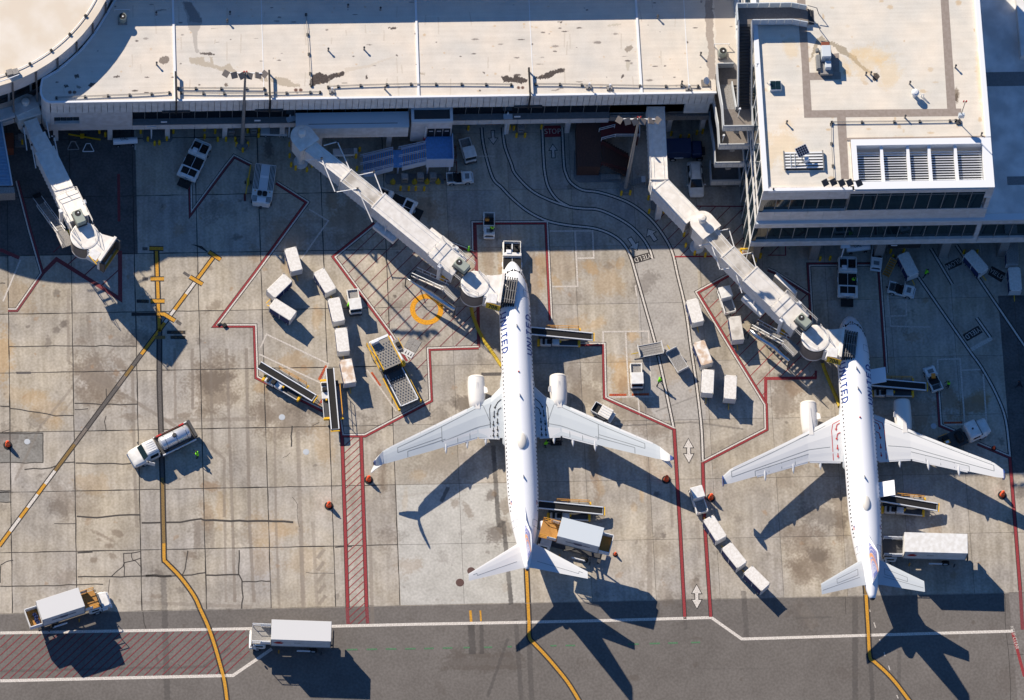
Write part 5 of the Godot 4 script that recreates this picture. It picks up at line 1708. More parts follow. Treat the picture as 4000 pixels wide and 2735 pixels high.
func airliner(label: String,at: Vector3,yaw: float,P: Dictionary) -> void:
	var t := thing("airliner", label,"airplane", at,yaw,"parked airliners")
	fus = P.fus
	var s := S()
	s.set_smooth_group(1)
	var rings := []
	var N := 40
	for f in fus:
		var ring := []
		for i in N:
			var a := TAU*i/N
			ring.append(V(cos(a)*f[2],f[1]+sin(a)*f[3],f[0]))
		rings.append(ring)
	skin(s,rings,true,true)
	var body := part(t,"fuselage", s,M.aircraft)
	# belly fairing between the wings
	s = S()
	s.set_smooth_group(1)
	rings = []
	for q in [[P.w[0][1] - 1.8,0.3],[P.w[0][1] - 0.6,0.85],[P.w[0][1]+1.0,1.0],[P.w[0][2]+0.6,1.0],[P.w[0][2]+2.4,0.3]]:
		var ring := []
		for i in 20:
			var a := TAU*i/20.0
			ring.append(V(cos(a)*2.1*q[1],P.w[0][3] - 0.15+sin(a)*0.95*q[1],q[0]))
		rings.append(ring)
	skin(s,rings,true,true)
	part(body,"belly_fairing", s,M.wing)
	# cockpit glazing
	for side in [-1,1]:
		for q in P.glass:
			s = S()
			var pts := []
			for p in q:
				pts.append([p[0],p[1]*side])
			skin_patch(s,pts,0.015)
			part(body,"windshield_pane", s,M.glass_dark)
	# cabin windows
	for side in [-1,1]:
		var z: float = P.win[0]
		while z < P.win[1]:
			s = S()
			var th: float = P.win[2]*side
			var pts := []
			for i in 8:
				var a := TAU*i/8.0
				pts.append([z+cos(a)*0.11,th+sin(a)*0.09])
			skin_patch(s,pts,0.012)
			part(body,"window", s,M.cabin_window)
			z += 0.508
		# doors: outlined panels
		for d in P.doors:
			s = S()
			var z0: float = d - 0.43
			var z1: float = d+0.43
			for e in [[z0,0.62,z1,0.62],[z1,0.62,z1,1.5],[z0,1.5,z0,0.62]]:
				skin_stroke(s,e[0],e[1]*side,e[2],e[3]*side,0.04,0.01)
			part(body,"door_outline", s,M.seam)
		# flag and registration
		s = S()
		skin_patch(s,[[P.flag,0.93*side],[P.flag+0.55,0.93*side],[P.flag+0.55,1.12*side],[P.flag,1.12*side]],0.012)
		part(body,"flag", s,mat("flag_stripes", rgb(206,176,176),0.4))
		s = S()
		skin_patch(s,[[P.flag,0.93*side],[P.flag+0.24,0.93*side],[P.flag+0.24,1.02*side],[P.flag,1.02*side]],0.018)
		part(body,"flag_canton", s,M.blue_paint)
		s = S()
		for k in 5:
			skin_stroke(s,P.flag+2.6+k*0.14,1.02*side,P.flag+2.6+k*0.14,1.08*side,0.07,0.012)
		part(body,"registration", s,M.blue_paint)
	skin_word(body,P.word[0],P.word[1],-1.0,P.word[2],P.word[3],0.17)
	skin_word(body,P.word[1],P.word[0],1.0,P.word[2],P.word[3],0.17)
	# aerials and beacon on the crown
	for z in P.blades:
		s = S()
		var p := skin_pt(z,0.0,-0.02)
		hexa(s,[p+V(-0.03,0,0.4),p+V(0.03,0,0.4),p+V(0.03,0,0),p+V(-0.03,0,0),p+V(-0.02,0.4,0.5),p+V(0.02,0.4,0.5),p+V(0.02,0.4,0.25),p+V(-0.02,0.4,0.25)])
		part(body,"aerial", s,M.grey)
	s = S()
	lathe(s,skin_pt(P.beacon,0.0,-0.02),[[0.11,0.0],[0.1,0.1],[0.04,0.18]],10)
	part(body,"beacon", s,M.red)
	s = S()
	s.set_smooth_group(1)
	rings = []
	var rd: Array = P.radome
	for i in 7:
		var a := PI*0.5*i/6.0
		var ring := []
		for k in 24:
			var b := TAU*k/24.0
			var q := V(cos(b)*rd[1]*cos(a),sin(a)*rd[3],-sin(b)*rd[2]*cos(a))
			ring.append(skin_pt(rd[0],0.0,-0.12)+q)
		rings.append(ring)
	skin(s,rings,false,true)
	part(body,"radome", s,mat("radome", rgb(214,210,202),0.4))
	if P.collar:
		s = S()
		s.set_smooth_group(1)
		rings = []
		for i in 3:
			var ring := []
			for k in 24:
				var b := TAU*k/24.0
				var g: float = [1.12,1.1,0.9][i]
				ring.append(skin_pt(rd[0],0.0,-0.12)+V(cos(b)*rd[1]*g,[0.0,0.1,0.14][i],-sin(b)*rd[2]*g))
			rings.append(ring)
		skin(s,rings,false,true)
		part(body,"radome_skirt", s,M.aircraft)
	# tail cone
	s = S()
	var fl: Array = fus[-1]
	lathe_z(s,V(0,fl[1],fl[0]),[[fl[2]*1.04,-0.25],[fl[2]*0.95,0.0],[fl[2]*0.6,0.16]])
	part(body,"auxiliary_exhaust", s,M.dark_grey)
	# wings
	for side in [-1,1]:
		var st := []
		for q in P.w:
			st.append([q[0]*side,q[1],q[2],q[3],q[4]])
		s = S()
		s.set_smooth_group(-1)
		foil(s,st)
		var w := part(t,"wing", s,M[P.wing_mat])
		# panel joints
		s = S()
		for l in P.lines:
			var pts := []
			for p in l:
				pts.append([p[0]*side,p[1]])
			wing_line(s,st,pts,0.07)
		part(w,"panel_joint", s,M.seam)
		# leading edge slats
		s = S()
		var n := 5
		for k in n:
			var x0 := lerpf(P.slat_x[0],P.slat_x[1],float(k)/n)+0.03
			var x1 := lerpf(P.slat_x[0],P.slat_x[1],float(k+1)/n) - 0.03
			var a0 := wing_top(st,x0*side,0.0)
			var a1 := wing_top(st,x1*side,0.0)
			var b0 := wing_top(st,x0*side,0.1)
			var b1 := wing_top(st,x1*side,0.1)
			s = S()
			hexa(s,[a0+V(0,-0.06,-0.05),a1+V(0,-0.06,-0.05),b1+V(0,-0.1,0),b0+V(0,-0.1,0),a0+V(0,0.06,-0.03),a1+V(0,0.06,-0.03),b1+V(0,0.015,0),b0+V(0,0.015,0)] if side < 0 else [a1+V(0,-0.06,-0.05),a0+V(0,-0.06,-0.05),b0+V(0,-0.1,0),b1+V(0,-0.1,0),a1+V(0,0.06,-0.03),a0+V(0,0.06,-0.03),b0+V(0,0.015,0),b1+V(0,0.015,0)])
			part(w,"slat", s,M.wing_light)
		# flaps lie a little below the wing skin at the trailing edge
		for fx in P.flaps:
			var c0 := wing_top(st,fx[0]*side,0.78)
			var c1 := wing_top(st,fx[1]*side,0.78)
			var d0 := wing_top(st,fx[0]*side,1.0)+V(0,-0.05,0.16)
			var d1 := wing_top(st,fx[1]*side,1.0)+V(0,-0.05,0.16)
			s = S()
			var u := V(0,0.02,0)
			if side > 0:
				hexa(s,[d0 - V(0,0.08,0),d1 - V(0,0.08,0),c1 - V(0,0.1,0),c0 - V(0,0.1,0),d0,d1,c1+u,c0+u])
			else:
				hexa(s,[d1 - V(0,0.08,0),d0 - V(0,0.08,0),c0 - V(0,0.1,0),c1 - V(0,0.1,0),d1,d0,c0+u,c1+u])
			part(w,"flap", s,M.wing_light)
		# flap track fairings
		for fx in P.fairings:
			s = S()
			s.set_smooth_group(1)
			var tip := V(fx[0]*side,fx[2],fx[1])
			var q := V(fx[0]*side,fx[2] - 0.05,fx[1] - 2.6)
			lathe_path(s,[[q,0.03],[q.lerp(tip,0.25),0.22],[q.lerp(tip,0.6),0.24],[q.lerp(tip,0.85),0.14],[tip,0.02]])
			part(w,"flap_fairing", s,M.wing_light)
		# overwing exit path
		for ar in P.exit_arrows:
			s = S()
			var k := 0
			for q in ar:
				var p := wing_top(st,q[0]*side,q[1])+V(0,0.03,0)
				if k > 0:
					bar(s,wing_top(st,ar[k - 1][0]*side,ar[k - 1][1])+V(0,0.03,0),p,0.09,0.03)
				k += 1
			var e := wing_top(st,ar[-1][0]*side,ar[-1][1])+V(0,0.05,0)
			tri(s,e+V(-0.15,0,-0.03),e+V(0,0,0.28),e+V(0.15,0,-0.03))
			part(w,"exit_arrow", s,M[P.arrow_mat])
		s = S()
		for l in P.exit_lines:
			var pts := []
			for p in l:
				pts.append([p[0]*side,p[1]])
			wing_line(s,st,pts,0.08)
		part(w,"exit_walkway_line", s,M[P.walk_mat])
		# engine,pylon
		nacelle(t,V(P.eng[0]*side,P.eng[1],P.eng[2]),P.eng[3],P.eng[4],-side)
		s = S()
		var ex: float = P.eng[0]*side
		var le := wing_top(st,ex,0.05)
		var py: float = P.eng[1]+P.eng[3]*0.98
		hexa(s,[V(ex - 0.3,py - 0.5,le.z+0.6),V(ex+0.3,py - 0.5,le.z+0.6),V(ex+0.08,py - 0.2,P.eng[2]+1.1),V(ex - 0.08,py - 0.2,P.eng[2]+1.1),V(ex - 0.28,le.y+0.12,le.z+0.5),V(ex+0.28,le.y+0.12,le.z+0.5),V(ex+0.1,py+0.12,P.eng[2]+1.0),V(ex - 0.1,py+0.12,P.eng[2]+1.0)])
		part(w,"pylon", s,M.nacelle)
		# wing tip
		for b in P.tips:
			s = S()
			var rr := []
			for q in b[0]:
				rr.append([V(q[0]*side,q[1],q[2]),V(q[0]*side,q[1],q[3])])
			for i in rr.size() - 1:
				var a0: Vector3 = rr[i][0]
				var a1: Vector3 = rr[i][1]
				var b0: Vector3 = rr[i+1][0]
				var b1: Vector3 = rr[i+1][1]
				var nn := (a1 - a0).cross(b0 - a0).normalized()*0.05
				if nn.y < 0.0:
					nn = -nn
				quad(s,a0+nn,b0+nn,b1+nn,a1+nn)
				quad(s,a0 - nn,a1 - nn,b1 - nn,b0 - nn)
				quad(s,a0+nn,a0 - nn,b0 - nn,b0+nn)
				quad(s,a1+nn,b1+nn,b1 - nn,a1 - nn)
			part(w,"winglet", s,M[b[1]])
		# tailplane
		s = S()
		var hs := []
		for q in P.stab:
			hs.append([q[0]*side,q[1],q[2],q[3],q[4]])
		foil(s,hs)
		var h := part(t,"tailplane", s,M.wing_light if P.collar else M.wing)
		s = S()
		for l in P.stab_lines:
			var pts := []
			for p in l:
				pts.append([p[0]*side,p[1]])
			wing_line(s,hs,pts,0.05)
		part(h,"elevator_joint", s,M.seam)
	# fin with its emblem
	s = S()
	foil(s,P.fin,true)
	var fin := part(t,"fin", s,M.aircraft)
	var fm := StandardMaterial3D.new()
	fm.albedo_texture = fin_texture()
	fm.roughness = 0.35
	for side in [-1,1]:
		s = S()
		var n := 6
		for i in n:
			for k in n:
				var v := []
				for c in [[i,k],[i+1,k],[i+1,k+1],[i,k+1]]:
					var u: float = float(c[0])/n
					var w: float = float(c[1])/n
					var yy := lerpf(P.logo[0],P.logo[1],w)
					var tt: float = clampf((yy - P.fin[1][3])/(P.fin[2][3] - P.fin[1][3]),0.0,1.0)
					var zl := lerpf(P.fin[1][1],P.fin[2][1],tt)
					var zt := lerpf(P.fin[1][2],P.fin[2][2],tt)
					var th := lerpf(P.fin[1][4],P.fin[2][4],tt)
					var ch := zt - zl
					var cc := 0.1+0.88*u
					var hh := 0.5*minf(1.0,minf(cc*3.2+0.1,(1.0 - cc)*1.75+0.02))
					v.append([V(side*(hh*ch*th+0.03),yy,zl+cc*ch),Vector2(u,1.0 - w)])
				var order := [0,1,2,0,2,3] if side > 0 else [0,2,1,0,3,2]
				for o in order:
					s.set_uv(v[o][1])
					s.add_vertex(v[o][0])
		part(fin,"emblem", s,fm)
	# hold and service doors standing open on the right side
	for d in P.open_doors:
		s = S()
		hexa(s,[V(d[0],d[2] - 0.05,d[4]),V(d[1],d[3] - 0.05,d[4]),V(d[1],d[3] - 0.05,d[4] - d[5]),V(d[0],d[2] - 0.05,d[4] - d[5]),V(d[0],d[2]+0.06,d[4]),V(d[1],d[3]+0.06,d[4]),V(d[1],d[3]+0.06,d[4] - d[5]),V(d[0],d[2]+0.06,d[4] - d[5])])
		part(t,"open_door", s,M.aircraft)
	wheel_pair(t,V(0,0,P.gear[0]),0.36,0.28)
	for side in [-1,1]:
		wheel_pair(t,V(P.gear[1]*side,0,P.gear[2]),0.55,0.42)

func lathe_path(s: SurfaceTool,pts: Array) -> void:
	var rings := []
	for p in pts:
		var ring := []
		for i in 10:
			var a := TAU*i/10.0
			ring.append(p[0]+V(cos(a)*p[1],sin(a)*p[1]*1.2,0))
		rings.append(ring)
	skin(s,rings,true,true)

func build_airliners() -> void:
	var glass := [[[1.52,0.06],[1.95,0.05],[2.25,0.62],[1.78,0.72]],[[1.85,0.78],[2.32,0.68],[2.95,0.98],[2.6,1.16]],[[2.7,1.2],[3.05,1.02],[3.4,1.12],[3.2,1.32]]]
	airliner("left airliner, blended winglet tips and black arrows on its wing roots", Vector3(0.31,0,-10.45),-0.0025,{
		"fus": [[0.0,2.75,0.03,0.03],[0.12,2.76,0.28,0.27],[0.4,2.8,0.55,0.52],[0.9,2.88,0.86,0.84],[1.6,3.0,1.16,1.16],[2.4,3.1,1.42,1.5],[3.4,3.2,1.64,1.76],[4.6,3.25,1.79,1.9],[6.0,3.28,1.88,1.98],[7.5,3.3,1.9,2.0],[14.0,3.3,1.9,2.0],[20.0,3.3,1.9,2.0],[27.0,3.3,1.9,2.0],[29.5,3.36,1.88,1.95],[31.5,3.5,1.82,1.84],[33.6,3.75,1.64,1.62],[35.2,3.98,1.42,1.42],[36.8,4.22,1.12,1.18],[38.2,4.44,0.82,0.94],[39.3,4.6,0.52,0.68],[40.1,4.7,0.3,0.42],[40.4,4.72,0.2,0.28]],
		"glass": glass,"win": [6.4,33.0,1.22],"doors": [5.0,34.6],"flag": 31.6,"word": [7.5,12.9,0.66,1.14],
		"blades": [6.9,9.2,18.2,28.6],"beacon": 15.4,"radome": [24.3,0.62,1.15,0.42],"collar": true,
		"w": [[0.0,14.6,22.75,2.25,0.11],[1.8,15.9,22.75,2.3,0.11],[3.3,17.5,22.7,2.4,0.115],[5.1,18.5,22.7,2.62,0.11],[10.4,21.45,24.55,3.35,0.1],[16.1,24.65,26.5,4.35,0.09],[16.7,25.1,26.65,4.5,0.08]],
		"wing_mat": "wing",
		"lines": [[[4.3,0.12],[9.5,0.2]],[[4.3,0.12],[3.4,0.68],[9.4,0.78],[9.4,0.2]],[[9.5,0.2],[14.8,0.26],[14.8,0.55],[9.4,0.6]],[[9.0,0.72],[13.6,0.68],[13.6,0.98]],[[6.0,0.78],[6.0,0.98]],[[7.5,0.78],[7.5,0.98]]],
		"slat_x": [6.2,15.8],"flaps": [[2.4,4.9],[5.1,9.2]],
		"fairings": [[4.1,23.6,2.25],[6.36,24.1,2.5],[8.96,24.9,2.95]],
		"exit_arrows": [[[2.05,0.26],[2.5,0.27],[2.85,0.33]],[[2.1,0.42],[2.45,0.43],[2.6,0.5]],[[2.95,0.4],[3.0,0.52]],[[2.6,0.6],[2.62,0.68]],[[3.1,0.62],[3.12,0.7]],[[2.62,0.76],[2.64,0.83]],[[3.12,0.77],[3.14,0.84]],[[2.63,0.9],[2.65,0.95]],[[3.14,0.9],[3.16,0.95]]],
		"exit_lines": [[[3.5,0.98],[3.5,0.3],[3.3,0.2]]],"arrow_mat": "black", "walk_mat": "black",
		"eng": [4.93,2.0,14.75,1.03,4.4],
		"tips": [[[[16.6,4.5,25.05,26.66],[17.05,4.78,25.6,26.95],[17.35,5.3,26.1,27.2],[17.6,6.0,26.7,27.4]],"wing_light"],[[[17.6,6.0,26.7,27.4],[17.85,6.9,27.3,27.62]],"blue_paint"],[[[16.8,4.5,25.7,26.8],[17.5,3.95,26.3,27.1],[18.0,3.4,27.1,27.35]],"wing_light"]],
		"stab": [[0.3,36.7,40.2,4.75,0.09],[1.0,37.15,40.35,4.85,0.09],[7.05,41.2,42.1,5.85,0.08]],
		"stab_lines": [[[1.2,0.7],[6.0,0.68],[6.05,0.45],[6.5,0.45]]],
		"fin": [[0.0,31.3,39.9,5.1,0.03],[0.0,34.4,39.75,5.7,0.075],[0.0,38.5,40.95,12.5,0.08]],"logo": [6.3,12.3],
		"gear": [4.2,2.86,20.6],"open_doors": [[1.8,2.25,4.0,4.3,35.3,1.2]],
	})
	airliner("right airliner with red exit markings on its wing roots, nose in shade", Vector3(40.92,0,-2.47),0.004,{
		"fus": [[0.0,2.85,0.04,0.04],[0.12,2.86,0.36,0.33],[0.4,2.9,0.7,0.62],[0.9,2.98,1.04,0.98],[1.6,3.1,1.36,1.34],[2.4,3.22,1.6,1.66],[3.4,3.34,1.8,1.88],[4.6,3.42,1.92,2.0],[6.0,3.46,1.97,2.06],[14.0,3.46,1.975,2.07],[24.0,3.46,1.975,2.07],[26.0,3.5,1.95,2.04],[28.0,3.62,1.86,1.94],[30.0,3.82,1.66,1.78],[31.6,4.02,1.46,1.6],[33.2,4.24,1.22,1.36],[34.6,4.44,0.96,1.08],[35.8,4.58,0.7,0.78],[36.6,4.64,0.46,0.5],[36.95,4.66,0.34,0.36]],
		"glass": [[[1.15,0.05],[1.75,0.04],[2.05,0.56],[1.6,0.68]],[[1.7,0.76],[2.15,0.62],[2.75,0.92],[2.45,1.1]],[[2.55,1.14],[2.85,0.96],[3.3,1.05],[3.1,1.25]]],
		"win": [6.2,29.3,1.2],"doors": [5.0,30.8],"flag": 27.7,"word": [6.9,12.2,0.66,1.14],
		"blades": [7.6,10.2,21.6],"beacon": 14.2,"radome": [25.2,0.52,1.05,0.36],"collar": false,
		"w": [[0.0,11.4,18.75,2.55,0.12],[2.0,12.6,18.75,2.6,0.12],[6.2,15.0,18.75,3.0,0.115],[11.0,17.55,20.3,3.75,0.1],[15.9,20.1,21.9,4.6,0.09],[16.85,21.0,22.1,4.75,0.07]],
		"wing_mat": "wing_light",
		"lines": [[[3.9,0.1],[15.8,0.2],[15.8,0.6]],[[3.5,0.66],[6.2,0.62],[15.8,0.6]],[[6.2,0.76],[12.9,0.72],[12.9,0.98]],[[7.9,0.75],[7.9,0.98]],[[9.6,0.74],[9.6,0.98]],[[11.2,0.73],[11.2,0.98]]],
		"slat_x": [2.6,15.6],"flaps": [[2.3,6.1],[6.3,12.7]],
		"fairings": [[4.8,19.7,2.6],[8.17,20.3,3.1],[11.7,21.4,3.7]],
		"exit_arrows": [[[2.15,0.2],[2.5,0.21],[2.65,0.29]],[[2.15,0.4],[2.5,0.41],[2.65,0.5]],[[2.6,0.64],[2.62,0.71]],[[2.6,0.82],[2.62,0.88]]],
		"exit_lines": [[[2.1,0.14],[3.0,0.15],[3.2,0.3],[3.2,0.97]]],"arrow_mat": "red", "walk_mat": "red",
		"eng": [5.68,2.15,10.9,1.02,4.6],
		"tips": [[[[16.86,4.0,21.2,22.1],[16.9,4.75,21.0,22.3],[16.92,5.5,21.7,22.3]],"blue_paint"]],
		"stab": [[0.4,31.8,35.3,4.95,0.09],[1.2,32.25,35.4,5.05,0.09],[6.15,35.3,36.65,5.75,0.08]],
		"stab_lines": [[[1.4,0.66],[6.0,0.66]],[[1.6,0.3],[4.2,0.3],[4.2,0.55],[1.6,0.55],[1.6,0.3]]],
		"fin": [[0.0,28.8,35.4,5.35,0.04],[0.0,29.6,35.4,5.9,0.08],[0.0,33.4,36.0,11.7,0.085]],"logo": [6.3,11.5],
		"gear": [5.1,3.8,17.6],"open_doors": [[1.8,3.7,3.5,4.3,9.2,1.9],[1.75,3.7,3.6,4.4,23.8,1.9]],
	})

# ---------------------------------------------------------------- boarding bridges
func tunnel(parent: Node3D,a: Vector3,b: Vector3,w: float,roof_mat: String) -> Node3D:
	# a,b: roof centre points; box section 2.6 m high with ribbed flanks
	var d := b - a
	var l := d.length()
	var z := d/l
	var x := Vector3.UP.cross(z).normalized()
	var y := z.cross(x)
	var B := Basis(x,y,z)
	var c := (a+b)*0.5
	var s := S()
	box(s,c - y*1.36,V(w,2.56,l),B)
	var t := part(parent,"tunnel", s,M.bridge_side)
	s = S()
	box(s,c - y*0.04,V(w+0.06,0.08,l+0.04),B)
	part(t,"tunnel_roof", s,M[roof_mat])
	s = S()
	for e in [-1,1]:
		box(s,c+x*e*w*0.3+y*0.02,V(0.06,0.06,l - 0.2),B)
		box(s,c+x*e*(w*0.5+0.02)+y*0.03,V(0.08,0.1,l),B)
	part(t,"roof_rail", s,M.bridge_side)
	s = S()
	var n := int(l/0.55)
	for k in n:
		for e in [-1,1]:
			box(s,a+d*((k+0.5)/n)+x*e*(w*0.5+0.03) - y*1.36,V(0.06,2.5,0.16),B)
	part(t,"flank_ribs", s,M.bridge_side).set_meta("kind", "stuff")
	s = S()
	for e in [a,b]:
		box(s,e+z*(0.08 if e == a else -0.08) - y*1.34,V(w+0.22,2.78,0.16),B)
	part(t,"portal_frame", s,M.bridge)
	return t

func rail_path(parent: Node3D,called: String,pts: Array,h: float,m: Material,r := 0.035) -> void:
	var s := S()
	for i in pts.size():
		cyl(s,pts[i],pts[i]+V(0,h,0),r,r,6)
		if i > 0:
			for k in [1.0,0.5]:
				cyl(s,pts[i - 1]+V(0,h*k,0),pts[i]+V(0,h*k,0),r,r,6)
	part(parent,called,s,m)

func jet_bridge(label: String,P: Dictionary) -> void:
	var rot: Vector3 = P.rot
	var t := thing("boarding_bridge", label,"jet bridge", V(rot.x,0,rot.z),0.0,"boarding bridges")
	var O := V(-rot.x,0,-rot.z)
	var pts: Array = P.tun
	var first: Vector3 = pts[0][0]
	var dir := (first - rot)
	dir.y = 0.0
	dir = dir.normalized()
	var side := Vector3.UP.cross(dir)
	# rotunda: round back,square front
	var ring := PackedVector2Array()
	var R: float = P.r
	for i in 19:
		var a := PI*(0.5+i/18.0)
		var q := dir*cos(a)*R+side*sin(a)*R
		ring.append(Vector2(q.x,q.z))
	var fr: float = P.front
	for e in [-1,1]:
		var q: Vector3 = dir*fr+side*e*R*0.98
		ring.append(Vector2(q.x,q.z))
	var s := S()
	prism(s,ring,rot.y - 2.9,rot.y)
	var ro := part(t,"rotunda", s,M.bridge)
	s = S()
	var col := PackedVector2Array()
	for q in ring:
		col.append(q*1.03)
	prism(s,col,rot.y - 0.06,rot.y+0.05)
	part(ro,"rotunda_roof", s,M.bridge)
	s = S()
	lathe(s,V(0,rot.y,0) - dir*0.15,[[0.42,0.0],[0.42,0.75],[0.52,0.78],[0.52,1.0],[0.36,1.18],[0.05,1.24]],18)
	part(ro,"vent_cap", s,M.bridge)
	s = S()
	lathe(s,Vector3.ZERO,[[0.9,-0.02],[0.9,0.25],[0.5,0.3],[0.5,rot.y - 2.9]],16)
	part(t,"support_column", s,M.bridge_side)
	s = S()
	for k in 22:
		var a := PI*(0.55+0.9*k/21.0)
		var q := dir*cos(a)*(R+0.02)+side*sin(a)*(R+0.02)
		box(s,q+V(0,rot.y - 1.5,0),V(0.07,2.7,0.07))
	part(ro,"slat_curtain", s,M.taupe)
	# telescoping tunnels
	for q in pts:
		tunnel(t,q[0]+O,q[1]+O,q[2],q[3])
	# cab
	var cab: Vector3 = P.cab+O
	var lastp: Vector3 = pts[-1][1]+O
	var cr: float = P.cr
	s = S()
	s.set_smooth_group(-1)
	var head_dir := V(sin(P.head_yaw),0,cos(P.head_yaw))
	lathe(s,V(cab.x,0,cab.z),[[cr,cab.y - 2.9],[cr,cab.y - 0.05]],36)
	var cb := part(t,"cab_drum", s,M.taupe)
	s = S()
	lathe(s,V(cab.x,cab.y,cab.z),[[cr+0.05,-0.1],[cr+0.05,0.06],[cr - 0.12,0.1]],36)
	part(cb,"cab_roof", s,M.bridge)
	s = S()
	lathe(s,V(cab.x,cab.y,cab.z),[[cr+0.1,-0.2],[cr+0.1,-0.06]],36)
	part(cb,"roof_gasket", s,M.black)
	s = S()
	lathe(s,V(cab.x,0,cab.z),[[cr+0.02,cab.y - 3.15],[cr+0.02,cab.y - 2.9],[cr - 0.3,cab.y - 2.9]],36)
	part(cb,"drum_skirt", s,M.bridge_side)
	# head between cab and aircraft
	var hw: float = P.head_w
	var hx := Vector3.UP.cross(head_dir)
	var hb := Basis(hx,Vector3.UP,head_dir)
	var hc: Vector3 = cab+head_dir*(cr*0.75+0.9)
	s = S()
	box(s,hc+V(0,-1.45,0),V(hw*0.82,2.7,1.9),hb)
	var hd := part(t,"cab_head", s,M.bridge_side)
	s = S()
	hexa(s,[hc+hb*V(-hw*0.36,-0.1,-0.9),hc+hb*V(hw*0.36,-0.1,-0.9),hc+hb*V(hw*0.5,-0.1,0.95),hc+hb*V(-hw*0.5,-0.1,0.95),hc+hb*V(-hw*0.36,0.0,-0.9),hc+hb*V(hw*0.36,0.0,-0.9),hc+hb*V(hw*0.5,0.05,0.95),hc+hb*V(-hw*0.5,0.05,0.95)].map(func(v): return v))
	part(hd,"head_roof", s,M.bridge)
	s = S()
	box(s,hc+hb*V(0,-0.1,1.05),V(hw+0.3,0.55,0.34),hb)
	part(hd,"head_fascia", s,M.bridge)
	for e in [-1,1]:
		s = S()
		box(s,hc+hb*V(e*(hw*0.5+0.05),-1.5,1.0),V(0.16,2.5,0.5),hb)
		part(hd,"head_jamb", s,M.bridge_side)
	# gate number board on a slanted hood
	s = S()
	var gp: Vector3 = hc+hb*V(P.sign_side*hw*0.42,-0.1,0.1)
	hexa(s,[gp+hb*V(-0.75,-0.6,0.8),gp+hb*V(0.75,-0.6,0.8),gp+hb*V(0.75,-0.6,-0.8),gp+hb*V(-0.75,-0.6,-0.8),gp+hb*V(-0.6,0.18,0.6),gp+hb*V(0.6,0.18,0.6),gp+hb*V(0.6,0.18,-0.6),gp+hb*V(-0.6,0.18,-0.6)])
	part(hd,"control_pod", s,M.bridge_side)
	if P.gate != "":
		var tm := TextMesh.new()
		var f := SystemFont.new()
		f.font_names = PackedStringArray(["Droid Sans"])
		f.font_weight = 700
		tm.font = f
		tm.text = P.gate
		tm.font_size = 64
		tm.pixel_size = 0.0105
		tm.depth = 0.02
		s = S()
		var bp: Vector3 = gp+V(0.1,-0.12,1.0)
		var bb := Basis(Vector3.UP,-0.3)*Basis(Vector3.RIGHT,-0.75)
		box(s,bp,V(1.75,0.66,0.06),bb)
		var board := part(hd,"gate_board", s,M.yellow)
		var o := MeshInstance3D.new()
		o.mesh = tm
		o.material_override = M.black
		o.name = "gate_number"
		board.add_child(o,true)
		o.transform = Transform3D(bb,bp+bb*V(0,0,0.045))
	else:
		s = S()
		box(s,gp+V(-0.2,0.2,0.75),V(1.5,0.12,0.1),Basis(Vector3.UP,-0.9))
		box(s,gp+V(0.6,0.2,0.6),V(1.2,0.12,0.1),Basis(Vector3.UP,0.8))
		part(hd,"hazard_stripe", s,M.yellow)
	# folding canopy
	if P.canopy > 0.1:
		var n := 6
		for k in n:
			s = S()
			var f0: float = 1.25+P.canopy*k/n
			var drop := 0.10*k
			box(s,hc+hb*V(0,-0.35 - drop*0.3,f0+P.canopy/n*0.35),V(hw*(0.98 - 0.015*k),0.5,P.canopy/n*0.62),hb)
			for e in [-1,1]:
				box(s,hc+hb*V(e*hw*0.47,-1.6,f0+P.canopy/n*0.35),V(0.3,2.2,P.canopy/n*0.62),hb)
			part(hd,"canopy_fold", s,M.black)
			s = S()
			box(s,hc+hb*V(0,-0.12 - drop*0.3,f0+P.canopy/n*0.35),V(hw*(0.96 - 0.015*k),0.06,0.07),hb)
			part(hd,"canopy_rib", s,M.mid_grey)
		for e in [-0.34,0.0,0.34]:
			s = S()
			bar(s,hc+hb*V(hw*e,-0.1,1.25),hc+hb*V(hw*e,-0.26,1.2+P.canopy),0.06,0.05)
			part(hd,"canopy_strap", s,M.mid_grey)
	else:
		s = S()
		box(s,hc+hb*V(0,-1.6,1.1),V(hw - 0.2,2.2,0.1),hb)
		part(hd,"opening", s,M.black)
		for e in [-1,1]:
			s = S()
			box(s,hc+hb*V(e*hw*0.5,-1.5,1.4),V(0.34,2.4,0.6),hb)
			part(hd,"canopy_fold", s,M.dark_grey)
		s = S()
		box(s,hc+hb*V(0,-2.75,1.5),V(hw,0.16,0.3),hb)
		part(hd,"bumper", s,M.gold_rail)
	# last tunnel frame: service platform,rails,air conditioner,drive columns
	var a3: Vector3 = pts[-1][0]+O
	var td := (lastp - a3).normalized()
	var ts := Vector3.UP.cross(td).normalized()
	var tw: float = pts[-1][2]
	var p0 := lastp - td*3.9
	s = S()
	box(s,(p0+lastp)*0.5+V(0,0.05,0),V(tw+0.5,0.1,3.8),Basis(ts,td.cross(ts),td))
	var pf := part(t,"roof_platform", s,M.bridge)
	var q4 := [p0 - ts*(tw*0.5+0.2),p0+ts*(tw*0.5+0.2)]
	rail_path(pf,"platform_rail", [lastp+ts*(tw*0.5+0.2)+td*1.2,lastp+ts*(tw*0.5+0.2) - td*0.6,(p0+lastp)*0.5+ts*(tw*0.5+0.2),q4[1],p0,q4[0],(p0+lastp)*0.5 - ts*(tw*0.5+0.2),lastp - ts*(tw*0.5+0.2) - td*0.6,lastp - ts*(tw*0.5+0.2)+td*1.2],1.05,M.bridge)
	rail_path(cb,"cab_rail", [cab - td*0.6+ts*cr*0.85,cab+td*cr*0.75+ts*cr*0.55],1.0,M.bridge,0.03)
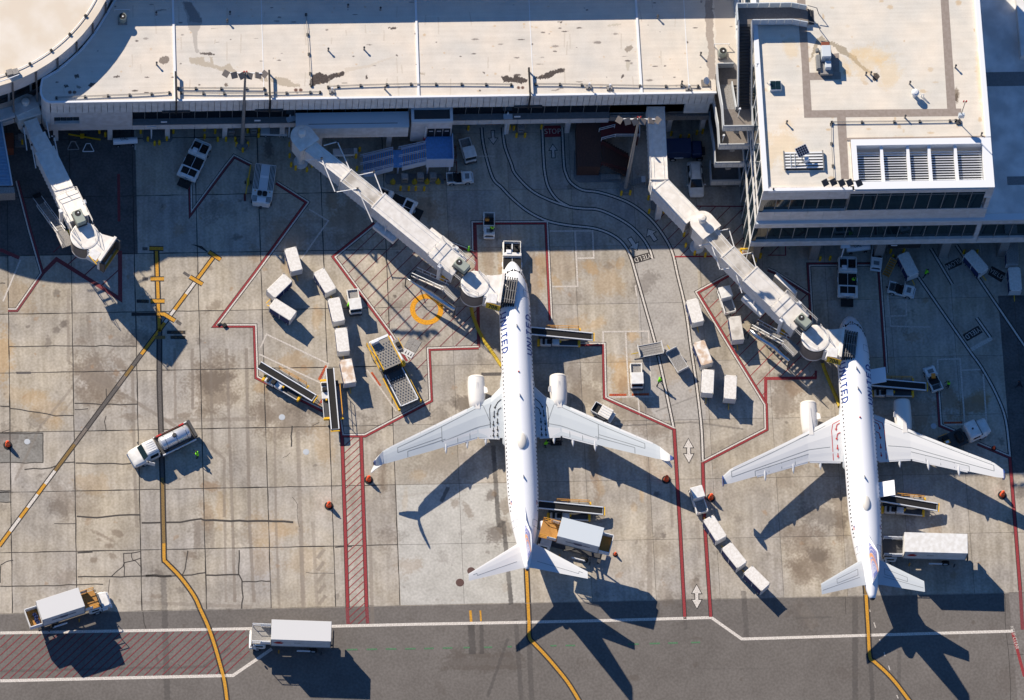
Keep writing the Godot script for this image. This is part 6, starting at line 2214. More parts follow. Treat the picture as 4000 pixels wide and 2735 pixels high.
	rail_path(cb,"cab_rail", [cab - td*0.6 - ts*cr*0.85,cab+td*cr*0.75 - ts*cr*0.55],1.0,M.bridge,0.03)
	var ub := Basis(Vector3.UP,atan2(td.x,td.z))
	var uc := lastp+td*0.2+V(0,0.85,0)
	s = S()
	cbox(s,uc,V(1.15,1.05,1.75),0.06,ub)
	var ac := part(t,"air_conditioner", s,M.grey_unit)
	s = S()
	cyl(s,uc+ub*V(0,0.5,-0.42),uc+ub*V(0,0.56,-0.42),0.38,0.38,18)
	part(ac,"fan_opening", s,M.black)
	s = S()
	cyl(s,uc+ub*V(0.08,0.55,-0.46),uc+ub*V(0.08,0.58,-0.46),0.09,0.09,8)
	part(ac,"fan_hub", s,M.coping)
	s = S()
	box(s,uc+ub*V(0,-0.45,0),V(1.3,0.2,1.95),ub)
	part(ac,"unit_base", s,M.dark_grey)
	# drive carriage
	for e in [-1,1]:
		s = S()
		var cpt: Vector3 = p0+td*2.0+ts*e*(tw*0.5+0.35)
		box(s,V(cpt.x,cpt.y*0.5+0.3,cpt.z),V(0.36,cpt.y - 0.6,0.36),ub)
		part(t,"drive_column", s,M.bridge_side)
		s = S()
		box(s,V(cpt.x,cpt.y+0.05,cpt.z),V(0.45,0.5,0.45),ub)
		part(t,"column_cap", s,M.coping)
		s = S()
		cyl(s,V(cpt.x,0.5,cpt.z) - ub.x*0.24,V(cpt.x,0.5,cpt.z)+ub.x*0.24,0.5,0.5,14)
		part(t,"wheel", s,M.tyre)
	s = S()
	var mid := p0+td*2.0
	box(s,V(mid.x,0.95,mid.z),V(tw+1.0,0.4,0.5),ub)
	part(t,"axle_beam", s,M.yellow)
	# service stair hung on the cab,with landing
	if P.stair_side != 0.0:
		var sd: Vector3 = ts*P.stair_side
		var top: Vector3 = lastp+td*1.0+sd*(tw*0.5+1.0) - V(0,2.6,0)
		s = S()
		box(s,top - td*0.2,V(1.4,0.1,1.9),ub)
		var ls := part(t,"stair_landing", s,M.mid_grey)
		rail_path(ls,"landing_rail", [top+sd*0.7+td*0.7,top+sd*0.7 - td*1.1],1.05,M.bridge)
		var foot: Vector3 = top - td*(1.2+top.y*1.35)+V(0,-top.y+0.25,0)
		var n := 15
		for k in n:
			s = S()
			box(s,(top - td*1.2).lerp(foot,(k+0.5)/n),V(0.95,0.05,0.3),ub)
			part(ls,"step", s,M.mid_grey)
		for e in [-0.5,0.5]:
			s = S()
			bar(s,top - td*1.2+ts*e,foot+ts*e,0.07,0.22)
			part(ls,"stringer", s,M.bridge)
			s = S()
			tube(s,[top - td*1.2+ts*e+V(0,1.0,0),foot+ts*e+V(0,1.0,0)],0.04,6)
			part(ls,"hand_rail", s,M.coping)
			for k in 4:
				s = S()
				var bq: Vector3 = (top - td*1.2).lerp(foot,(k+0.3)/4.0)+ts*e
				cyl(s,bq,bq+V(0,1.0,0),0.03,0.03,6)
				part(ls,"baluster", s,M.coping)
		s = S()
		cyl(s,V(foot.x,0.0,foot.z) - ts*0.5+V(0,0.25,0),V(foot.x,0.25,foot.z)+ts*0.5,0.25,0.25,10)
		part(ls,"caster", s,M.tyre)
	# air trunk lying along the stair
	if P.has("duct"):
		s = S()
		s.set_smooth_group(1)
		var dp: Array = P.duct
		var rings := []
		for k in dp.size():
			var dd: Vector3 = ((dp[mini(k+1,dp.size() - 1)][0] as Vector3) - (dp[maxi(k - 1,0)][0] as Vector3)).normalized()
			var xx := Vector3.UP.cross(dd).normalized()
			var ring3 := []
			for i in 14:
				var a := TAU*i/14.0
				ring3.append(dp[k][0]+O+(xx*cos(a)+dd.cross(xx)*sin(a))*dp[k][1])
			rings.append(ring3)
		skin(s,rings,true,true)
		part(t,"air_duct", s,M.chrome)
		for k in [0,dp.size() - 1]:
			s = S()
			var fp: Vector3 = dp[k][0]+O
			bar(s,fp,V(fp.x,0.0,fp.z),0.12,0.12)
			part(t,"duct_leg", s,M.dark_grey)
	# folding cable arms beside the tunnels
	for arm in P.arms:
		s = S()
		var ap := []
		for q in arm:
			ap.append(q+O)
		tube(s,ap,0.07,6)
		part(t,"cable_arm", s,M.bridge_side)
		s = S()
		box(s,ap[1],V(0.24,0.3,0.24))
		part(t,"arm_elbow", s,M.dark_grey)
	# cable box under the last tunnel
	if P.has("box"):
		s = S()
		var bq: Vector3 = P.box+O
		box(s,bq,V(0.9,0.7,3.2),ub)
		part(t,"cable_box", s,M.bridge_side)
		s = S()
		bar(s,bq+V(0,0.35,0),bq+V(0,1.6,0) - ts*0.0,0.14,0.14)
		part(t,"box_hanger", s,M.bridge_side)
	if P.has("flank"):
		s = S()
		box(s,P.flank+O,V(0.5,2.0,3.4),ub)
		part(t,"side_enclosure", s,M.bridge)

func build_bridges() -> void:
	jet_bridge("middle boarding bridge docked at the left airliner, signed 70B", {
		"rot": V(-24.8,7.9,-25.2),"r": 1.42,"front": 1.5,
		"tun": [[V(-24.0,7.62,-24.05),V(-19.3,7.25,-20.0),1.65,"bridge"],[V(-19.75,7.42,-20.2),V(-15.6,7.05,-16.6),1.95,"bridge_dirty"],[V(-15.95,7.22,-16.9),V(-6.3,6.25,-8.3),2.4,"bridge"]],
		"cab": V(-4.55,6.0,-6.2),"cr": 1.68,"head_yaw": 1.39,"head_w": 3.6,"sign_side": -1.0,"gate": "70B", "canopy": 1.7,"stair_side": -1.0,
		"duct": [[V(-12.63,2.6,-8.62),0.04],[V(-11.84,2.6,-8.01),0.1],[V(-10.77,2.6,-7.25),0.24],[V(-9.84,2.6,-6.57),0.33],[V(-8.52,2.6,-5.59),0.33],[V(-6.86,2.6,-4.38),0.33]],
		"arms": [[V(-22.26,7.7,-24.01),V(-20.58,7.7,-24.48),V(-19.19,7.4,-20.89)],[V(-24.49,7.4,-22.22),V(-22.56,7.7,-22.3),V(-21.07,7.2,-18.11)],[V(-18.15,7.4,-20.13),V(-16.29,7.4,-20.54),V(-15.24,7.2,-17.36)],[V(-20.86,7,-18.14),V(-18.35,7.4,-18.37),V(-16.66,6.6,-14.31)]],
		"box": V(-15,3.6,-14.16),"flank": V(-8.37,5,-12.41),
	})
	jet_bridge("right boarding bridge docked at the shaded airliner, signed 70A", {
		"rot": V(23.2,7.7,-13.1),"r": 1.45,"front": 1.7,
		"tun": [[V(23.9,7.35,-12.2),V(26.4,7.1,-8.95),1.75,"bridge_dirty"],[V(26.0,7.25,-9.4),V(28.9,6.85,-6.2),2.1,"bridge_dirty"],[V(28.6,7.0,-6.6),V(34.6,6.25,-0.3),2.45,"bridge"]],
		"cab": V(36.2,6.0,1.6),"cr": 1.68,"head_yaw": 1.39,"head_w": 3.6,"sign_side": -1.0,"gate": "70A", "canopy": 1.7,"stair_side": -1.0,
		"duct": [[V(28.74,2.6,-0.98),0.3],[V(29.78,2.6,0),0.3],[V(31.62,2.6,1.36),0.3],[V(33.3,2.6,3.06),0.3]],
		"arms": [[V(25.09,7.4,-12.04),V(26.4,7.4,-12.29),V(27.01,7.1,-9.72)],[V(22.74,6.6,-10.5),V(24.15,7,-10.6),V(25.1,6.6,-7.35)],[V(27.83,7,-9.06),V(29.07,7,-9.3),V(29.52,6.8,-7.26)],[V(25.19,6.4,-7.39),V(26.8,6.8,-7.49),V(27.63,6.2,-4.38)]],
		"box": V(29.22,3.6,-3.8),"flank": V(33.03,5,-5.59),
	})
	jet_bridge("left boarding bridge parked empty with its open head over the apron", {
		"rot": V(-58.1,6.7,-30.4),"r": 1.45,"front": 1.6,
		"tun": [[V(-57.6,6.35,-28.6),V(-56.75,6.52,-26.2),1.5,"bridge"],[V(-56.8,6.62,-26.5),V(-55.8,6.85,-24.2),1.85,"bridge"],[V(-55.95,6.92,-24.4),V(-52.0,8.4,-14.5),2.3,"bridge"]],
		"cab": V(-51.3,8.45,-12.3),"cr": 1.68,"head_yaw": 0.99,"head_w": 3.4,"sign_side": -1.0,"gate": "", "canopy": 0.0,"stair_side": -1.0,
		"arms": [[V(-55.93,6.4,-29.01),V(-55.75,6.4,-28.77),V(-55.32,6.3,-26.2)],[V(-58.64,6.2,-28.03),V(-58.43,6.2,-27.79),V(-58.08,5.6,-24.9)],[V(-55.1,6.6,-26.3),V(-54.78,6.6,-26.21),V(-54.35,6.6,-23.76)],[V(-57.63,6.2,-25.57),V(-57.49,6.2,-25.33),V(-57.03,5.8,-22.43)]],
	})

# ---------------------------------------------------------------- walkways and ramps by the terminal
func build_walkways() -> void:
	var t := thing("enclosed_walkway", "white panelled walkway between the concourse and the middle bridge", "walkway", V(-18.7,0,-27.4))
	var O := V(18.7,0,27.4)
	var s := S()
	slab_box(s,-25.5,-11.85,4.75,7.4,-28.05,-26.45)
	o_at(part(t,"hall", s,M.facade),O)
	s = S()
	slab_box(s,-25.55,-11.8,7.4,7.52,-28.45,-26.38)
	o_at(part(t,"roof", s,M.sky_blue_panel),O)
	for k in 24:
		s = S()
		slab_box(s,-25.45+k*0.567,-25.45+k*0.567+0.54,4.7,7.36,-26.45,-26.36)
		o_at(part(t,"panel", s,M.panel),O)
	s = S()
	slab_box(s,-24.0,-13.2,7.52,7.58,-26.95,-26.88)
	o_at(part(t,"roof_conduit", s,M.grey),O)
	for x in [-22.5,-14.0]:
		s = S()
		slab_box(s,x - 0.3,x+0.3,-0.02,4.75,-27.6,-27.0)
		o_at(part(t,"pier", s,M.facade),O)
	t = thing("vestibule", "flat roofed white entrance block with three dark doors above the blue stair", "building", V(-9.0,0,-27.6))
	O = V(9.0,0,27.6)
	s = S()
	slab_box(s,-11.5,-6.55,2.6,8.2,-28.6,-26.65)
	o_at(part(t,"wall", s,M.facade),O)
	s = S()
	slab_box(s,-11.2,-6.85,8.2,8.22,-28.3,-26.95)
	o_at(part(t,"roof", s,M.dark_grey),O)
	for q in [[-11.55,-11.2,-28.65,-26.6],[-6.85,-6.5,-28.65,-26.6],[-11.2,-6.85,-26.95,-26.6],[-11.2,-6.85,-28.65,-28.3]]:
		s = S()
		slab_box(s,q[0],q[1],8.0,8.5,q[2],q[3])
		o_at(part(t,"parapet", s,M.sky_blue_panel),O)
	for k in 3:
		s = S()
		slab_box(s,-9.5+k*0.96,-8.62+k*0.96,4.05,6.3,-26.66,-26.6)
		var d := part(t,"door", s,M.black)
		o_at(d,O)
		s = S()
		slab_box(s,-9.3+k*0.96,-8.8+k*0.96,5.6,5.72,-26.6,-26.57)
		part(d,"door_plate", s,M.coping)
	s = S()
	slab_box(s,-11.0,-10.6,-0.02,2.6,-28.0,-27.4)
	slab_box(s,-7.3,-6.9,-0.02,2.6,-28.0,-27.4)
	o_at(part(t,"pier", s,M.dark_grey),O)
	# hoist post in front of the doors
	s = S()
	cyl(s,V(-9.75,2.5,-26.4),V(-9.75,7.5,-26.4),0.09,0.09,8)
	o_at(part(t,"hoist_post", s,M.bridge),O)
	s = S()
	cyl(s,V(-9.75,3.6,-26.4),V(-9.75,4.2,-26.4),0.17,0.17,8)
	o_at(part(t,"hoist_band", s,M.red),O)
	# blue stair and platform
	t = thing("blue_stair", "wide blue stairs and platform below the concourse doors", "staircase", V(-11.0,0,-24.9))
	O = V(11.0,0,24.9)
	s = S()
	slab_box(s,-9.7,-6.4,3.85,4.0,-26.6,-23.25)
	o_at(part(t,"platform", s,M.ramp_blue),O)
	for q in [[-9.7,-6.35,-23.25,-23.15],[-6.45,-6.35,-26.6,-23.25]]:
		for k in 4:
			var a := Vector2(q[0],q[2])
			s = S()
			if q[1] - q[0] > 1.0:
				var w: float = (q[1] - q[0])/4.0
				slab_box(s,q[0]+w*k+0.01,q[0]+w*(k+1) - 0.01,2.6,4.95,q[2],q[3])
			else:
				var w: float = (q[3] - q[2])/4.0
				slab_box(s,q[0],q[1],2.6,4.95,q[2]+w*k+0.01,q[2]+w*(k+1) - 0.01)
			o_at(part(t,"side_panel", s,M.ramp_side),O)
	for f in [[-9.7,4.0,-12.55,2.35,12],[-13.65,2.35,-17.15,0.15,15]]:
		var n: int = f[4]
		for k in n:
			var x0: float = lerpf(f[0],f[2],float(k)/n)
			var x1: float = lerpf(f[0],f[2],float(k+1)/n)
			var y: float = lerpf(f[1],f[3],float(k+1)/n)
			s = S()
			slab_box(s,x1,x0 - 0.06,y - 0.12,y,-25.65,-23.35)
			var st := part(t,"step", s,M.ramp_blue)
			o_at(st,O)
			s = S()
			slab_box(s,x0 - 0.06,x0,y - 0.12,y+0.012,-25.65,-23.35)
			part(st,"nosing", s,M.yellow if k % 2 == 0 else M.gold_rail)
		for z in [-25.7,-23.3]:
			s = S()
			hexa(s,[V(f[2],f[3] - 0.9,z+0.05),V(f[0],f[1] - 0.9,z+0.05),V(f[0],f[1] - 0.9,z - 0.05),V(f[2],f[3] - 0.9,z - 0.05),V(f[2],f[3]+0.3,z+0.05),V(f[0],f[1]+0.3,z+0.05),V(f[0],f[1]+0.3,z - 0.05),V(f[2],f[3]+0.3,z - 0.05)])
			o_at(part(t,"stringer", s,M.ramp_side),O)
		for z in [-25.6,-24.5,-23.4]:
			s = S()
			for h in [0.55,1.0]:
				cyl(s,V(f[0],f[1]+h,z),V(f[2] - 0.4,f[3]+h,z),0.045,0.045,6)
			for k in 4:
				var b := V(f[0],f[1],z).lerp(V(f[2],f[3],z),k/3.0)
				cyl(s,b,b+V(0,1.0,0),0.04,0.04,6)
			o_at(part(t,"hand_rail", s,M.ramp_side),O)
	s = S()
	slab_box(s,-13.65,-12.55,2.2,2.35,-25.65,-23.35)
	o_at(part(t,"half_landing", s,M.ramp_blue),O)
	for q in [[-9.4,-23.5],[-6.7,-23.5],[-9.4,-26.3],[-6.7,-26.3],[-13.0,-23.6],[-13.0,-25.4]]:
		s = S()
		slab_box(s,q[0] - 0.1,q[0]+0.1,-0.02,3.85 if q[0] > -10.0 else 2.2,q[1] - 0.1,q[1]+0.1)
		o_at(part(t,"leg", s,M.ramp_side),O)
	s = S()
	slab_box(s,-17.2,-15.6,-0.02,1.3,-23.26,-23.18)
	o_at(part(t,"side_panel", s,M.ramp_side),O)
	# fixed walkway to the right-hand bridge: straight run,kink and slanting run
	t = thing("fixed_walkway", "white covered walkway bending out to the right boarding bridge", "walkway", V(18.3,0,-20.0))
	O = V(-18.3,0,20.0)
	tunnel(t,V(18.38,7.5,-28.6)+O,V(18.28,7.5,-18.9)+O,2.0,"bridge")
	tunnel(t,V(18.25,7.35,-19.0)+O,V(18.5,7.35,-17.6)+O,2.06,"bridge")
	tunnel(t,V(18.3,7.45,-18.3)+O,V(22.1,7.3,-13.8)+O,2.3,"bridge")
	for q in [[18.3,-21.0],[18.6,-17.2]]:
		s = S()
		slab_box(s,q[0] - 0.35,q[0]+0.35,-0.02,4.9,q[1] - 0.35,q[1]+0.35)
		o_at(part(t,"pier", s,M.facade),O)
	# red loading stair and the brown shed beside it
	t = thing("red_stair_deck", "dark red deck with pale rails under the terminal windows", "staircase", V(13.5,0,-26.0))
	O = V(-13.5,0,26.0)
	s = S()
	sheet(s,poly([11.92,-28.67,13.52,-29.12,16.73,-29.16,16.64,-26.82,13.6,-26.74,11.87,-26.21]),3.3)
	o_at(part(t,"deck", s,M.dark_red),O)
	for q in [[V(11.86,3.3,-26),V(13.59,3.3,-26.44),V(16.55,3.3,-26.39),V(16.67,3.3,-28.68)],[V(11.65,3.3,-27.25),V(13.57,3.3,-27.74)]]:
		rail_path(t,"hand_rail", q.map(func(v): return v+O),1.0,M.sky_blue_panel,0.045)
	for q in [V(11.96,3.3,-26.34),V(16.5,3.3,-26.87),V(16.6,3.3,-28.94),V(13.67,3.3,-28.9)]:
		s = S()
		cyl(s,V(q.x,-0.02,q.z)+O,q+O,0.1,0.1,8)
		part(t,"leg", s,M.dark_red)
	t = thing("brown_shed", "brown flat roofed shed with an outside stair in the terminal shade", "shed", V(10.63,0,-26.63))
	O = -V(10.63,0,-26.63)
	s = S()
	prism(s,poly([9.02,-28.77,11.94,-28.72,11.65,-22.82,8.89,-22.87]),-0.02,3.0)
	o_at(part(t,"wall", s,M.brown_dark),O)
	s = S()
	prism(s,poly([8.93,-28.81,12.02,-28.76,11.71,-22.65,8.8,-22.7]),3.0,3.12)
	o_at(part(t,"roof", s,M.brown_dark),O)
	for k in 12:
		s = S()
		var a := V(11.9,3,-24.75).lerp(V(15.4,0.2,-23.95),(k+0.5)/12.0)
		box(s,a+O,V(0.34,0.08,3.4))
		part(t,"step", s,M.brown_dark)
	rail_path(t,"hand_rail", [V(11.73,3,-22.82)+O,V(15.36,0.2,-23.09)+O],1.0,M.dark_red,0.04)
	rail_path(t,"hand_rail", [V(11.87,3,-25.61)+O,V(15.44,0.2,-24.73)+O],1.0,M.dark_red,0.04)
	s = S()
	box(s,V(10.33,1.6,-23.18)+O,V(0.5,0.5,0.12))
	part(t,"wall_lamp", s,M.coping)
	# blue ribbed roof at the left edge of the picture
	t = thing("blue_shed", "blue ribbed metal roof at the edge below the round building", "shed", V(-62.5,0,-24.5))
	O = V(62.5,0,24.5)
	s = S()
	prism(s,poly([-66.0,-29.4,-61.2,-29.4,-59.9,-20.6,-66.0,-20.6]),4.8,5.0)
	o_at(part(t,"roof", s,M.blue_roof),O)
	for k in 19:
		var z := -29.2+k*0.45
		s = S()
		slab_box(s,-66.0,-61.35+(z+29.4)*0.147,5.0,5.1,z,z+0.2)
		o_at(part(t,"roof_rib", s,M.blue_roof),O)
	s = S()
	prism(s,poly([-66.0,-20.5,-59.7,-20.5,-59.6,-19.7,-66.0,-19.5]),2.6,4.7)
	o_at(part(t,"end_wall", s,M.mid_grey),O)
	s = S()
	bar(s,V(-61.2,5.05,-29.4)+O,V(-59.9,5.05,-20.6)+O,0.16,0.24)
	part(t,"gutter", s,M.sky_blue_panel)
	for q in [[-61.0,-28.5],[-60.2,-21.2],[-65.0,-21.2],[-65.0,-28.5]]:
		s = S()
		slab_box(s,q[0] - 0.12,q[0]+0.12,-0.02,4.8,q[1] - 0.12,q[1]+0.12)
		o_at(part(t,"post", s,M.mid_grey),O)
	# raised island under the middle bridge with air-conditioning cabinets
	var isl := structure("kerb_island")
	s = S()
	prism(s,poly([-14.59,-22.6,-14.33,-22.14,-7.43,-22.03,-7.41,-22.63,-7.66,-23.38,-14.42,-23.5]),-0.02,0.13)
	part(isl,"kerb_slab", s,M.kerb)
	s = S()
	prism(s,poly([-44.01,-28.64,-43.81,-28.23,-40.65,-28.18,-40.36,-28.58,-40.4,-29.79,-43.85,-29.85]),-0.02,0.13)
	part(isl,"kerb_slab", s,M.kerb)
	s = S()
	prism(s,poly([8.55,-22.95,8.68,-22.34,9.22,-21.95,14.36,-21.9,14.41,-22.76,12.19,-22.89,9.2,-24.92,8.79,-26.31]),-0.02,0.13)
	part(isl,"kerb_slab", s,M.kerb)
	s = S()
	prism(s,poly([17.88,-19.55,19.26,-19.52,19.19,-18.17,17.87,-18.12]),-0.02,0.13)
	part(isl,"kerb_slab", s,M.kerb)

# ---------------------------------------------------------------- ground vehicles
# every vehicle stands at its base centre and faces local +z; +x is its left side
func wheels(t: Node3D,spots: Array,r: float,w := 0.24) -> void:
	for q in spots:
		var s := S()
		cyl(s,V(q[0] - w*0.5,r,q[1]),V(q[0]+w*0.5,r,q[1]),r,r,14)
		var o := part(t,"wheel", s,M.tyre)
		s = S()
		var e := signf(q[0])
		cyl(s,V(q[0]+e*w*0.3,r,q[1]),V(q[0]+e*(w*0.5+0.012),r,q[1]),r*0.55,r*0.55,10)
		part(o,"hub", s,M.hub)

func down(p: Vector3) -> Vector3:
	return V(p.x,0,p.z)

func pbox(t: Node,called: String,c: Vector3,size: Vector3,m: String,e := 0.0) -> MeshInstance3D:
	var s := S()
	if e > 0.0:
		cbox(s,c,size,e)
	else:
		box(s,c,size)
	return part(t,called,s,M[m])

var cart0: Node3D
var cart_n := 0
func baggage_cart(label: String,at: Vector3,yaw: float,top := "cart_top") -> void:
	at.y = 0.0
	if cart0 == null:
		var t := thing("baggage_cart", label,"baggage cart", at,yaw,"covered baggage carts")
		cart0 = t
		pbox(t,"chassis", V(0,0.5,0),V(1.3,0.14,3.0),"dark_grey")
		pbox(t,"floor", V(0,0.6,0),V(1.42,0.06,3.05),"grey")
		for e in [-1,1]:
			pbox(t,"end_panel", V(0,1.32,e*1.5),V(1.42,1.4,0.06),"cart_side")
			pbox(t,"curtain", V(e*0.7,1.26,0),V(0.05,1.26,2.7),"curtain")
			for k in [-1,1]:
				pbox(t,"post", V(e*0.7,1.3,k*1.46),V(0.09,1.44,0.09),"cart_side")
				pbox(t,"corner_cap", V(e*0.68,2.08,k*1.5),V(0.16,0.1,0.16),"mid_grey")
			pbox(t,"middle_post", V(e*0.73,1.26,0),V(0.05,1.3,0.07),"cart_side")
		pbox(t,"roof", V(0,2.06,0),V(1.5,0.12,3.12),"cart_top", 0.04)
		wheels(t,[[-0.6,1.05],[0.6,1.05],[-0.6,-1.05],[0.6,-1.05]],0.26,0.16)
		var s := S()
		bar(s,V(0,0.48,1.5),V(0,0.42,2.25),0.09,0.09)
		part(t,"tow_bar", s,M.yellow)
	else:
		var c := copy_of(cart0,"baggage_cart", label,at,yaw)
		if top != "cart_top":
			(c.get_node("roof") as MeshInstance3D).material_override = M[top]

func person(label: String,at: Vector3,yaw: float,pose := "stand", vest := true) -> void:
	var t := thing("person", label,"person", at,yaw,"ground crew")
	# joints and radii,metres,facing +z
	var J := {}
	var lean := 0.12 if pose == "stand" else 0.3
	var sit := pose == "sit"
	var hip := 0.5 if sit else 0.95
	J.pelvis = V(0,hip,0)
	J.chest = V(0,hip+0.42,lean*0.5)
	J.neck = V(0,hip+0.58,lean*0.6)
	J.head = V(0,hip+0.74,lean*0.75+0.02)
	var bones := [[J.pelvis,J.chest,0.15,0.17],[J.chest,J.neck,0.15,0.07]]
	for e in [-1,1]:
		var sh: Vector3 = J.chest+V(e*0.19,0.08,0)
		var el: Vector3 = sh+(V(e*0.08,-0.26,0.1) if pose != "reach" else V(e*0.04,-0.12,0.24))
		var wr: Vector3 = el+(V(-e*0.03,-0.1,0.22) if pose != "walk" else V(0,-0.22,0.06*e))
		bones.append([sh,el,0.062,0.05])
		bones.append([el,wr,0.05,0.036])
		bones.append([wr,wr+V(0,-0.02,0.09),0.04,0.03])
		for k in 4:
			bones.append([wr+V((k - 1.5)*0.02,-0.01,0.08),wr+V((k - 1.5)*0.022,-0.04,0.15 - absf(k - 1.4)*0.012),0.011,0.009])
		bones.append([wr+V(-e*0.03,0,0.03),wr+V(-e*0.06,-0.01,0.09),0.012,0.01])
		var hj: Vector3 = J.pelvis+V(e*0.1,-0.03,0)
		var step: float = 0.0 if pose != "walk" else 0.22*e
		var kn := hj+(V(0.0,0.02,0.42) if sit else V(e*0.02,-0.43,step+0.03))
		var an := kn+(V(0,-0.42,0.02) if sit else V(0,-0.42,step*0.6 - 0.03))
		bones.append([hj,kn,0.1,0.065])
		bones.append([kn,an,0.065,0.045])
		bones.append([an+V(0,-0.05,0),an+V(e*0.02,-0.06,0.17),0.045,0.04])
	part(t,"body", figure(bones,0.024),M.clothes)
	var hb := [[J.head,J.head+V(0,0.06,0.01),0.095,0.1],[J.head+V(0,-0.06,0.05),J.head+V(0,-0.02,0.06),0.06,0.05],[J.head+V(0,0.0,0.11),J.head+V(0,0.02,0.1),0.018,0.012],[J.neck,J.head,0.055,0.06],[J.head+V(-0.1,0,0),J.head+V(-0.1,0.03,0),0.02,0.018],[J.head+V(0.1,0,0),J.head+V(0.1,0.03,0),0.02,0.018]]
	part(t,"head", figure(hb,0.014),M.skin)
	part(t,"cap", figure([[J.head+V(0,0.08,-0.01),J.head+V(0,0.11,0),0.104,0.09],[J.head+V(0,0.07,0.08),J.head+V(0,0.065,0.14),0.05,0.03]],0.018),M.clothes)
	if vest:
		part(t,"vest", figure([[J.pelvis+V(0,0.08,0),J.chest,0.165,0.19],[J.chest,J.chest+V(0,0.1,0),0.185,0.13],[J.chest+V(-0.19,0.08,0),J.chest+V(0.19,0.08,0),0.085,0.085]],0.026),M.vest)

# surface nets over a field of smoothly joined tapered capsules
func figure(bones: Array,cell: float) -> SurfaceTool:
	var lo := Vector3.ONE*1e9
	var hi := -lo
	for b in bones:
		for q in 2:
			var r: float = b[2+q]+cell*2.0
			lo = lo.min(b[q] - Vector3.ONE*r)
			hi = hi.max(b[q]+Vector3.ONE*r)
	var n := Vector3i(((hi - lo)/cell).ceil())+Vector3i.ONE
	var f := PackedFloat32Array()
	f.resize(n.x*n.y*n.z)
	f.fill(1.0)
	for b in bones:
		var a: Vector3 = b[0]
		var d: Vector3 = b[1] - a
		var dd := maxf(d.length_squared(),1e-8)
		var rm := maxf(b[2],b[3])+cell*2.0
		var p0 := Vector3i(((a.min(b[1]) - Vector3.ONE*rm - lo)/cell).floor()).max(Vector3i.ZERO)
		var p1 := Vector3i(((a.max(b[1])+Vector3.ONE*rm - lo)/cell).ceil()).min(n - Vector3i.ONE)
		for k in range(p0.z,p1.z+1):
			for j in range(p0.y,p1.y+1):
				for i in range(p0.x,p1.x+1):
					var p := lo+V(i,j,k)*cell
					var t := clampf((p - a).dot(d)/dd,0.0,1.0)
					var v := (p - a - d*t).length() - lerpf(b[2],b[3],t)
					var id := i+n.x*(j+n.y*k)
					var o := f[id]
					var kk := minf(0.03,minf(b[2],b[3]))
					var h := maxf(kk - absf(o - v),0.0)/kk
					f[id] = minf(o,v) - h*h*kk*0.25
	var s := SurfaceTool.new()
	s.begin(Mesh.PRIMITIVE_TRIANGLES)
	s.set_smooth_group(1)
	var vid := {}
	var pts := {}
	for k in n.z - 1:
		for j in n.y - 1:
			for i in n.x - 1:
				var c := Vector3.ZERO
				var m := 0
				for e in EDGES:
					var a: Vector3i = Vector3i(i,j,k)+e[0]
					var b: Vector3i = Vector3i(i,j,k)+e[1]
					var fa := f[a.x+n.x*(a.y+n.y*a.z)]
					var fb := f[b.x+n.x*(b.y+n.y*b.z)]
					if (fa < 0.0) != (fb < 0.0):
						c += Vector3(a).lerp(Vector3(b),fa/(fa - fb))
						m += 1
				if m > 0:
					pts[i+n.x*(j+n.y*k)] = lo+c/m*cell
	var ax := [Vector3i(1,0,0),Vector3i(0,1,0),Vector3i(0,0,1)]
	for k in range(1,n.z - 1):
		for j in range(1,n.y - 1):
			for i in range(1,n.x - 1):
				var id := i+n.x*(j+n.y*k)
				for q in 3:
					var a2: Vector3i = Vector3i(i,j,k)+ax[q]
					var fa := f[id]
					var fb := f[a2.x+n.x*(a2.y+n.y*a2.z)]
					if (fa < 0.0) == (fb < 0.0):
						continue
					var u: Vector3i = ax[(q+1) % 3]
					var w: Vector3i = ax[(q+2) % 3]
					var du := u.x+n.x*(u.y+n.y*u.z)
					var dw := w.x+n.x*(w.y+n.y*w.z)
					var g := [pts.get(id),pts.get(id - du),pts.get(id - du - dw),pts.get(id - dw)]
					if g.has(null):
						continue
					if fa < 0.0:
						quad(s,g[0],g[3],g[2],g[1])
					else:
						quad(s,g[0],g[1],g[2],g[3])
	return s

var EDGES := [[Vector3i(0,0,0),Vector3i(1,0,0)],[Vector3i(0,1,0),Vector3i(1,1,0)],[Vector3i(0,0,1),Vector3i(1,0,1)],[Vector3i(0,1,1),Vector3i(1,1,1)],[Vector3i(0,0,0),Vector3i(0,1,0)],[Vector3i(1,0,0),Vector3i(1,1,0)],[Vector3i(0,0,1),Vector3i(0,1,1)],[Vector3i(1,0,1),Vector3i(1,1,1)],[Vector3i(0,0,0),Vector3i(0,0,1)],[Vector3i(1,0,0),Vector3i(1,0,1)],[Vector3i(0,1,0),Vector3i(0,1,1)],[Vector3i(1,1,0),Vector3i(1,1,1)]]

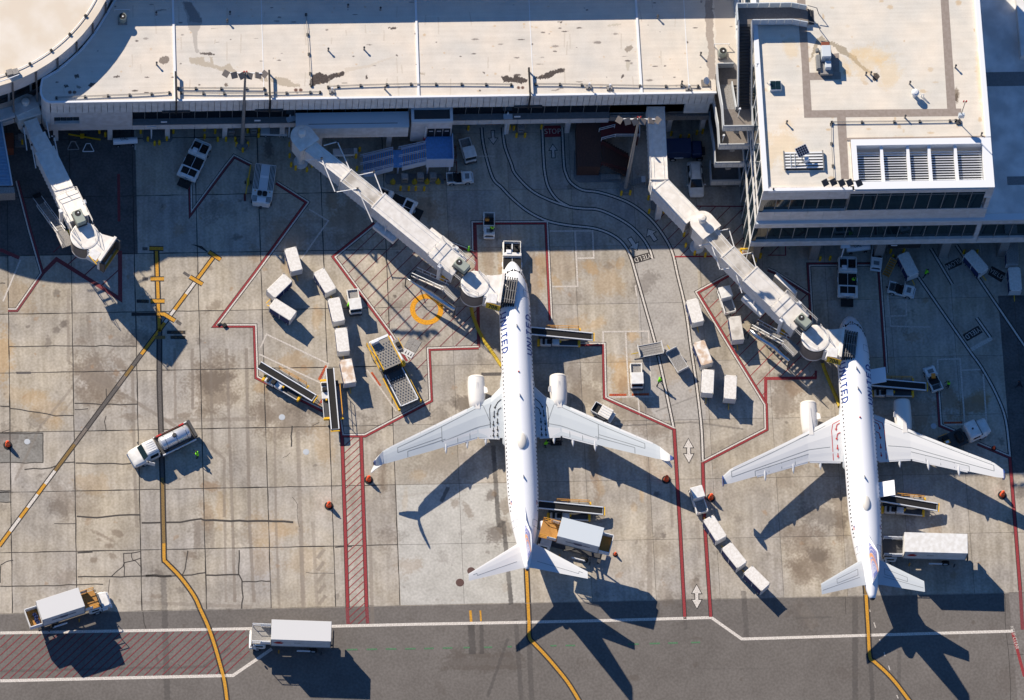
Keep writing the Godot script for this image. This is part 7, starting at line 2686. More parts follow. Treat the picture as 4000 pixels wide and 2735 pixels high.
func tug(label: String,at: Vector3,yaw: float,kind: String) -> void:
	at.y = 0.0
	# kind: "cab" closed cab in front,bed behind; "open" hood in front,open seat and deck behind
	var t := thing("baggage_tug", label,"tug", at,yaw,"baggage tugs")
	wheels(t,[[-0.62,1.0],[0.62,1.0],[-0.62,-0.95],[0.62,-0.95]],0.34,0.24)
	if kind == "cab":
		pbox(t,"chassis", V(0,0.55,-0.1),V(1.45,0.45,3.1),"white", 0.05)
		pbox(t,"bumper", V(0,0.5,1.5),V(1.5,0.3,0.16),"dark_grey")
		for e in [-1,1]:
			for k in [0.1,1.25]:
				pbox(t,"cab_post", V(e*0.66,1.35,k),V(0.08,1.2,0.08),"white")
			pbox(t,"side_window", V(e*0.67,1.5,0.67),V(0.03,0.6,1.0),"glass_dark")
			pbox(t,"headlight", V(e*0.55,0.66,1.46),V(0.2,0.16,0.05),"coping")
		pbox(t,"windshield", V(0,1.42,1.36),V(1.3,0.8,0.05),"glass_dark")
		pbox(t,"cowl", V(0,0.92,1.38),V(1.36,0.36,0.16),"white")
		pbox(t,"cab_roof", V(0,1.98,0.64),V(1.5,0.1,1.5),"white", 0.04)
		pbox(t,"cab_back", V(0,1.3,0.0),V(1.36,1.2,0.06),"white")
		pbox(t,"rear_deck", V(0,0.82,-0.85),V(1.2,0.06,1.5),"mid_grey")
		for e in [-1,1]:
			pbox(t,"bed_side", V(e*0.66,0.95,-0.85),V(0.12,0.36,1.6),"white", 0.03)
		pbox(t,"tail_board", V(0,0.9,-1.64),V(1.44,0.3,0.08),"white")
		pbox(t,"hitch", V(0,0.45,-1.8),V(0.14,0.14,0.3),"dark_grey")
		pbox(t,"seat", V(0.0,0.95,0.35),V(1.0,0.2,0.4),"black")
		pbox(t,"tail_lamp", V(0.5,0.95,-1.69),V(0.2,0.1,0.04),"red")
	else:
		pbox(t,"chassis", V(0,0.5,0),V(1.42,0.3,3.1),"white", 0.04)
		pbox(t,"hood", V(0,0.86,0.95),V(1.36,0.5,1.15),"white", 0.07)
		pbox(t,"hood_vent", V(0,1.12,0.95),V(0.7,0.03,0.5),"grey")
		pbox(t,"grille", V(0,0.8,1.56),V(1.0,0.34,0.05),"dark_grey")
		pbox(t,"front_bumper", V(0,0.5,1.66),V(1.3,0.24,0.18),"coping")
		pbox(t,"dash_panel", V(0,1.05,0.32),V(1.36,0.5,0.08),"white")
		pbox(t,"footwell", V(0,0.68,-0.05),V(1.2,0.06,0.6),"black")
		pbox(t,"seat", V(0,0.85,-0.45),V(1.1,0.24,0.42),"black", 0.04)
		pbox(t,"seat_back", V(0,1.1,-0.68),V(1.1,0.4,0.1),"black", 0.03)
		var s := S()
		cyl(s,V(0.3,1.05,0.12),V(0.3,1.15,0.02),0.18,0.18,12)
		part(t,"steering_wheel", s,M.black)
		pbox(t,"rear_deck", V(0,0.72,-1.15),V(1.2,0.06,0.72),"mid_grey")
		pbox(t,"deck_tray", V(0.05,0.8,-1.12),V(0.8,0.1,0.42),"dark_grey")
		for e in [-1,1]:
			pbox(t,"fender", V(e*0.64,0.84,-1.0),V(0.16,0.24,0.95),"white", 0.04)
			pbox(t,"headlight", V(e*0.5,0.95,1.54),V(0.2,0.14,0.05),"coping")
		pbox(t,"tail_board", V(0,0.85,-1.54),V(1.42,0.35,0.08),"white")
		pbox(t,"hitch", V(0,0.42,-1.7),V(0.14,0.14,0.3),"dark_grey")

func pushback(label: String,at: Vector3,yaw: float) -> void:
	at.y = 0.0
	# low towing tractor: open cab at the rear (-z),black engine decks,white nose frame (+z)
	var t := thing("pushback_tractor", label,"tow tractor", at,yaw,"pushback tractors")
	wheels(t,[[-1.0,1.75],[1.0,1.75],[-1.0,-1.6],[1.0,-1.6]],0.52,0.4)
	pbox(t,"chassis", V(0,0.72,0),V(2.3,0.7,5.1),"white", 0.06)
	for e in [-1,1]:
		pbox(t,"engine_deck", V(e*0.56,1.1,0.35),V(1.08,0.1,1.5),"rubber")
		pbox(t,"front_deck", V(e*0.48,1.1,1.75),V(0.9,0.1,0.85),"rubber")
		pbox(t,"front_fender", V(e*1.08,1.0,1.75),V(0.3,0.4,1.25),"white", 0.05)
		pbox(t,"nose_cheek", V(e*0.95,0.95,2.5),V(0.6,0.35,0.36),"white", 0.05)
		pbox(t,"side_step", V(e*1.18,0.85,0.35),V(0.12,0.14,0.6),"coping")
		pbox(t,"cab_well", V(e*0.52,1.08,-1.75),V(0.86,0.1,1.1),"black")
		pbox(t,"cab_side", V(e*1.02,1.25,-1.75),V(0.08,0.5,1.5),"white", 0.02)
		pbox(t,"seat", V(e*0.5,1.3,-1.55),V(0.5,0.3,0.45),"black", 0.05)
		pbox(t,"seat_back", V(e*0.5,1.55,-1.82),V(0.5,0.5,0.1),"black", 0.03)
	pbox(t,"cross_bar", V(0,1.1,1.22),V(2.1,0.14,0.16),"coping")
	pbox(t,"nose_bar", V(0,1.05,2.3),V(1.5,0.16,0.2),"coping")
	pbox(t,"dash", V(0,1.25,-0.78),V(2.3,0.4,0.5),"white", 0.05)
	pbox(t,"console", V(-0.42,1.4,-1.1),V(0.62,0.3,0.5),"coping", 0.04)
	pbox(t,"spine", V(0,1.14,-1.6),V(0.12,0.2,1.3),"coping")
	pbox(t,"rear_board", V(0,1.2,-2.5),V(2.1,0.5,0.1),"white", 0.02)
	pbox(t,"deck_spine", V(0,1.16,0.9),V(0.05,0.05,2.6),"coping")
	pbox(t,"hitch", V(0,0.8,2.65),V(0.34,0.24,0.3),"steel")
	pbox(t,"tow_plate", V(0,0.35,3.15),V(1.5,0.16,1.0),"black")
	var s := S()
	cyl(s,V(0.5,1.5,-1.2),V(0.5,1.58,-1.28),0.2,0.2,12)
	part(t,"steering_wheel", s,M.black)

func slotted_tractor() -> void:
	var t := thing("towbarless_tractor", "long white tractor with dark louvre slots parked in terminal shade", "tow tractor", V(-29.47,0,-21.81),-0.15)
	wheels(t,[[-1.05,1.8],[1.05,1.8],[-1.05,-1.7],[1.05,-1.7]],0.5,0.4)
	var s := S()
	prism(s,poly([-1.25,-2.6,1.25,-2.6,1.25,1.9,1.0,2.6,-1.0,2.6,-1.25,1.9]),0.35,1.5)
	part(t,"body", s,M.white)
	pbox(t,"centre_panel", V(0,1.53,-0.7),V(1.0,0.06,3.6),"sky_blue_panel", 0.02)
	pbox(t,"centre_strip", V(0,1.57,-0.9),V(1.0,0.04,0.3),"coping")
	for e in [-1,1]:
		for k in 4:
			pbox(t,"louvre_slot", V(e*(0.62+k*0.17),1.51,-0.85),V(0.09,0.03,3.3),"black")
		pbox(t,"lamp", V(e*0.9,1.53,1.05),V(0.14,0.06,0.14),"gold_rail")
		pbox(t,"seat", V(e*0.32,1.62,1.35),V(0.55,0.5,0.6),"black", 0.12)
	for k in 5:
		for e in [-1,1]:
			pbox(t,"louvre_slot", V(e*0.85,1.51,1.75+k*0.15),V(0.6,0.03,0.07),"black")
	pbox(t,"nose_panel", V(0,1.56,2.2),V(1.1,0.12,0.6),"coping", 0.03)
	pbox(t,"hitch", V(0,0.5,2.75),V(0.3,0.2,0.3),"dark_grey")

func belt_loader(label: String,at: Vector3,yaw: float,front_h: float,rear_h: float,body := "cart_side") -> void:
	at.y = 0.0
	var t := thing("belt_loader", label,"belt loader", at,yaw,"belt loaders")
	wheels(t,[[0.85,1.7],[-0.75,1.7],[0.85,-1.5],[-0.75,-1.5]],0.34,0.26)
	# chassis with the driver on the left
	pbox(t,"chassis", V(0.05,0.55,0.1),V(1.7,0.3,5.0),"dark_grey")
	pbox(t,"front_body", V(0.95,0.82,1.75),V(0.8,0.5,1.3),body,0.06)
	pbox(t,"front_bumper", V(0.95,0.7,2.62),V(0.85,0.4,0.3),"yellow", 0.04)
	pbox(t,"seat", V(0.95,1.15,1.35),V(0.55,0.3,0.5),"black", 0.05)
	pbox(t,"seat_back", V(0.95,1.4,1.08),V(0.55,0.45,0.1),"black", 0.03)
	pbox(t,"dash", V(0.95,1.2,2.0),V(0.7,0.3,0.3),"black", 0.04)
	pbox(t,"engine_cover", V(0.95,0.95,0.55),V(0.8,0.5,0.9),body,0.06)
	pbox(t,"side_deck", V(0.95,0.8,-1.0),V(0.62,0.1,2.2),"dark_grey")
	pbox(t,"side_rail", V(1.3,0.84,-1.0),V(0.08,0.2,2.4),body)
	pbox(t,"control_box", V(0.85,1.05,0.0),V(0.2,0.4,0.2),"yellow")
	pbox(t,"rear_bumper", V(0.95,0.75,-2.3),V(0.8,0.4,0.3),"yellow", 0.04)
	# conveyor
	var a := V(0.12,front_h,3.9)
	var b := V(0.12,rear_h,-3.9)
	var s := S()
	bar(s,a,b,0.78,0.12)
	var cv := part(t,"conveyor_belt", s,M.rubber)
	s = S()
	bar(s,a - V(0,0.14,0),b - V(0,0.14,0),0.9,0.2)
	part(cv,"conveyor_frame", s,M.dark_grey)
	for e in [-1,1]:
		s = S()
		bar(s,a+V(e*0.46,0.06,0),b+V(e*0.46,0.06,0),0.11,0.22)
		part(cv,"side_guard", s,M.coping)
	s = S()
	cyl(s,b+V(-0.45,-0.02,0),b+V(0.45,-0.02,0),0.12,0.12,10)
	part(cv,"end_roller", s,M.steel)
	pbox(cv,"end_bumper", b+V(0,-0.05,-0.2),V(1.1,0.14,0.12),"yellow")
	# lift struts
	s = S()
	for e in [-0.4,0.4]:
		bar(s,V(0.12+e,0.6,0.4),a.lerp(b,0.22)+V(e,-0.2,0),0.1,0.1)
		bar(s,V(0.12+e,0.6,-2.0),a.lerp(b,0.8)+V(e,-0.2,0),0.1,0.1)
	part(t,"lift_strut", s,M.dark_grey)
	# walkway with guard rails on the right
	pbox(t,"walk_deck", V(-0.7,0.75,-0.3),V(0.42,0.08,4.2),"grey")
	rail_path(t,"guard_rail", [V(-0.92,0.8,1.7),V(-0.92,0.8,0.3),V(-0.92,0.8,-1.0),V(-0.92,0.8,-2.2)],1.0,M.gold_rail,0.04)
	pbox(t,"rail_foot", V(-0.85,0.8,-2.4),V(0.4,0.2,0.2),"yellow")

func cargo_loader() -> void:
	var t := thing("cargo_loader", "yellow scissor cargo loader with roller decks beside the cart train", "cargo loader", down(V(-14.48,1.4,3.16)),-2.73)
	wheels(t,[[-1.2,3.0],[1.2,3.0],[-1.2,-2.6],[1.2,-2.6]],0.42,0.34)
	pbox(t,"chassis", V(0,0.62,0.1),V(2.5,0.45,8.6),"dark_grey")
	# main deck
	pbox(t,"main_deck", V(0,1.25,-2.1),V(2.2,0.1,4.4),"roller")
	pbox(t,"deck_pit", V(0,1.31,-0.6),V(2.1,0.03,1.4),"dark_grey")
	var s := S()
	for i in 6:
		for k in 11:
			box(s,V(-0.9+i*0.36+(0.18 if k % 2 else 0.0) - 0.05,1.34,-4.1+k*0.33),V(0.13,0.1,0.1))
	var rl := part(t,"deck_rollers", s,M.steel)
	rl.set_meta("kind", "stuff")
	for e in [-1,1]:
		pbox(t,"deck_guide", V(e*1.15,1.4,-2.1),V(0.1,0.3,4.4),"coping")
		pbox(t,"side_channel", V(e*1.32,1.05,-2.1),V(0.16,0.3,4.6),"black")
		pbox(t,"yellow_bumper", V(e*1.46,0.95,-2.3),V(0.12,0.16,4.5),"yellow")
		s = S()
		bar(s,V(e*0.95,0.75,-3.6),V(e*0.95,1.15,-0.4),0.14,0.16)
		bar(s,V(e*0.95,0.75,-0.4),V(e*0.95,1.15,-3.6),0.14,0.16)
		part(t,"scissor_arm", s,M.dark_grey)
	pbox(t,"rear_stop", V(0,1.35,-4.32),V(2.2,0.14,0.1),"coping")
	for e in [-1,1]:
		s = S()
		s.set_smooth_group(1)
		lathe(s,V(e*1.42,0.8,-4.55),[[0.16,0.0],[0.16,0.3],[0.05,0.36]],10)
		part(t,"corner_bumper", s,M.yellow)
	# front platform,raised
	pbox(t,"bridge_deck", V(0.05,2.3,2.3),V(2.3,0.12,3.8),"roller")
	s = S()
	for i in 6:
		for k in 9:
			box(s,V(-0.9+i*0.36+(0.18 if k % 2 else 0.0) - 0.05,2.4,0.8+k*0.34),V(0.13,0.1,0.1))
	rl = part(t,"bridge_rollers", s,M.steel)
	rl.set_meta("kind", "stuff")
	for e in [-1,1]:
		pbox(t,"bridge_guide", V(e*1.2,2.42,2.3),V(0.1,0.18,3.8),"yellow")
		s = S()
		bar(s,V(e*1.0,0.8,0.8),V(e*1.0,2.2,3.6),0.16,0.18)
		bar(s,V(e*1.0,0.8,3.6),V(e*1.0,2.2,0.8),0.16,0.18)
		part(t,"scissor_arm", s,M.yellow)
	pbox(t,"walk_deck", V(1.5,2.25,2.3),V(0.42,0.08,3.6),"mid_grey")
	rail_path(t,"guard_rail", [V(1.72,2.3,0.6),V(1.72,2.3,1.8),V(1.72,2.3,3.0),V(1.72,2.3,4.1)],1.0,M.yellow,0.045)
	pbox(t,"front_lip", V(0,2.36,4.3),V(2.5,0.1,0.3),"coping")
	pbox(t,"control_stand", V(0.7,2.75,4.0),V(1.0,0.7,0.4),"coping", 0.04)
	# operator cab on the right
	pbox(t,"operator_cab", V(-1.75,2.1,2.6),V(0.75,0.9,1.5),"mid_grey", 0.05)
	pbox(t,"operator_seat", V(-1.75,2.6,2.6),V(0.5,0.4,0.6),"black", 0.05)
	pbox(t,"cab_rail", V(-2.1,2.7,2.6),V(0.06,0.06,1.6),"yellow")
	pbox(t,"side_beam", V(-1.4,2.35,2.4),V(0.2,0.18,3.4),"coping")
	pbox(t,"yellow_step", V(-1.45,1.5,0.5),V(0.5,0.8,0.5),"yellow", 0.04)

func catering_truck(label: String,at: Vector3,yaw: float,P: Dictionary) -> void:
	at.y = 0.0
	# cab towards +z; the box may be raised on a scissor lift
	var t := thing("catering_truck", label,"catering truck", at,yaw,"catering trucks")
	var L: float = P.len
	var top: float = P.top
	var H := 2.35
	var y0 := top - H
	var zb: float = P.get("zb", -0.8)
	wheels(t,[[-0.95,zb+L*0.5+1.6],[0.95,zb+L*0.5+1.6],[-0.95,zb - L*0.22],[0.95,zb - L*0.22]],0.48,0.34)
	pbox(t,"chassis", V(0,0.85,zb+0.9),V(0.9,0.3,L+2.4),"dark_grey")
	var bx := pbox(t,"cargo_box", V(0,y0+H*0.5 - 0.03,zb),V(2.45,H - 0.06,L),"white")
	pbox(bx,"box_roof", V(0,top - 0.02,zb),V(2.5,0.06,L+0.05),P.get("roof", "cart_side"),0.02)
	for e in [-1,1]:
		pbox(bx,"edge_trim", V(e*1.24,y0+0.05,zb),V(0.04,0.14,L+0.04),"mid_grey")
		for k in [-1,1]:
			pbox(bx,"corner_trim", V(e*1.23,y0+H*0.5,zb+k*L*0.5),V(0.08,H - 0.1,0.08),"mid_grey")
	# scissor lift
	var s := S()
	if y0 > 1.5:
		for e in [-0.7,0.7]:
			bar(s,V(e,1.05,zb - L*0.3),V(e,y0,zb+L*0.3),0.12,0.2)
			bar(s,V(e,1.05,zb+L*0.3),V(e,y0,zb - L*0.3),0.12,0.2)
		part(t,"scissor_lift", s,M.dark_grey)
	else:
		box(s,V(0,1.1,zb),V(1.6,0.3,L*0.9))
		part(t,"subframe", s,M.dark_grey)
	for e in [-1,1]:
		for k in [-1,1]:
			s = S()
			cyl(s,V(e*1.25,0.02,zb+k*L*0.36),V(e*1.25,0.9,zb+k*L*0.36),0.08,0.08,8)
			part(t,"stabiliser", s,M.gold_rail if k > 0 else M.dark_grey)
		pbox(t,"side_guard", V(e*1.2,0.85,zb - 0.4),V(0.1,0.3,1.6),"coping")
	# cab
	var zc := zb+L*0.5+1.35
	pbox(t,"cab", V(0,1.35,zc),V(2.15,1.1,1.5),"white", 0.12)
	var hl: float = P.get("hood", 1.3)
	pbox(t,"hood", V(0,1.05,zc+0.7+hl*0.5),V(1.9,0.65,hl),"white", 0.14)
	s = S()
	hexa(s,[V(-0.95,1.35,zc+0.95),V(0.95,1.35,zc+0.95),V(0.95,1.35,zc+0.55),V(-0.95,1.35,zc+0.55),V(-0.9,1.95,zc+0.72),V(0.9,1.95,zc+0.72),V(0.9,1.95,zc+0.55),V(-0.9,1.95,zc+0.55)])
	part(t,"windshield", s,M.glass_dark)
	for e in [-1,1]:
		var d := pbox(t,"door", V(e*1.085,1.2,zc),V(0.03,0.8,1.0),"white")
		pbox(d,"door_window", V(e*1.1,1.55,zc),V(0.03,0.4,0.85),"glass_dark")
		pbox(t,"fender", V(e*0.95,0.85,zc+0.6+hl*0.4),V(0.4,0.3,0.9),"white", 0.08)
		pbox(t,"mirror", V(e*1.3,1.6,zc+0.75),V(0.2,0.3,0.1),"dark_grey")
		pbox(t,"headlight", V(e*0.7,1.0,zc+0.72+hl),V(0.3,0.18,0.05),"coping")
	pbox(t,"bumper", V(0,0.6,zc+0.75+hl),V(2.0,0.28,0.2),"coping", 0.03)
	# front loading platform over the cab
	var zp := zb+L*0.5
	var pl: float = P.get("plat", 2.0)
	var yp := y0+0.1
	pbox(t,"front_platform", V(0,yp,zp+pl*0.5),V(2.2,0.12,pl),P.get("deck", "wood"))
	for e in [-1,1]:
		rail_path(t,"platform_rail", [V(e*1.08,yp+0.05,zp+0.1),V(e*1.08,yp+0.05,zp+pl*0.5),V(e*1.08,yp+0.05,zp+pl - 0.1)],1.05,M[P.get("rail", "gold_rail")],0.045)
		pbox(t,"rail_panel", V(e*1.1,yp+0.55,zp+pl*0.3),V(0.05,0.8,pl*0.5),"coping")
	if P.get("flap", false):
		s = S()
		box(s,V(-0.3,yp+0.25,zp+0.75),V(2.3,0.1,0.75),Basis(Vector3.UP,0.5))
		part(t,"bridge_plate", s,M.wood)
	# rear platform and gate
	if P.get("rear", 1.2) > 0.1:
		var rl: float = P.get("rear", 1.2)
		var zr := zb - L*0.5
		pbox(t,"rear_platform", V(0,y0+0.05,zr - rl*0.5),V(2.3,0.12,rl),P.get("deck", "wood"))
		for e in [-1,1]:
			pbox(t,"rear_side", V(e*1.15,y0+0.55,zr - rl*0.5),V(0.08,0.9,rl),"coping")
		pbox(t,"rear_gate", V(0,y0+0.55,zr - rl),V(2.3,0.9,0.1),"cart_side")
		pbox(t,"tail_lift", V(0,0.8,zr - 0.3),V(2.2,0.2,0.4),"dark_grey")
		if P.get("bags", false):
			for k in 4:
				pbox(t,"rubbish_bag", V(-0.7+k*0.36,y0+0.4,zr - 0.4 - 0.1*(k % 2)),V(0.42,0.5,0.5),"curtain", 0.15)
	else:
		pbox(t,"rear_door", V(0,y0+H*0.5,zb - L*0.5 - 0.02),V(2.2,H - 0.2,0.04),"dark_grey")
		pbox(t,"tail_lift", V(0,y0 - 0.5,zb - L*0.5 - 0.35),V(2.2,0.9,0.12),"dark_grey")
	# emblem on the flanks,each piece cut as it looks
	for e in [-1,1]:
		var B := Basis(Vector3.UP,PI*0.5*e)
		var c := V(e*1.245,y0+H*0.55,zb+(L*0.33 if P.logo == "swoosh" else 0.0))
		if P.logo == "swoosh":
			emblem(bx,c,B,[-0.95,-0.1,-0.5,0.32,0.1,0.4,-0.15,0.05,0.3,0.1,0.1,-0.35,-0.5,-0.35],"red")
			emblem(bx,c,B,[0.1,0.42,0.4,0.42,0.25,0.05,0.55,0.1,0.95,-0.05,0.5,-0.4,0.15,-0.38,0.35,0.0],"blue_paint")
			for k in 5:
				emblem(bx,c,B,[1.5+k*0.16,-0.05,1.6+k*0.16,-0.05,1.6+k*0.16,0.1,1.5+k*0.16,0.1],"grey")
		else:
			emblem(bx,c,B,[-1.5,0.06,-0.5,0.1,-0.5,-0.06,-1.45,-0.14],"slate")
			emblem(bx,c,B,[-0.5,0.24,0.5,0.24,0.5,-0.24,0.2,-0.32,-0.3,-0.3,-0.5,-0.1],"slate")
			emblem(bx,c,B,[0.5,0.08,1.5,0.12,1.5,-0.06,0.5,-0.1],"slate")

func emblem(parent: Node,c: Vector3,B: Basis,flat: Array,m: String) -> void:
	var p := poly(flat)
	var s := S()
	for i in Geometry2D.triangulate_polygon(p):
		s.add_vertex(c+B*V(p[i].x,p[i].y,0.012))
	var o := part(parent,"emblem", s,M[m])

func flat_cart(label: String,at: Vector3,yaw: float,ends: bool) -> void:
	at.y = 0.0
	var t := thing("flat_cart", label,"baggage cart", at,yaw,"open flat carts")
	pbox(t,"bed", V(0,0.62,0),V(1.5,0.1,3.0),"mid_grey")
	for k in 5:
		pbox(t,"bed_plank", V(-0.6+k*0.3,0.685,0),V(0.27,0.03,2.9),"mid_grey")
	pbox(t,"frame", V(0,0.5,0),V(1.2,0.14,2.9),"dark_grey")
	for e in [-1,1]:
		pbox(t,"end_board", V(0,0.98,e*1.47),V(1.5,0.62,0.06),"cart_side")
		pbox(t,"side_lip", V(e*0.74,0.72,0),V(0.05,0.12,3.0),"cart_side")
	wheels(t,[[-0.6,1.0],[0.6,1.0],[-0.6,-1.0],[0.6,-1.0]],0.26,0.16)
	var s := S()
	bar(s,V(0,0.48,1.5),V(0,0.44,2.4),0.09,0.09)
	part(t,"tow_bar", s,M.hose)

func car_shell(t: Node3D,prof: Array,w: float,m: String) -> void:
	# loft a car body: prof rows are [z,sill y,belt y,roof y,roof half width]
	var s := S()
	s.set_smooth_group(1)
	var rings := []
	for p in prof:
		var hw: float = w*0.5*p[5]
		rings.append([V(-hw*0.92,p[1],p[0]),V(-hw,p[1]+0.2,p[0]),V(-hw,p[2],p[0]),V(-p[4],p[3],p[0]),V(-p[4]*0.5,p[3]+0.03,p[0]),V(p[4]*0.5,p[3]+0.03,p[0]),V(p[4],p[3],p[0]),V(hw,p[2],p[0]),V(hw,p[1]+0.2,p[0]),V(hw*0.92,p[1],p[0])])
	for r in rings:
		r.reverse()
	skin(s,rings,true,true)
	part(t,"body", s,M[m])

func build_vehicles() -> void:
	mat("slate", rgb(96,92,110),0.6)
	# covered baggage carts
	baggage_cart("covered baggage cart nearest the terminal, head of the left cart cluster", V(-26.14,2.1,-11.51),0.23)
	baggage_cart("covered baggage cart slanting up right, coupled below the head cart of the left cluster", V(-27.95,2.1,-8.07),-0.79)
	baggage_cart("covered baggage cart farthest left in the left cluster with long shadow", V(-27.63,2.1,-4.97),-2.19)
	baggage_cart("covered baggage cart with blue curtain showing, first in the middle row of five", V(-22.44,2.1,-8.64),0.48)
	baggage_cart("covered baggage cart beside the small tug and its driver, second in the middle row", V(-21.17,2.1,-4.81),0.18)
	baggage_cart("covered baggage cart third in the middle row, left of the cargo loader", V(-20.57,2.1,-0.87),0.08)
	baggage_cart("covered baggage cart with rust stained roof, last in the middle row", V(-20.04,2.1,3.21),0.15,"cart_rust")
	baggage_cart("covered baggage cart highest in the right cluster, just off the service road", V(22.28,2.1,-3.86),0.21)
	baggage_cart("covered baggage cart with grimy grey roof beside the right bridge stairs", V(27.19,2.1,-1.48),0.09,"bridge_dirty")
	baggage_cart("covered baggage cart second down the right cluster with rusty corner", V(22.95,2.1,1.66),0.29,"cart_rust")
	baggage_cart("covered baggage cart in the lower left of the right cluster", V(23.32,2.1,5.38),-0.1)
	baggage_cart("covered baggage cart lowest and rightmost in the right cluster", V(26.02,2.1,6.17),-0.1)
	baggage_cart("covered baggage cart first behind the white tug leaving between the airliners", V(23.11,2.1,24.24),-2.65)
	baggage_cart("covered baggage cart in the middle of the three cart train", V(25.23,2.1,27.73),-2.54)
	baggage_cart("covered baggage cart at the tail of the three cart train", V(27.76,2.1,30.71),-2.42)
	baggage_cart("covered baggage cart in deep shade beside the walking worker", V(48.7,2.1,-9.52),0.38)
	baggage_cart("covered baggage cart in deep shade standing over a painted YIELD", V(57.07,2.1,-9.71),0.62)
	baggage_cart("covered baggage cart in deep shade at the right edge of the picture", V(61.66,2.1,-7.31),0)
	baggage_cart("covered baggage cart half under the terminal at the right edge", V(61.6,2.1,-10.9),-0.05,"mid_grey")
	# tugs
	tug("white cab tug with dark rear deck beside a worker in a green vest", V(-18.91,1,-6.22),0.11,"cab")
	tug("white cab tug parked inside the belt loader box of the left airliner", V(14.84,1,4.11),0,"cab")
	tug("white cab tug pulling three baggage carts between the airliners", V(21.47,1,20.17),-2.9,"cab")
	tug("white cab tug with grey bed on the hatching under the right bridge", V(26.32,1,-5.68),-2.9,"cab")
	tug("white cab tug in shade right of the blue stair platform", V(-4.35,1,-26.05),0.23,"cab")
	tug("open white tug facing right in shade below the blue stair", V(-5.53,0.9,-22.54),1.61,"open")
	tug("open white tug with orange seat cushion driven by a worker in shade", V(-2.13,0.9,-16.21),-0.04,"open")
	tug("open white tug in shade under the terminal next to the wooden stairs", V(45.12,0.9,-11.08),-0.16,"open")
	tug("open white tug in shade facing right beside the parking box", V(47.79,0.9,-6.75),1.29,"open")
	tug("open white tug carrying an orange crate near the right airliner hold", V(50.9,0.9,5.07),-2.83,"open")
	pbox(thing("orange_crate", "orange crate riding on the open tug near the right airliner", "crate", V(50.87,1.2,4.85)),"box", V(0,0.0,0),V(0.5,0.3,0.6),"orange_paint", 0.03)
	pbox(thing("orange_cushion", "orange seat cushion on the open tug in the middle of the shade", "cushion", V(-2.36,1.1,-16.8)),"pad", V(0,0,0),V(0.5,0.2,0.5),"orange_paint", 0.06)
	# small utility cart under the left airliner's wing
	var t := thing("utility_cart", "small utility cart with ribbed white lid near the left airliner's wing", "utility cart", down(V(10.64,0.6,8.62)),1.02)
	wheels(t,[[-0.6,0.8],[0.6,0.8],[-0.6,-0.8],[0.6,-0.8]],0.32,0.22)
	pbox(t,"chassis", V(0,0.5,0),V(1.4,0.3,2.7),"white", 0.04)
	pbox(t,"lid", V(0,1.15,0.25),V(1.45,0.1,1.5),"cart_top", 0.03)
	for k in 4:
		pbox(t,"lid_rib", V(-0.5+k*0.33,1.22,0.25),V(0.06,0.05,1.4),"coping")
	pbox(t,"motor_box", V(0,0.88,0.25),V(1.35,0.46,1.4),"dark_grey")
	pbox(t,"open_tray", V(0,0.75,-1.0),V(1.3,0.1,0.8),"black")
	for e in [-1,1]:
		pbox(t,"tray_side", V(e*0.66,0.92,-1.0),V(0.06,0.34,0.86),"coping")
	pbox(t,"tray_end", V(0,0.92,-1.42),V(1.38,0.34,0.06),"coping")
	# tow tractors
	pushback("large white tow tractor with black decks angled in the terminal shade", V(-37.75,1.1,-25.34),-0.44)
	pushback("large white tow tractor with black decks in front of the shaded airliner", V(41.3,1.1,-8.41),-0.06)
	pushback("white tow tractor tucked under the left airliner's nose", V(0.44,1.1,-11.19),-0.04)
	pushback("white tow tractor with black deck half hidden by the middle bridge", V(-13.62,1.1,-19.24),1.12)
	slotted_tractor()
	# belt loaders
	belt_loader("belt loader parked at a slant left of the painted loader panel", V(-27.36,1.2,4.02),-2.16,1.4,1.2)
	belt_loader("belt loader parked upright beside the rusty topped baggage cart", V(-21.86,1.2,6.43),-3.09,1.4,1.2)
	belt_loader("belt loader at the forward hold of the left airliner", V(5.85,1.5,-1.42),-1.62,2.4,1.0)
	belt_loader("belt loader at the aft hold of the left airliner beside the catering truck", V(6.02,1.5,21.03),-1.63,2.4,1.0)
	belt_loader("belt loader at the forward hold of the shaded airliner", V(45.99,1.5,5.95),-1.6,2.6,1.0)
	belt_loader("belt loader at the aft hold of the shaded airliner", V(46.31,1.5,21.17),-1.69,2.6,1.0)
	cargo_loader()
	# high-lift and box trucks
	catering_truck("raised catering truck with gold railed platform at the left airliner's tail", V(6.61,6.8,26.11),-1.86,{"len": 5.1,"top": 6.8,"zb": 0.0,"plat": 2.2,"rear": 1.3,"logo": "wings", "roof": "sky_blue_panel", "flap": true})
	catering_truck("long white catering truck with red and blue emblem at the shaded airliner's tail", V(49.14,4.8,27.66),-1.62,{"len": 7.5,"top": 4.8,"zb": 0.0,"plat": 2.4,"rear": 0.0,"logo": "swoosh", "roof": "white", "hood": 0.35,"deck": "dark_grey", "rail": "coping"})
	catering_truck("long white catering truck with red and blue emblem at the taxilane line", V(-26.73,4.75,36.98),-1.63,{"len": 7.0,"top": 4.75,"zb": 0.0,"plat": 2.3,"rear": 0.0,"logo": "swoosh", "roof": "cart_side", "hood": 0.35,"deck": "mid_grey", "rail": "coping"})
	catering_truck("white catering truck with gold platforms at the lower left", V(-54.91,4.75,33.02),1.88,{"len": 5.2,"top": 4.75,"zb": 0.0,"plat": 1.9,"rear": 1.5,"logo": "wings", "roof": "cart_side", "bags": true})
	# service truck with a polished tank
	t = thing("tank_truck", "white pickup truck with polished tank on the open apron", "truck", down(V(-42.61,1,11.92)),-1.11)
	t.scale = Vector3.ONE*1.12
	wheels(t,[[-0.85,2.35],[0.85,2.35],[-0.85,-1.5],[0.85,-1.5]],0.46,0.32)
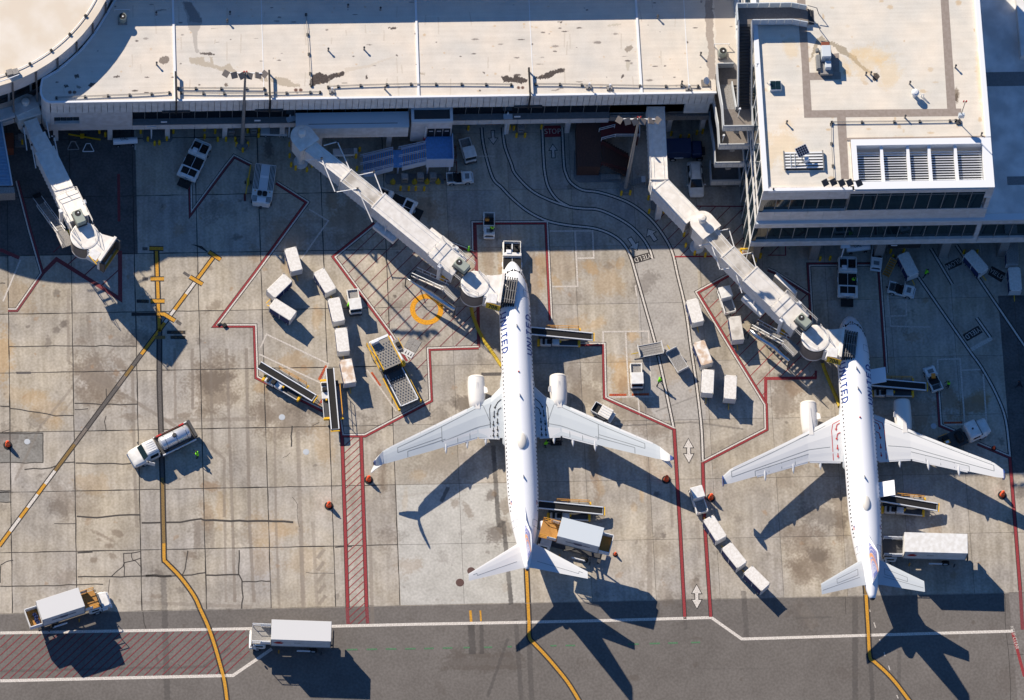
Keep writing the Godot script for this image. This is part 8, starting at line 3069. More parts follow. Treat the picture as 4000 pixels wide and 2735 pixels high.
	pbox(t,"chassis", V(0,0.75,-0.2),V(1.0,0.25,6.6),"dark_grey")
	car_shell(t,[[0.65,0.6,1.25,1.95,0.78,1.0],[0.75,0.55,1.28,2.05,0.8,1.0],[1.75,0.5,1.28,2.08,0.8,1.0],[2.0,0.5,1.28,1.95,0.78,1.0],[2.55,0.55,1.26,1.36,0.84,1.0],[3.3,0.55,1.18,1.26,0.78,0.96],[3.6,0.55,1.0,1.06,0.66,0.88]],2.05,"white")
	var s := S()
	hexa(s,[V(-0.84,1.39,2.5),V(0.84,1.39,2.5),V(0.78,1.98,2.0),V(-0.78,1.98,2.0),V(-0.84,1.43,2.52),V(0.84,1.43,2.52),V(0.78,2.03,2.02),V(-0.78,2.03,2.02)])
	part(t,"windshield", s,M.glass_teal)
	for e in [-1,1]:
		s = S()
		box(s,V(e*0.945,1.6,1.3),V(0.05,0.46,0.95),Basis(Vector3.BACK,e*0.28))
		part(t,"side_window", s,M.glass_dark)
		pbox(t,"mirror", V(e*1.2,1.5,2.2),V(0.22,0.28,0.1),"dark_grey")
		pbox(t,"headlight", V(e*0.7,0.98,3.56),V(0.32,0.16,0.08),"coping")
		pbox(t,"flatbed_edge", V(e*1.12,1.0,-1.6),V(0.1,0.25,4.0),"coping")
	for k in 5:
		pbox(t,"roof_rib", V(-0.5+k*0.25,2.11,1.3),V(0.05,0.03,0.9),"coping")
	pbox(t,"front_bumper", V(0,0.65,3.66),V(1.8,0.25,0.16),"chrome", 0.03)
	pbox(t,"flatbed", V(0,1.0,-1.6),V(2.2,0.12,4.0),"dark_grey")
	s = S()
	s.set_smooth_group(1)
	lathe_z(s,V(0.1,1.68,-3.3),[[0.1,0.0],[0.6,0.05],[0.74,0.2],[0.74,3.3],[0.6,3.45],[0.1,3.5]])
	var tk := part(t,"tank", s,M.tank_steel)
	for z in [-2.8,-1.6,-0.4]:
		s = S()
		lathe_z(s,V(0.1,1.68,z),[[0.75,-0.04],[0.75,0.04]])
		part(tk,"tank_band", s,M.steel)
	s = S()
	lathe(s,V(0.1,2.38,-1.5),[[0.25,0.0],[0.25,0.12],[0.18,0.16]],12)
	part(tk,"hatch", s,M.dark_grey)
	pbox(t,"pump_box", V(0.8,1.3,-1.6),V(0.5,0.5,2.4),"dark_grey", 0.05)
	pbox(t,"bed_side", V(-1.0,1.2,-1.4),V(0.16,0.3,3.4),"brown_dark")
	for z in [-0.2,-2.9]:
		pbox(t,"red_marker", V(-1.0,1.38,z),V(0.16,0.06,0.6),"red")
	pbox(t,"rear_rack", V(0,1.4,-3.7),V(2.0,0.6,0.3),"dark_grey")
	s = S()
	box(s,V(1.35,1.1,2.0),V(0.06,0.9,0.95),Basis(Vector3.UP,-0.75))
	part(t,"open_door", s,M.white)
	# fuelling truck
	t = thing("fuel_truck", "white cab fuelling truck with dark rear deck beyond the shaded wing", "truck", down(V(54.16,1,12.57)),1.97)
	wheels(t,[[-0.9,2.0],[0.9,2.0],[-0.9,-1.7],[0.9,-1.7]],0.46,0.32)
	pbox(t,"chassis", V(0,0.75,-0.3),V(1.0,0.28,6.0),"dark_grey")
	pbox(t,"cab", V(0,1.55,0.95),V(2.2,1.5,1.5),"white", 0.15)
	pbox(t,"hood", V(0,1.2,2.35),V(2.0,0.85,1.5),"white", 0.2)
	s = S()
	hexa(s,[V(-1.0,1.62,1.95),V(1.0,1.62,1.95),V(0.95,1.62,1.68),V(-0.95,1.62,1.68),V(-0.95,2.2,1.72),V(0.95,2.2,1.72),V(0.95,2.2,1.66),V(-0.95,2.2,1.66)])
	part(t,"windshield", s,M.glass_dark)
	for e in [-1,1]:
		pbox(t,"side_window", V(e*1.1,1.8,1.0),V(0.04,0.5,0.9),"glass_dark")
		pbox(t,"fender", V(e*0.95,1.0,2.1),V(0.35,0.35,1.1),"white", 0.08)
		pbox(t,"headlight", V(e*0.75,1.15,3.1),V(0.3,0.2,0.06),"coping")
	s = S()
	lathe(s,V(0,2.3,0.9),[[0.12,0.0],[0.12,0.1],[0.05,0.15]],10)
	part(t,"roof_beacon", s,M.dark_grey)
	pbox(t,"pump_deck", V(0,1.0,-1.6),V(2.1,0.2,3.2),"dark_grey")
	pbox(t,"hose_reel", V(0,1.4,-0.8),V(1.4,0.6,0.8),"black", 0.15)
	pbox(t,"valve_box", V(0.4,1.35,-2.4),V(0.7,0.5,0.7),"black", 0.05)
	pbox(t,"yellow_plate", V(-0.1,1.65,-2.5),V(0.5,0.06,0.7),"gold_rail")
	pbox(t,"white_plate", V(-0.1,1.7,-2.5),V(0.3,0.04,0.4),"coping")
	pbox(t,"lift_rail", V(0.95,1.6,-2.6),V(0.06,0.06,1.2),"gold_rail")
	# flat carts
	flat_cart("open flat cart standing crosswise beyond the parked cab tug", V(16.73,0.7,0.57),-1.39,true)
	flat_cart("open flat cart slanting across the service road line", V(19.92,0.7,2.03),-2.67,true)
	# road vehicles under the terminal
	t = thing("car", "white car parked in shade near the walkway bend", "car", down(V(23.46,0.9,-21.78)),0.02)
	car_shell(t,[[-2.3,0.45,0.9,1.0,0.6,0.86],[-2.15,0.35,0.98,1.35,0.6,0.95],[-1.75,0.3,1.0,1.68,0.66,1.0],[-0.6,0.28,1.0,1.74,0.68,1.0],[0.3,0.28,1.0,1.68,0.66,1.0],[1.15,0.28,0.98,1.08,0.76,1.0],[1.9,0.32,0.88,0.98,0.72,0.96],[2.25,0.4,0.7,0.78,0.6,0.86]],1.9,"white")
	s = S()
	hexa(s,[V(-0.76,1.07,1.2),V(0.76,1.07,1.2),V(0.66,1.66,0.34),V(-0.66,1.66,0.34),V(-0.76,1.13,1.22),V(0.76,1.13,1.22),V(0.66,1.73,0.38),V(-0.66,1.73,0.38)])
	part(t,"windshield", s,M.glass_dark)
	for e in [-1,1]:
		s = S()
		hexa(s,[V(e*0.93,1.02,0.95),V(e*0.95,1.02,0.95),V(e*0.95,1.02,-1.7),V(e*0.93,1.02,-1.7),V(e*0.7,1.62,0.3),V(e*0.72,1.62,0.3),V(e*0.72,1.6,-1.6),V(e*0.7,1.6,-1.6)])
		part(t,"side_window", s,M.glass_dark)
		pbox(t,"mirror", V(e*1.05,1.1,0.85),V(0.22,0.14,0.12),"white")
		pbox(t,"headlight", V(e*0.68,0.76,2.1),V(0.34,0.12,0.2),"coping")
		s = S()
		tube(s,[V(e*0.6,1.78,0.2),V(e*0.6,1.8,-1.6)],0.03,6)
		part(t,"roof_rail", s,M.dark_grey)
	wheels(t,[[-0.82,1.4],[0.82,1.4],[-0.82,-1.4],[0.82,-1.4]],0.34,0.22)
	t = thing("box_truck", "dark blue box truck in deep shade under the terminal", "truck", down(V(22.13,1.5,-25.59)),1.58)
	wheels(t,[[-0.9,2.0],[0.9,2.0],[-0.9,-1.3],[0.9,-1.3]],0.42,0.3)
	pbox(t,"chassis", V(0,0.75,0),V(1.0,0.25,5.4),"dark_grey")
	pbox(t,"cargo_box", V(0,1.75,-0.75),V(1.95,1.7,3.2),"truck_blue", 0.05)
	pbox(t,"cab", V(0,1.3,1.6),V(1.85,1.2,1.3),"truck_blue", 0.15)
	pbox(t,"windshield", V(0,1.6,2.24),V(1.6,0.5,0.06),"glass_dark")
	pbox(t,"step_rail", V(-1.0,1.0,-0.6),V(0.1,0.1,1.1),"coping")
	# ground crew
	person("worker in green vest standing by the small cab tug", V(-19.67,0,-5.76),1.9,"reach")
	person("worker in green vest walking by the service road edge", V(17.52,0,4.76),2.12,"walk")
	person("worker in green vest bending at the tank truck hose", V(-38.29,0,13.21),-2.18,"reach")
	person("worker in green vest in deep shade beside a baggage cart", V(50.92,0,-8.76),2.09,"walk")
	person("worker in green vest beside the open tug with orange crate", V(52.72,0,5.85),-1.3,"stand")
	person("worker in green vest behind the left airliner's right wing", V(3.39,0,12.61),1.76,"reach")
	person("worker in green vest driving the open tug in the middle of the shade", V(-1.84,0.75,-15.6),-0.02,"sit")
	person("person in dark clothes walking in shade near the right edge", V(61.44,0,6.02),-1.87,"walk", false)
	person("worker in yellow vest on the right side of the shaded tow tractor", V(41.86,1.1,-7.83),0.4,"sit")

# ---------------------------------------------------------------- small things
func cone(label: String,at: Vector3,big := true) -> void:
	var t := thing("traffic_cone", label,"traffic cone", at,0.0,"orange wingtip cones" if big else "small orange cones")
	var k := 1.15 if big else 0.65
	var s := S()
	lathe(s,Vector3.ZERO,[[0.46*k,0.0],[0.46*k,0.07],[0.3*k,0.1]],20)
	part(t,"base", s,M.rubber)
	s = S()
	lathe(s,V(0,0.08,0),[[0.27*k,0.0],[0.23*k,0.35*k],[0.19*k,0.75*k],[0.2*k,0.78*k],[0.16*k,0.95*k],[0.05*k,1.02*k]],18)
	var c := part(t,"cone", s,M.orange_cone)
	for h in [0.28,0.55]:
		s = S()
		lathe(s,V(0,0.08+h*k,0),[[0.255*k - h*0.07*k,0.0],[0.245*k - h*0.07*k,0.1*k]],18)
		part(c,"reflective_band", s,mat("cone_band", rgb(240,150,110),0.4))
	s = S()
	tube(s,[V(-0.07*k,1.05*k,0),V(-0.07*k,1.2*k,0),V(0.07*k,1.2*k,0),V(0.07*k,1.05*k,0)],0.03*k,6)
	part(c,"handle", s,M.orange_cone)

var bollard_mesh: Mesh
func bollard(label: String,at: Vector3) -> void:
	if bollard_mesh == null:
		var s := S()
		lathe(s,Vector3.ZERO,[[0.15,-0.02],[0.15,1.02],[0.12,1.1],[0.05,1.15]],12)
		s.generate_normals()
		bollard_mesh = s.commit()
	var o := MeshInstance3D.new()
	o.mesh = bollard_mesh
	o.material_override = M.bollard
	o.name = numbered("bollard")
	o.set_meta("label", label)
	o.set_meta("category", "bollard")
	o.set_meta("group", "yellow steel bollards")
	add_child(o)
	o.position = V(at.x,0,at.z)

const ORD := ["first", "second", "third", "fourth", "fifth", "sixth", "seventh", "eighth", "ninth", "tenth", "eleventh", "twelfth"]
func bollard_row(where: String,spots: Array) -> void:
	spots.sort_custom(func(a,b): return a.x < b.x)
	for i in spots.size():
		bollard("yellow bollard, %s from the left %s" % [ORD[i],where],spots[i])

func floodlight(t: Node3D,at: Vector3,yaw: float,m: String) -> void:
	var s := S()
	var B := Basis(Vector3.UP,yaw)*Basis(Vector3.RIGHT,0.5)
	hexa(s,[at+B*V(-0.3,-0.16,0.34),at+B*V(0.3,-0.16,0.34),at+B*V(0.3,-0.16,-0.34),at+B*V(-0.3,-0.16,-0.34),at+B*V(-0.38,0.12,0.42),at+B*V(0.38,0.12,0.42),at+B*V(0.38,0.12,-0.36),at+B*V(-0.38,0.12,-0.36)])
	var o := part(t,"floodlight", s,M[m])
	s = S()
	box(s,at+B*V(0,-0.17,0),V(0.56,0.02,0.6),B)
	part(o,"lens", s,M.coping)

func light_mast(label: String,base: Vector3,lamps: Array,h: float) -> void:
	var t := thing("light_mast", label,"light mast", base,0.0,"tall apron light masts")
	var s := S()
	lathe(s,Vector3.ZERO,[[0.75,-0.02],[0.75,0.7],[0.66,0.78],[0.3,0.8]],16)
	part(t,"footing", s,M.kerb)
	s = S()
	lathe(s,Vector3.ZERO,[[0.26,0.7],[0.12,h]],12)
	part(t,"pole", s,M.mid_grey)
	s = S()
	var a: Vector3 = lamps[0] - base
	var b: Vector3 = lamps[-1] - base
	bar(s,V(a.x,h - 0.6,a.z),V(b.x,h - 0.6,b.z),0.12,0.12)
	part(t,"cross_arm", s,M.coping)
	var k := 0
	for q in lamps:
		floodlight(t,q - base+V(0,0.0,0.1),-0.6+0.55*k if k % 2 == 0 else 0.5 - 0.25*k,"taupe")
		k += 1
	for e in [-1,1]:
		s = S()
		cyl(s,V(e*0.16,h,0),V(e*0.16,h+0.25,0),0.1,0.08,8)
		part(t,"obstruction_lamp", s,M.red)

func build_small() -> void:
	for q in [["orange cone at the far left edge of the apron", V(-60.92,0,11.12)],["orange cone right of the red hatched strip at the left wingtip", V(-17.93,0,16.45)],["orange cone left of the red hatched strip", V(-22.79,0,19.66)],["orange cone under the left airliner's right wingtip", V(17.82,0,17.16)],["orange cone beside the tug pulling three carts", V(23.06,0,19.61)],["orange cone at the right airliner's right wingtip", V(58.3,0,19.99)]]:
		cone(q[0],q[1])
	cone("small orange cone behind the raised catering truck", V(11.19,0,26.58),false)
	cone("small orange cone on the red line near the right service road", V(57.74,0,13.94),false)
	# bollards,by where they stand
	bollard_row("along the left part of the concourse wall", [V(-49.28,0,-29.56),V(-48.56,0,-29.12),V(-44.24,0,-29.48),V(-40.25,0,-29.41)])
	bollard_row("around the small kerbed island by the concourse", [V(-43.39,0,-28.4),V(-42.58,0,-27.86),V(-42,0,-27.93),V(-41.08,0,-28.4)])
	bollard_row("around the left light mast", [V(-36.44,0,-29.65),V(-36.46,0,-28.67),V(-35.14,0,-29.32),V(-34.86,0,-28.26),V(-33.85,0,-28.25),V(-32.72,0,-28.23),V(-32.58,0,-27.55),V(-31.2,0,-27.57),V(-31.84,0,-26.78),V(-31.18,0,-29.33)])
	bollard_row("around the middle bridge column", [V(-29.86,0,-28.71),V(-29.79,0,-29.46),V(-26.1,0,-27.44),V(-26.14,0,-25.93),V(-26,0,-24.72),V(-25.46,0,-24.26),V(-24.09,0,-24.01),V(-23.45,0,-24.6)])
	bollard_row("beside the foot of the blue stairs", [V(-18.04,0,-25.72),V(-17.98,0,-24.06),V(-17.55,0,-26.61)])
	bollard_row("in front of the grey power cabinets", [V(-12.74,0,-21.33),V(-11.73,0,-21.31),V(-10.88,0,-21.3),V(-9.85,0,-21.24)])
	bollard_row("beside the STOP road opening", [V(-4.13,0,-29.27),V(0.96,0,-29.26),V(1.48,0,-29.17),V(1.76,0,-28.18),V(2.8,0,-28.17),V(4.86,0,-29.27)])
	bollard_row("in the dark bay behind the blue truck", [V(20.83,0,-28.09),V(21.92,0,-27.62),V(22.97,0,-27.68),V(24,0,-28.19),V(24.72,0,-28.33)])
	bollard_row("at the right light mast footing", [V(14.27,0,-20.21),V(15.35,0,-20.27)])
	bollard_row("along the walkway and right bridge column", [V(17.56,0,-19.55),V(17.55,0,-17.75),V(19.38,0,-17.76),V(21.67,0,-14.6),V(21.8,0,-13.18),V(22.85,0,-12.11),V(24.13,0,-11.84),V(29.19,0,-11.33)])
	bollard_row("along the base of the terminal block", [V(37.95,0,-11.84),V(38.18,0,-11.09),V(39.4,0,-11.14),V(46.9,0,-11.9),V(47.13,0,-11.15),V(48.51,0,-11.95),V(55.92,0,-11.67),V(57.52,0,-11.64)])
	# yellow guard frames at the terminal corner
	for q in [["yellow guard frame at the corner of the terminal block", V(28.83,0,-12.23)],["second yellow guard frame right of the terminal block corner", V(30.52,0,-11.53)]]:
		var g := thing("guard_frame", q[0],"guard rail", q[1],0.0,"yellow guard frames")
		for x in [-0.35,0.35]:
			var sg := S()
			cyl(sg,V(x,-0.02,0),V(x,1.3,0),0.14,0.14,10)
			part(g,"post", sg,M.bollard)
		pbox(g,"top_rail", V(0,1.25,0),V(0.9,0.2,0.2),"bollard")
		pbox(g,"front_post", V(-0.35,0.6,0.7),V(0.24,1.2,0.24),"bollard")
		pbox(g,"side_rail", V(-0.35,1.1,0.35),V(0.16,0.16,0.8),"bollard")
	# masts
	light_mast("tall light mast with six floodlights in front of the left concourse", V(-31.89,0,-27.58),[V(-34.16,20.9,-27.8),V(-33.23,20.9,-27.59),V(-32.33,20.9,-27.49),V(-31.39,20.9,-27.47),V(-30.41,20.9,-27.46),V(-29.56,20.9,-27.65)],21.5)
	light_mast("tall leaning-looking light mast with six floodlights near the fixed walkway", V(14.8,0,-20.88),[V(12.5,20.9,-21),V(13.41,20.9,-20.78),V(14.3,20.9,-20.74),V(15.26,20.9,-20.75),V(16.23,20.9,-20.77),V(17.08,20.9,-20.89)],21.5)
	var t := thing("roof_floodlights", "row of five dark floodlights on the terminal block roof edge", "floodlights", V(38.36,22.7,-10.7))
	var O := -V(38.36,22.7,-10.7)
	for q in [V(36.07,24.6,-10.71),V(37.05,24.6,-10.77),V(38.04,24.6,-10.66),V(38.98,24.6,-10.66),V(40.1,24.6,-10.6)]:
		floodlight(t,q+O,0.5 - 0.012*(q.x - 36.0),"dark_grey")
	var s := S()
	bar(s,V(36,24.7,-10.86)+O,V(40.18,24.7,-10.79)+O,0.1,0.1)
	cyl(s,V(0,0,0),V(38.08,24.7,-10.82)+O,0.08,0.08,8)
	part(t,"lamp_bar", s,M.dark_grey)
	# black beams overhanging the concourse parapet
	var names := ["left", "middle", "right"]
	var k := 0
	for q in [[V(-40.03,13.2,-31.63),V(-40.05,13.2,-26.75)],[V(-28.77,13.2,-31.64),V(-28.81,13.2,-26.72)],[V(2.63,13.2,-31.47),V(2.55,13.2,-26.65)]]:
		var a: Vector3 = q[0]
		var b: Vector3 = q[1]
		t = thing("hanging_beam", "%s black hoist beam reaching over the concourse roof edge" % names[k],"beam", V(a.x,RH,-30.0),0.0,"black hoist beams")
		O = -t.position
		s = S()
		slab_box(s,a.x - 0.11,a.x+0.11,13.0,13.25,a.z,-27.6)
		o_at(part(t,"beam", s,M.black),O)
		for z in [a.z+0.15,-28.6]:
			s = S()
			slab_box(s,a.x - 0.08,a.x+0.08,RH,13.0,z - 0.08,z+0.08)
			o_at(part(t,"leg", s,M.black),O)
		s = S()
		slab_box(s,a.x - 0.1,a.x+0.1,9.4,13.0,-27.82,-27.62)
		o_at(part(t,"hanger", s,M.black),O)
		s = S()
		slab_box(s,a.x - 1.7,a.x+1.7,9.35,9.62,-28.09,-27.86)
		o_at(part(t,"dark_strip", s,M.dark_grey),O)  # dark grey strip across the foot of the parapet panels
		k += 1
	# conduits on supports along the roof edges
	conduit("electrical conduit on black blocks along the left concourse roof edge", RH,[V(-54.38,12.4,-28.65),V(-50.97,12.4,-28.75),V(-48.2,12.4,-28.84),V(-45.61,12.4,-28.9),V(-42.97,12.4,-29),V(-40.84,12.4,-29.12)])
	conduit("upper conduit of the pair between the first two black beams", RH,[V(-39.75,12.4,-29.7),V(-37.65,12.4,-29.64),V(-34.59,12.4,-29.59),V(-31.54,12.4,-29.51),V(-29.41,12.4,-29.47)])
	conduit("lower conduit of the pair between the first two black beams", RH,[V(-39.42,12.4,-29.07),V(-36.75,12.4,-28.99),V(-34.24,12.4,-28.92),V(-29.29,12.4,-28.87),V(-26.74,12.4,-28.86),V(-23.88,12.4,-28.91),V(-22.7,12.4,-28.89)])
	conduit("electrical conduit on black blocks along the middle concourse roof edge", RH,[V(-21.69,12.4,-29.56),V(-20.49,12.4,-29.63),V(-17.78,12.4,-29.71),V(-14.6,12.4,-29.76),V(-11.69,12.4,-29.79),V(-8.66,12.4,-29.74),V(-5.56,12.4,-29.69),V(-2.6,12.4,-29.61),V(0.43,12.4,-29.52)])
	conduit("electrical conduit on black blocks along the right concourse roof edge", RH,[V(3.41,12.4,-29.52),V(6.34,12.4,-29.47),V(8.99,12.4,-29.35),V(16.05,12.4,-29.1),V(19.2,12.4,-29.02),V(21.1,12.4,-29.04),V(23.11,12.4,-28.98)])
	conduit("conduit running up the concourse roof past the dark puddle", RH,[V(-24.07,12.4,-39.25),V(-23.97,12.4,-36.58),V(-23.89,12.4,-33.98),V(-23.81,12.4,-31.4),V(-23.72,12.4,-29.83)])
	conduit("conduit on black blocks across the terminal block roof", 22.7,[V(37.66,22.7,-19.29),V(41.26,22.7,-19.26),V(45.14,22.7,-19.23),V(48.19,22.7,-19.24),V(51.82,22.7,-19.24),V(52.52,22.7,-19.28)])
	conduit("conduit running down the terminal block roof beside the louvre well", 22.7,[V(37.55,22.7,-19.04),V(37.43,22.7,-16.5),V(37.41,22.7,-13.62),V(37.42,22.7,-11.79)])
	# roof vents,by building
	var vents := [["left concourse roof", [V(-42.18,12.4,-39.57),V(-42.28,12.4,-32.89),V(-33.62,12.4,-38.46),V(-33.28,12.4,-39.51)]],["middle concourse roof", [V(-21.53,12.4,-34.44),V(-17.19,12.4,-34.52),V(-18.95,12.4,-40.25),V(-15.02,12.4,-39.79),V(-14.86,12.4,-29.21)]],["right concourse roof", [V(23.65,12.4,-33.16),V(21.14,12.4,-29.38),V(18.66,12.4,-38.2)]],["terminal block roof", [V(47.34,22.7,-24.2),V(52.99,22.7,-26.26),V(32.23,22.7,-19.28),V(46.46,22.7,-19.78),V(30.08,22.7,-10.53),V(55.46,22.7,-17.35),V(42.14,22.7,-25.47),V(42.74,22.7,-25.53)]]]
	for v in vents:
		var list: Array = v[1]
		list.sort_custom(func(a,b): return a.x < b.x)
		for i in list.size():
			t = thing("roof_vent", "short pipe vent, %s from the left on the %s" % [ORD[i],v[0]],"vent", list[i],0.0,"roof pipe vents")
			s = S()
			lathe(s,Vector3.ZERO,[[0.14,0.0],[0.1,0.05],[0.09,0.6]],10)
			part(t,"pipe", s,M.mid_grey)
			s = S()
			lathe(s,V(0,0.6,0),[[0.13,0.0],[0.13,0.12],[0.06,0.16]],10)
			part(t,"cap", s,M.dark_grey)
	# small dish and camera stands near the parapet
	k = 0
	for q in [V(-21.27,12.4,-28.97),V(9.82,12.4,-29.07),V(12.34,12.4,-28.88),V(21.9,12.4,-28.65)]:
		t = thing("roof_pedestal", "weighted antenna pedestal, %s from the left along the concourse parapet" % ORD[k],"antenna", q,0.0,"antenna pedestals")
		pbox(t,"ballast_tray", V(0,0.06,0),V(0.7,0.12,0.6),"taupe")
		for e in [-1,1]:
			pbox(t,"ballast_block", V(e*0.2,0.18,0.05),V(0.25,0.12,0.4),"mid_grey")
		s = S()
		cyl(s,V(0,0.1,0),V(0,1.3,0),0.06,0.06,8)
		part(t,"mast", s,M.coping)
		pbox(t,"antenna", V(0,1.2,0.1),V(0.22,0.5,0.14),"coping")
		k += 1
	t = thing("satellite_dish", "white satellite dish at the right end of the concourse roof", "satellite dish", V(24.07,12.4,-29.37))
	pbox(t,"ballast_frame", V(0,0.06,0),V(1.1,0.12,0.9),"taupe")
	s = S()
	cyl(s,V(0,0.1,0),V(0,0.7,0),0.05,0.05,8)
	part(t,"stand", s,M.coping)
	s = S()
	var B := Basis(Vector3.UP,0.2)*Basis(Vector3.RIGHT,-0.9)
	var rings := []
	for p in [[0.02,0.0],[0.2,0.03],[0.36,0.1],[0.36,0.12],[0.2,0.06]]:
		var r := []
		for i in 16:
			var a := TAU*i/16.0
			r.append(V(0,0.85,0)+B*V(cos(a)*p[0],sin(a)*p[0]*1.3,p[1]))
		rings.append(r)
	skin(s,rings)
	part(t,"dish", s,M.coping)
	# rooftop machines
	ac_unit("round fan air conditioner at the right end of the concourse roof", V(26.26,12.4,-33.09),1.0,true)
	ac_unit("air conditioner in shade at the left end of the concourse roof", V(-46.28,12.4,-38.8),1.0,true)
	t = thing("rooftop_unit", "boxy rooftop air handler on the terminal block with rusty top hood", "air handler", V(37.39,22.7,-27.1))
	pbox(t,"skid", V(0,0.3,0.1),V(1.5,0.5,3.2),"mid_grey")
	pbox(t,"main_box", V(-0.05,1.2,-0.7),V(1.1,1.6,1.5),"sky_blue_panel", 0.04)
	pbox(t,"rusty_hood", V(-0.05,1.4,-1.75),V(1.0,0.5,0.6),"rust", 0.05)
	pbox(t,"fan_box", V(0.15,0.95,0.75),V(0.7,0.9,0.9),"sky_blue_panel", 0.04)
	pbox(t,"side_pipes", V(-0.95,0.6,0.2),V(0.5,0.7,1.9),"grey", 0.08)
	pbox(t,"side_valve", V(-1.0,0.8,-1.3),V(0.4,0.5,0.5),"grey", 0.08)
	t = thing("solar_tracker", "solar panel tilted over a ribbed steel frame on the terminal block", "solar panel", V(33.95,22.7,-14.34))
	for i in 6:
		pbox(t,"steel_channel", V(0.0,0.35,-0.95+i*0.38),V(4.6,0.1,0.2),"slat")
	for e in [-1,1]:
		pbox(t,"end_beam", V(e*2.32,0.3,0),V(0.14,0.3,2.4),"grey")
	pbox(t,"gap_shade_sheet", V(0,0.02,0),V(4.5,0.04,2.3),"black")  # black sheet added as painted shade in the gaps below the channels
	for x in [-1.6,-1.1]:
		pbox(t,"ladder_rail", V(x,0.5,0),V(0.06,0.06,1.8),"sky_blue_panel")
	s = S()
	box(s,V(-0.3,1.7,-0.6),V(1.5,0.06,1.2),Basis(Vector3.UP,0.45)*Basis(Vector3.RIGHT,0.35))
	var sp := part(t,"panel_frame", s,M.coping)
	for i in 5:
		for j in 4:
			s = S()
			box(s,V(-0.3,1.7,-0.6)+Basis(Vector3.UP,0.45)*Basis(Vector3.RIGHT,0.35)*V(-0.56+i*0.28,0.035,-0.42+j*0.28),V(0.25,0.012,0.25),Basis(Vector3.UP,0.45)*Basis(Vector3.RIGHT,0.35))
			part(sp,"solar_cell", s,M.solar)
	s = S()
	bar(s,V(-0.2,0.3,0.1),V(-0.3,1.65,-0.6),0.1,0.1)
	bar(s,V(-1.4,0.4,0.9),V(0.3,0.9,0.2),0.06,0.06)
	part(t,"mount", s,M.grey)
	pbox(t,"equipment_case", V(0.25,0.8,0.15),V(0.5,0.7,0.5),"coping", 0.04)
	t = thing("weather_mast", "thin mast with red lamps and a pale cabinet at the terminal roof corner", "mast", V(52.85,22.7,-19.09))
	s = S()
	cyl(s,V(0,0,0),V(0.05,6.0,0),0.06,0.04,8)
	part(t,"pole", s,M.dark_grey)
	for e in [-1,1]:
		s = S()
		cyl(s,V(e*0.16,5.9,0),V(e*0.16,6.2,0),0.1,0.08,8)
		part(t,"lamp", s,M.red)
	pbox(t,"cabinet", V(0.05,2.2,0.1),V(0.7,0.8,0.4),"sky_blue_panel", 0.03)
	pbox(t,"foot", V(0,0.1,0),V(0.6,0.2,0.6),"dark_grey")
	t = thing("mushroom_vent", "squat silver mushroom vent with pipe bends on the terminal block", "vent", V(47.79,22.7,-22.64))
	s = S()
	lathe(s,Vector3.ZERO,[[0.25,0.0],[0.25,0.7],[0.45,0.75],[0.45,1.1],[0.3,1.25],[0.05,1.3]],16)
	part(t,"hood", s,M.slat)
	s = S()
	tube(s,[V(0.8,0,0.1),V(0.85,0.7,0.1),V(1.05,0.75,0.15),V(1.1,0.0,0.2)],0.05,6)
	part(t,"pipe_bend", s,M.coping)
	t = thing("glass_skylight", "pale glazed skylight box beside the roof bridge", "skylight", V(31.16,22.7,-24.07))
	pbox(t,"curb", V(0,0.25,0),V(1.35,0.5,1.25),"sky_blue_panel")
	for e in [-1,1]:
		for j in [-1,1]:
			pbox(t,"pane", V(e*0.31,0.53,j*0.28),V(0.58,0.05,0.52),"glass_teal")
	# docking guidance boards standing at the concourse wall
	k = 0
	for q in [V(-42.96,4.6,-28.71),V(-26.14,5.6,-28.69),V(0.39,5.6,-28.6),V(40.63,5.6,-10.8)]:
		t = thing("docking_board", ["docking guidance board left of the kerbed island", "docking guidance board tilted beside the middle bridge", "docking guidance board beside the STOP road", "docking guidance board under the terminal block"][k],"sign", V(q.x,0,q.z),0.3 if k == 1 else 0.0,"docking guidance boards")
		s = S()
		cyl(s,V(0,-0.02,0),V(0,q.y+0.8,0),0.1,0.1,8)
		part(t,"post", s,M.coping)
		pbox(t,"cabinet", V(0,q.y,0.25),V(1.1,0.7,0.35),"sky_blue_panel", 0.03)
		pbox(t,"display", V(0,q.y - 0.1,0.44),V(0.8,0.3,0.03),"black")
		pbox(t,"hood", V(0,q.y+0.4,0.35),V(1.1,0.05,0.7),"sky_blue_panel")
		k += 1
	# power cabinets and hose reels below the blue stair
	k = 0
	for q in [V(-12.21,0,-22.48),V(-10.28,0,-22.6),V(-8.74,0,-22.59),V(-33.18,0,-29.14),V(-30.45,0,-29.32),V(2.31,0,-28.93)]:
		t = thing("power_cabinet", ["left grey power cabinet on the island below the blue stair", "middle grey power cabinet on the island below the blue stair", "right grey power cabinet on the island below the blue stair", "grey power cabinet left of the light mast by the concourse", "grey power cabinet right of the light mast by the concourse", "pale cabinet with teal label beside the STOP road"][k],"cabinet", q,0.0,"power cabinets")
		pbox(t,"body", V(0,0.75,-0.1),V(0.82,1.3,0.8),"mid_grey", 0.04)
		pbox(t,"plinth", V(0,0.06,0),V(0.95,0.2,1.0),"kerb")
		pbox(t,"vent", V(0,1.0,0.31),V(0.55,0.16,0.03),"dark_grey")
		if k == 5:
			pbox(t,"label_plate", V(0,0.7,0.31),V(0.45,0.16,0.02),"blue_roof")
		k += 1
	k = 0
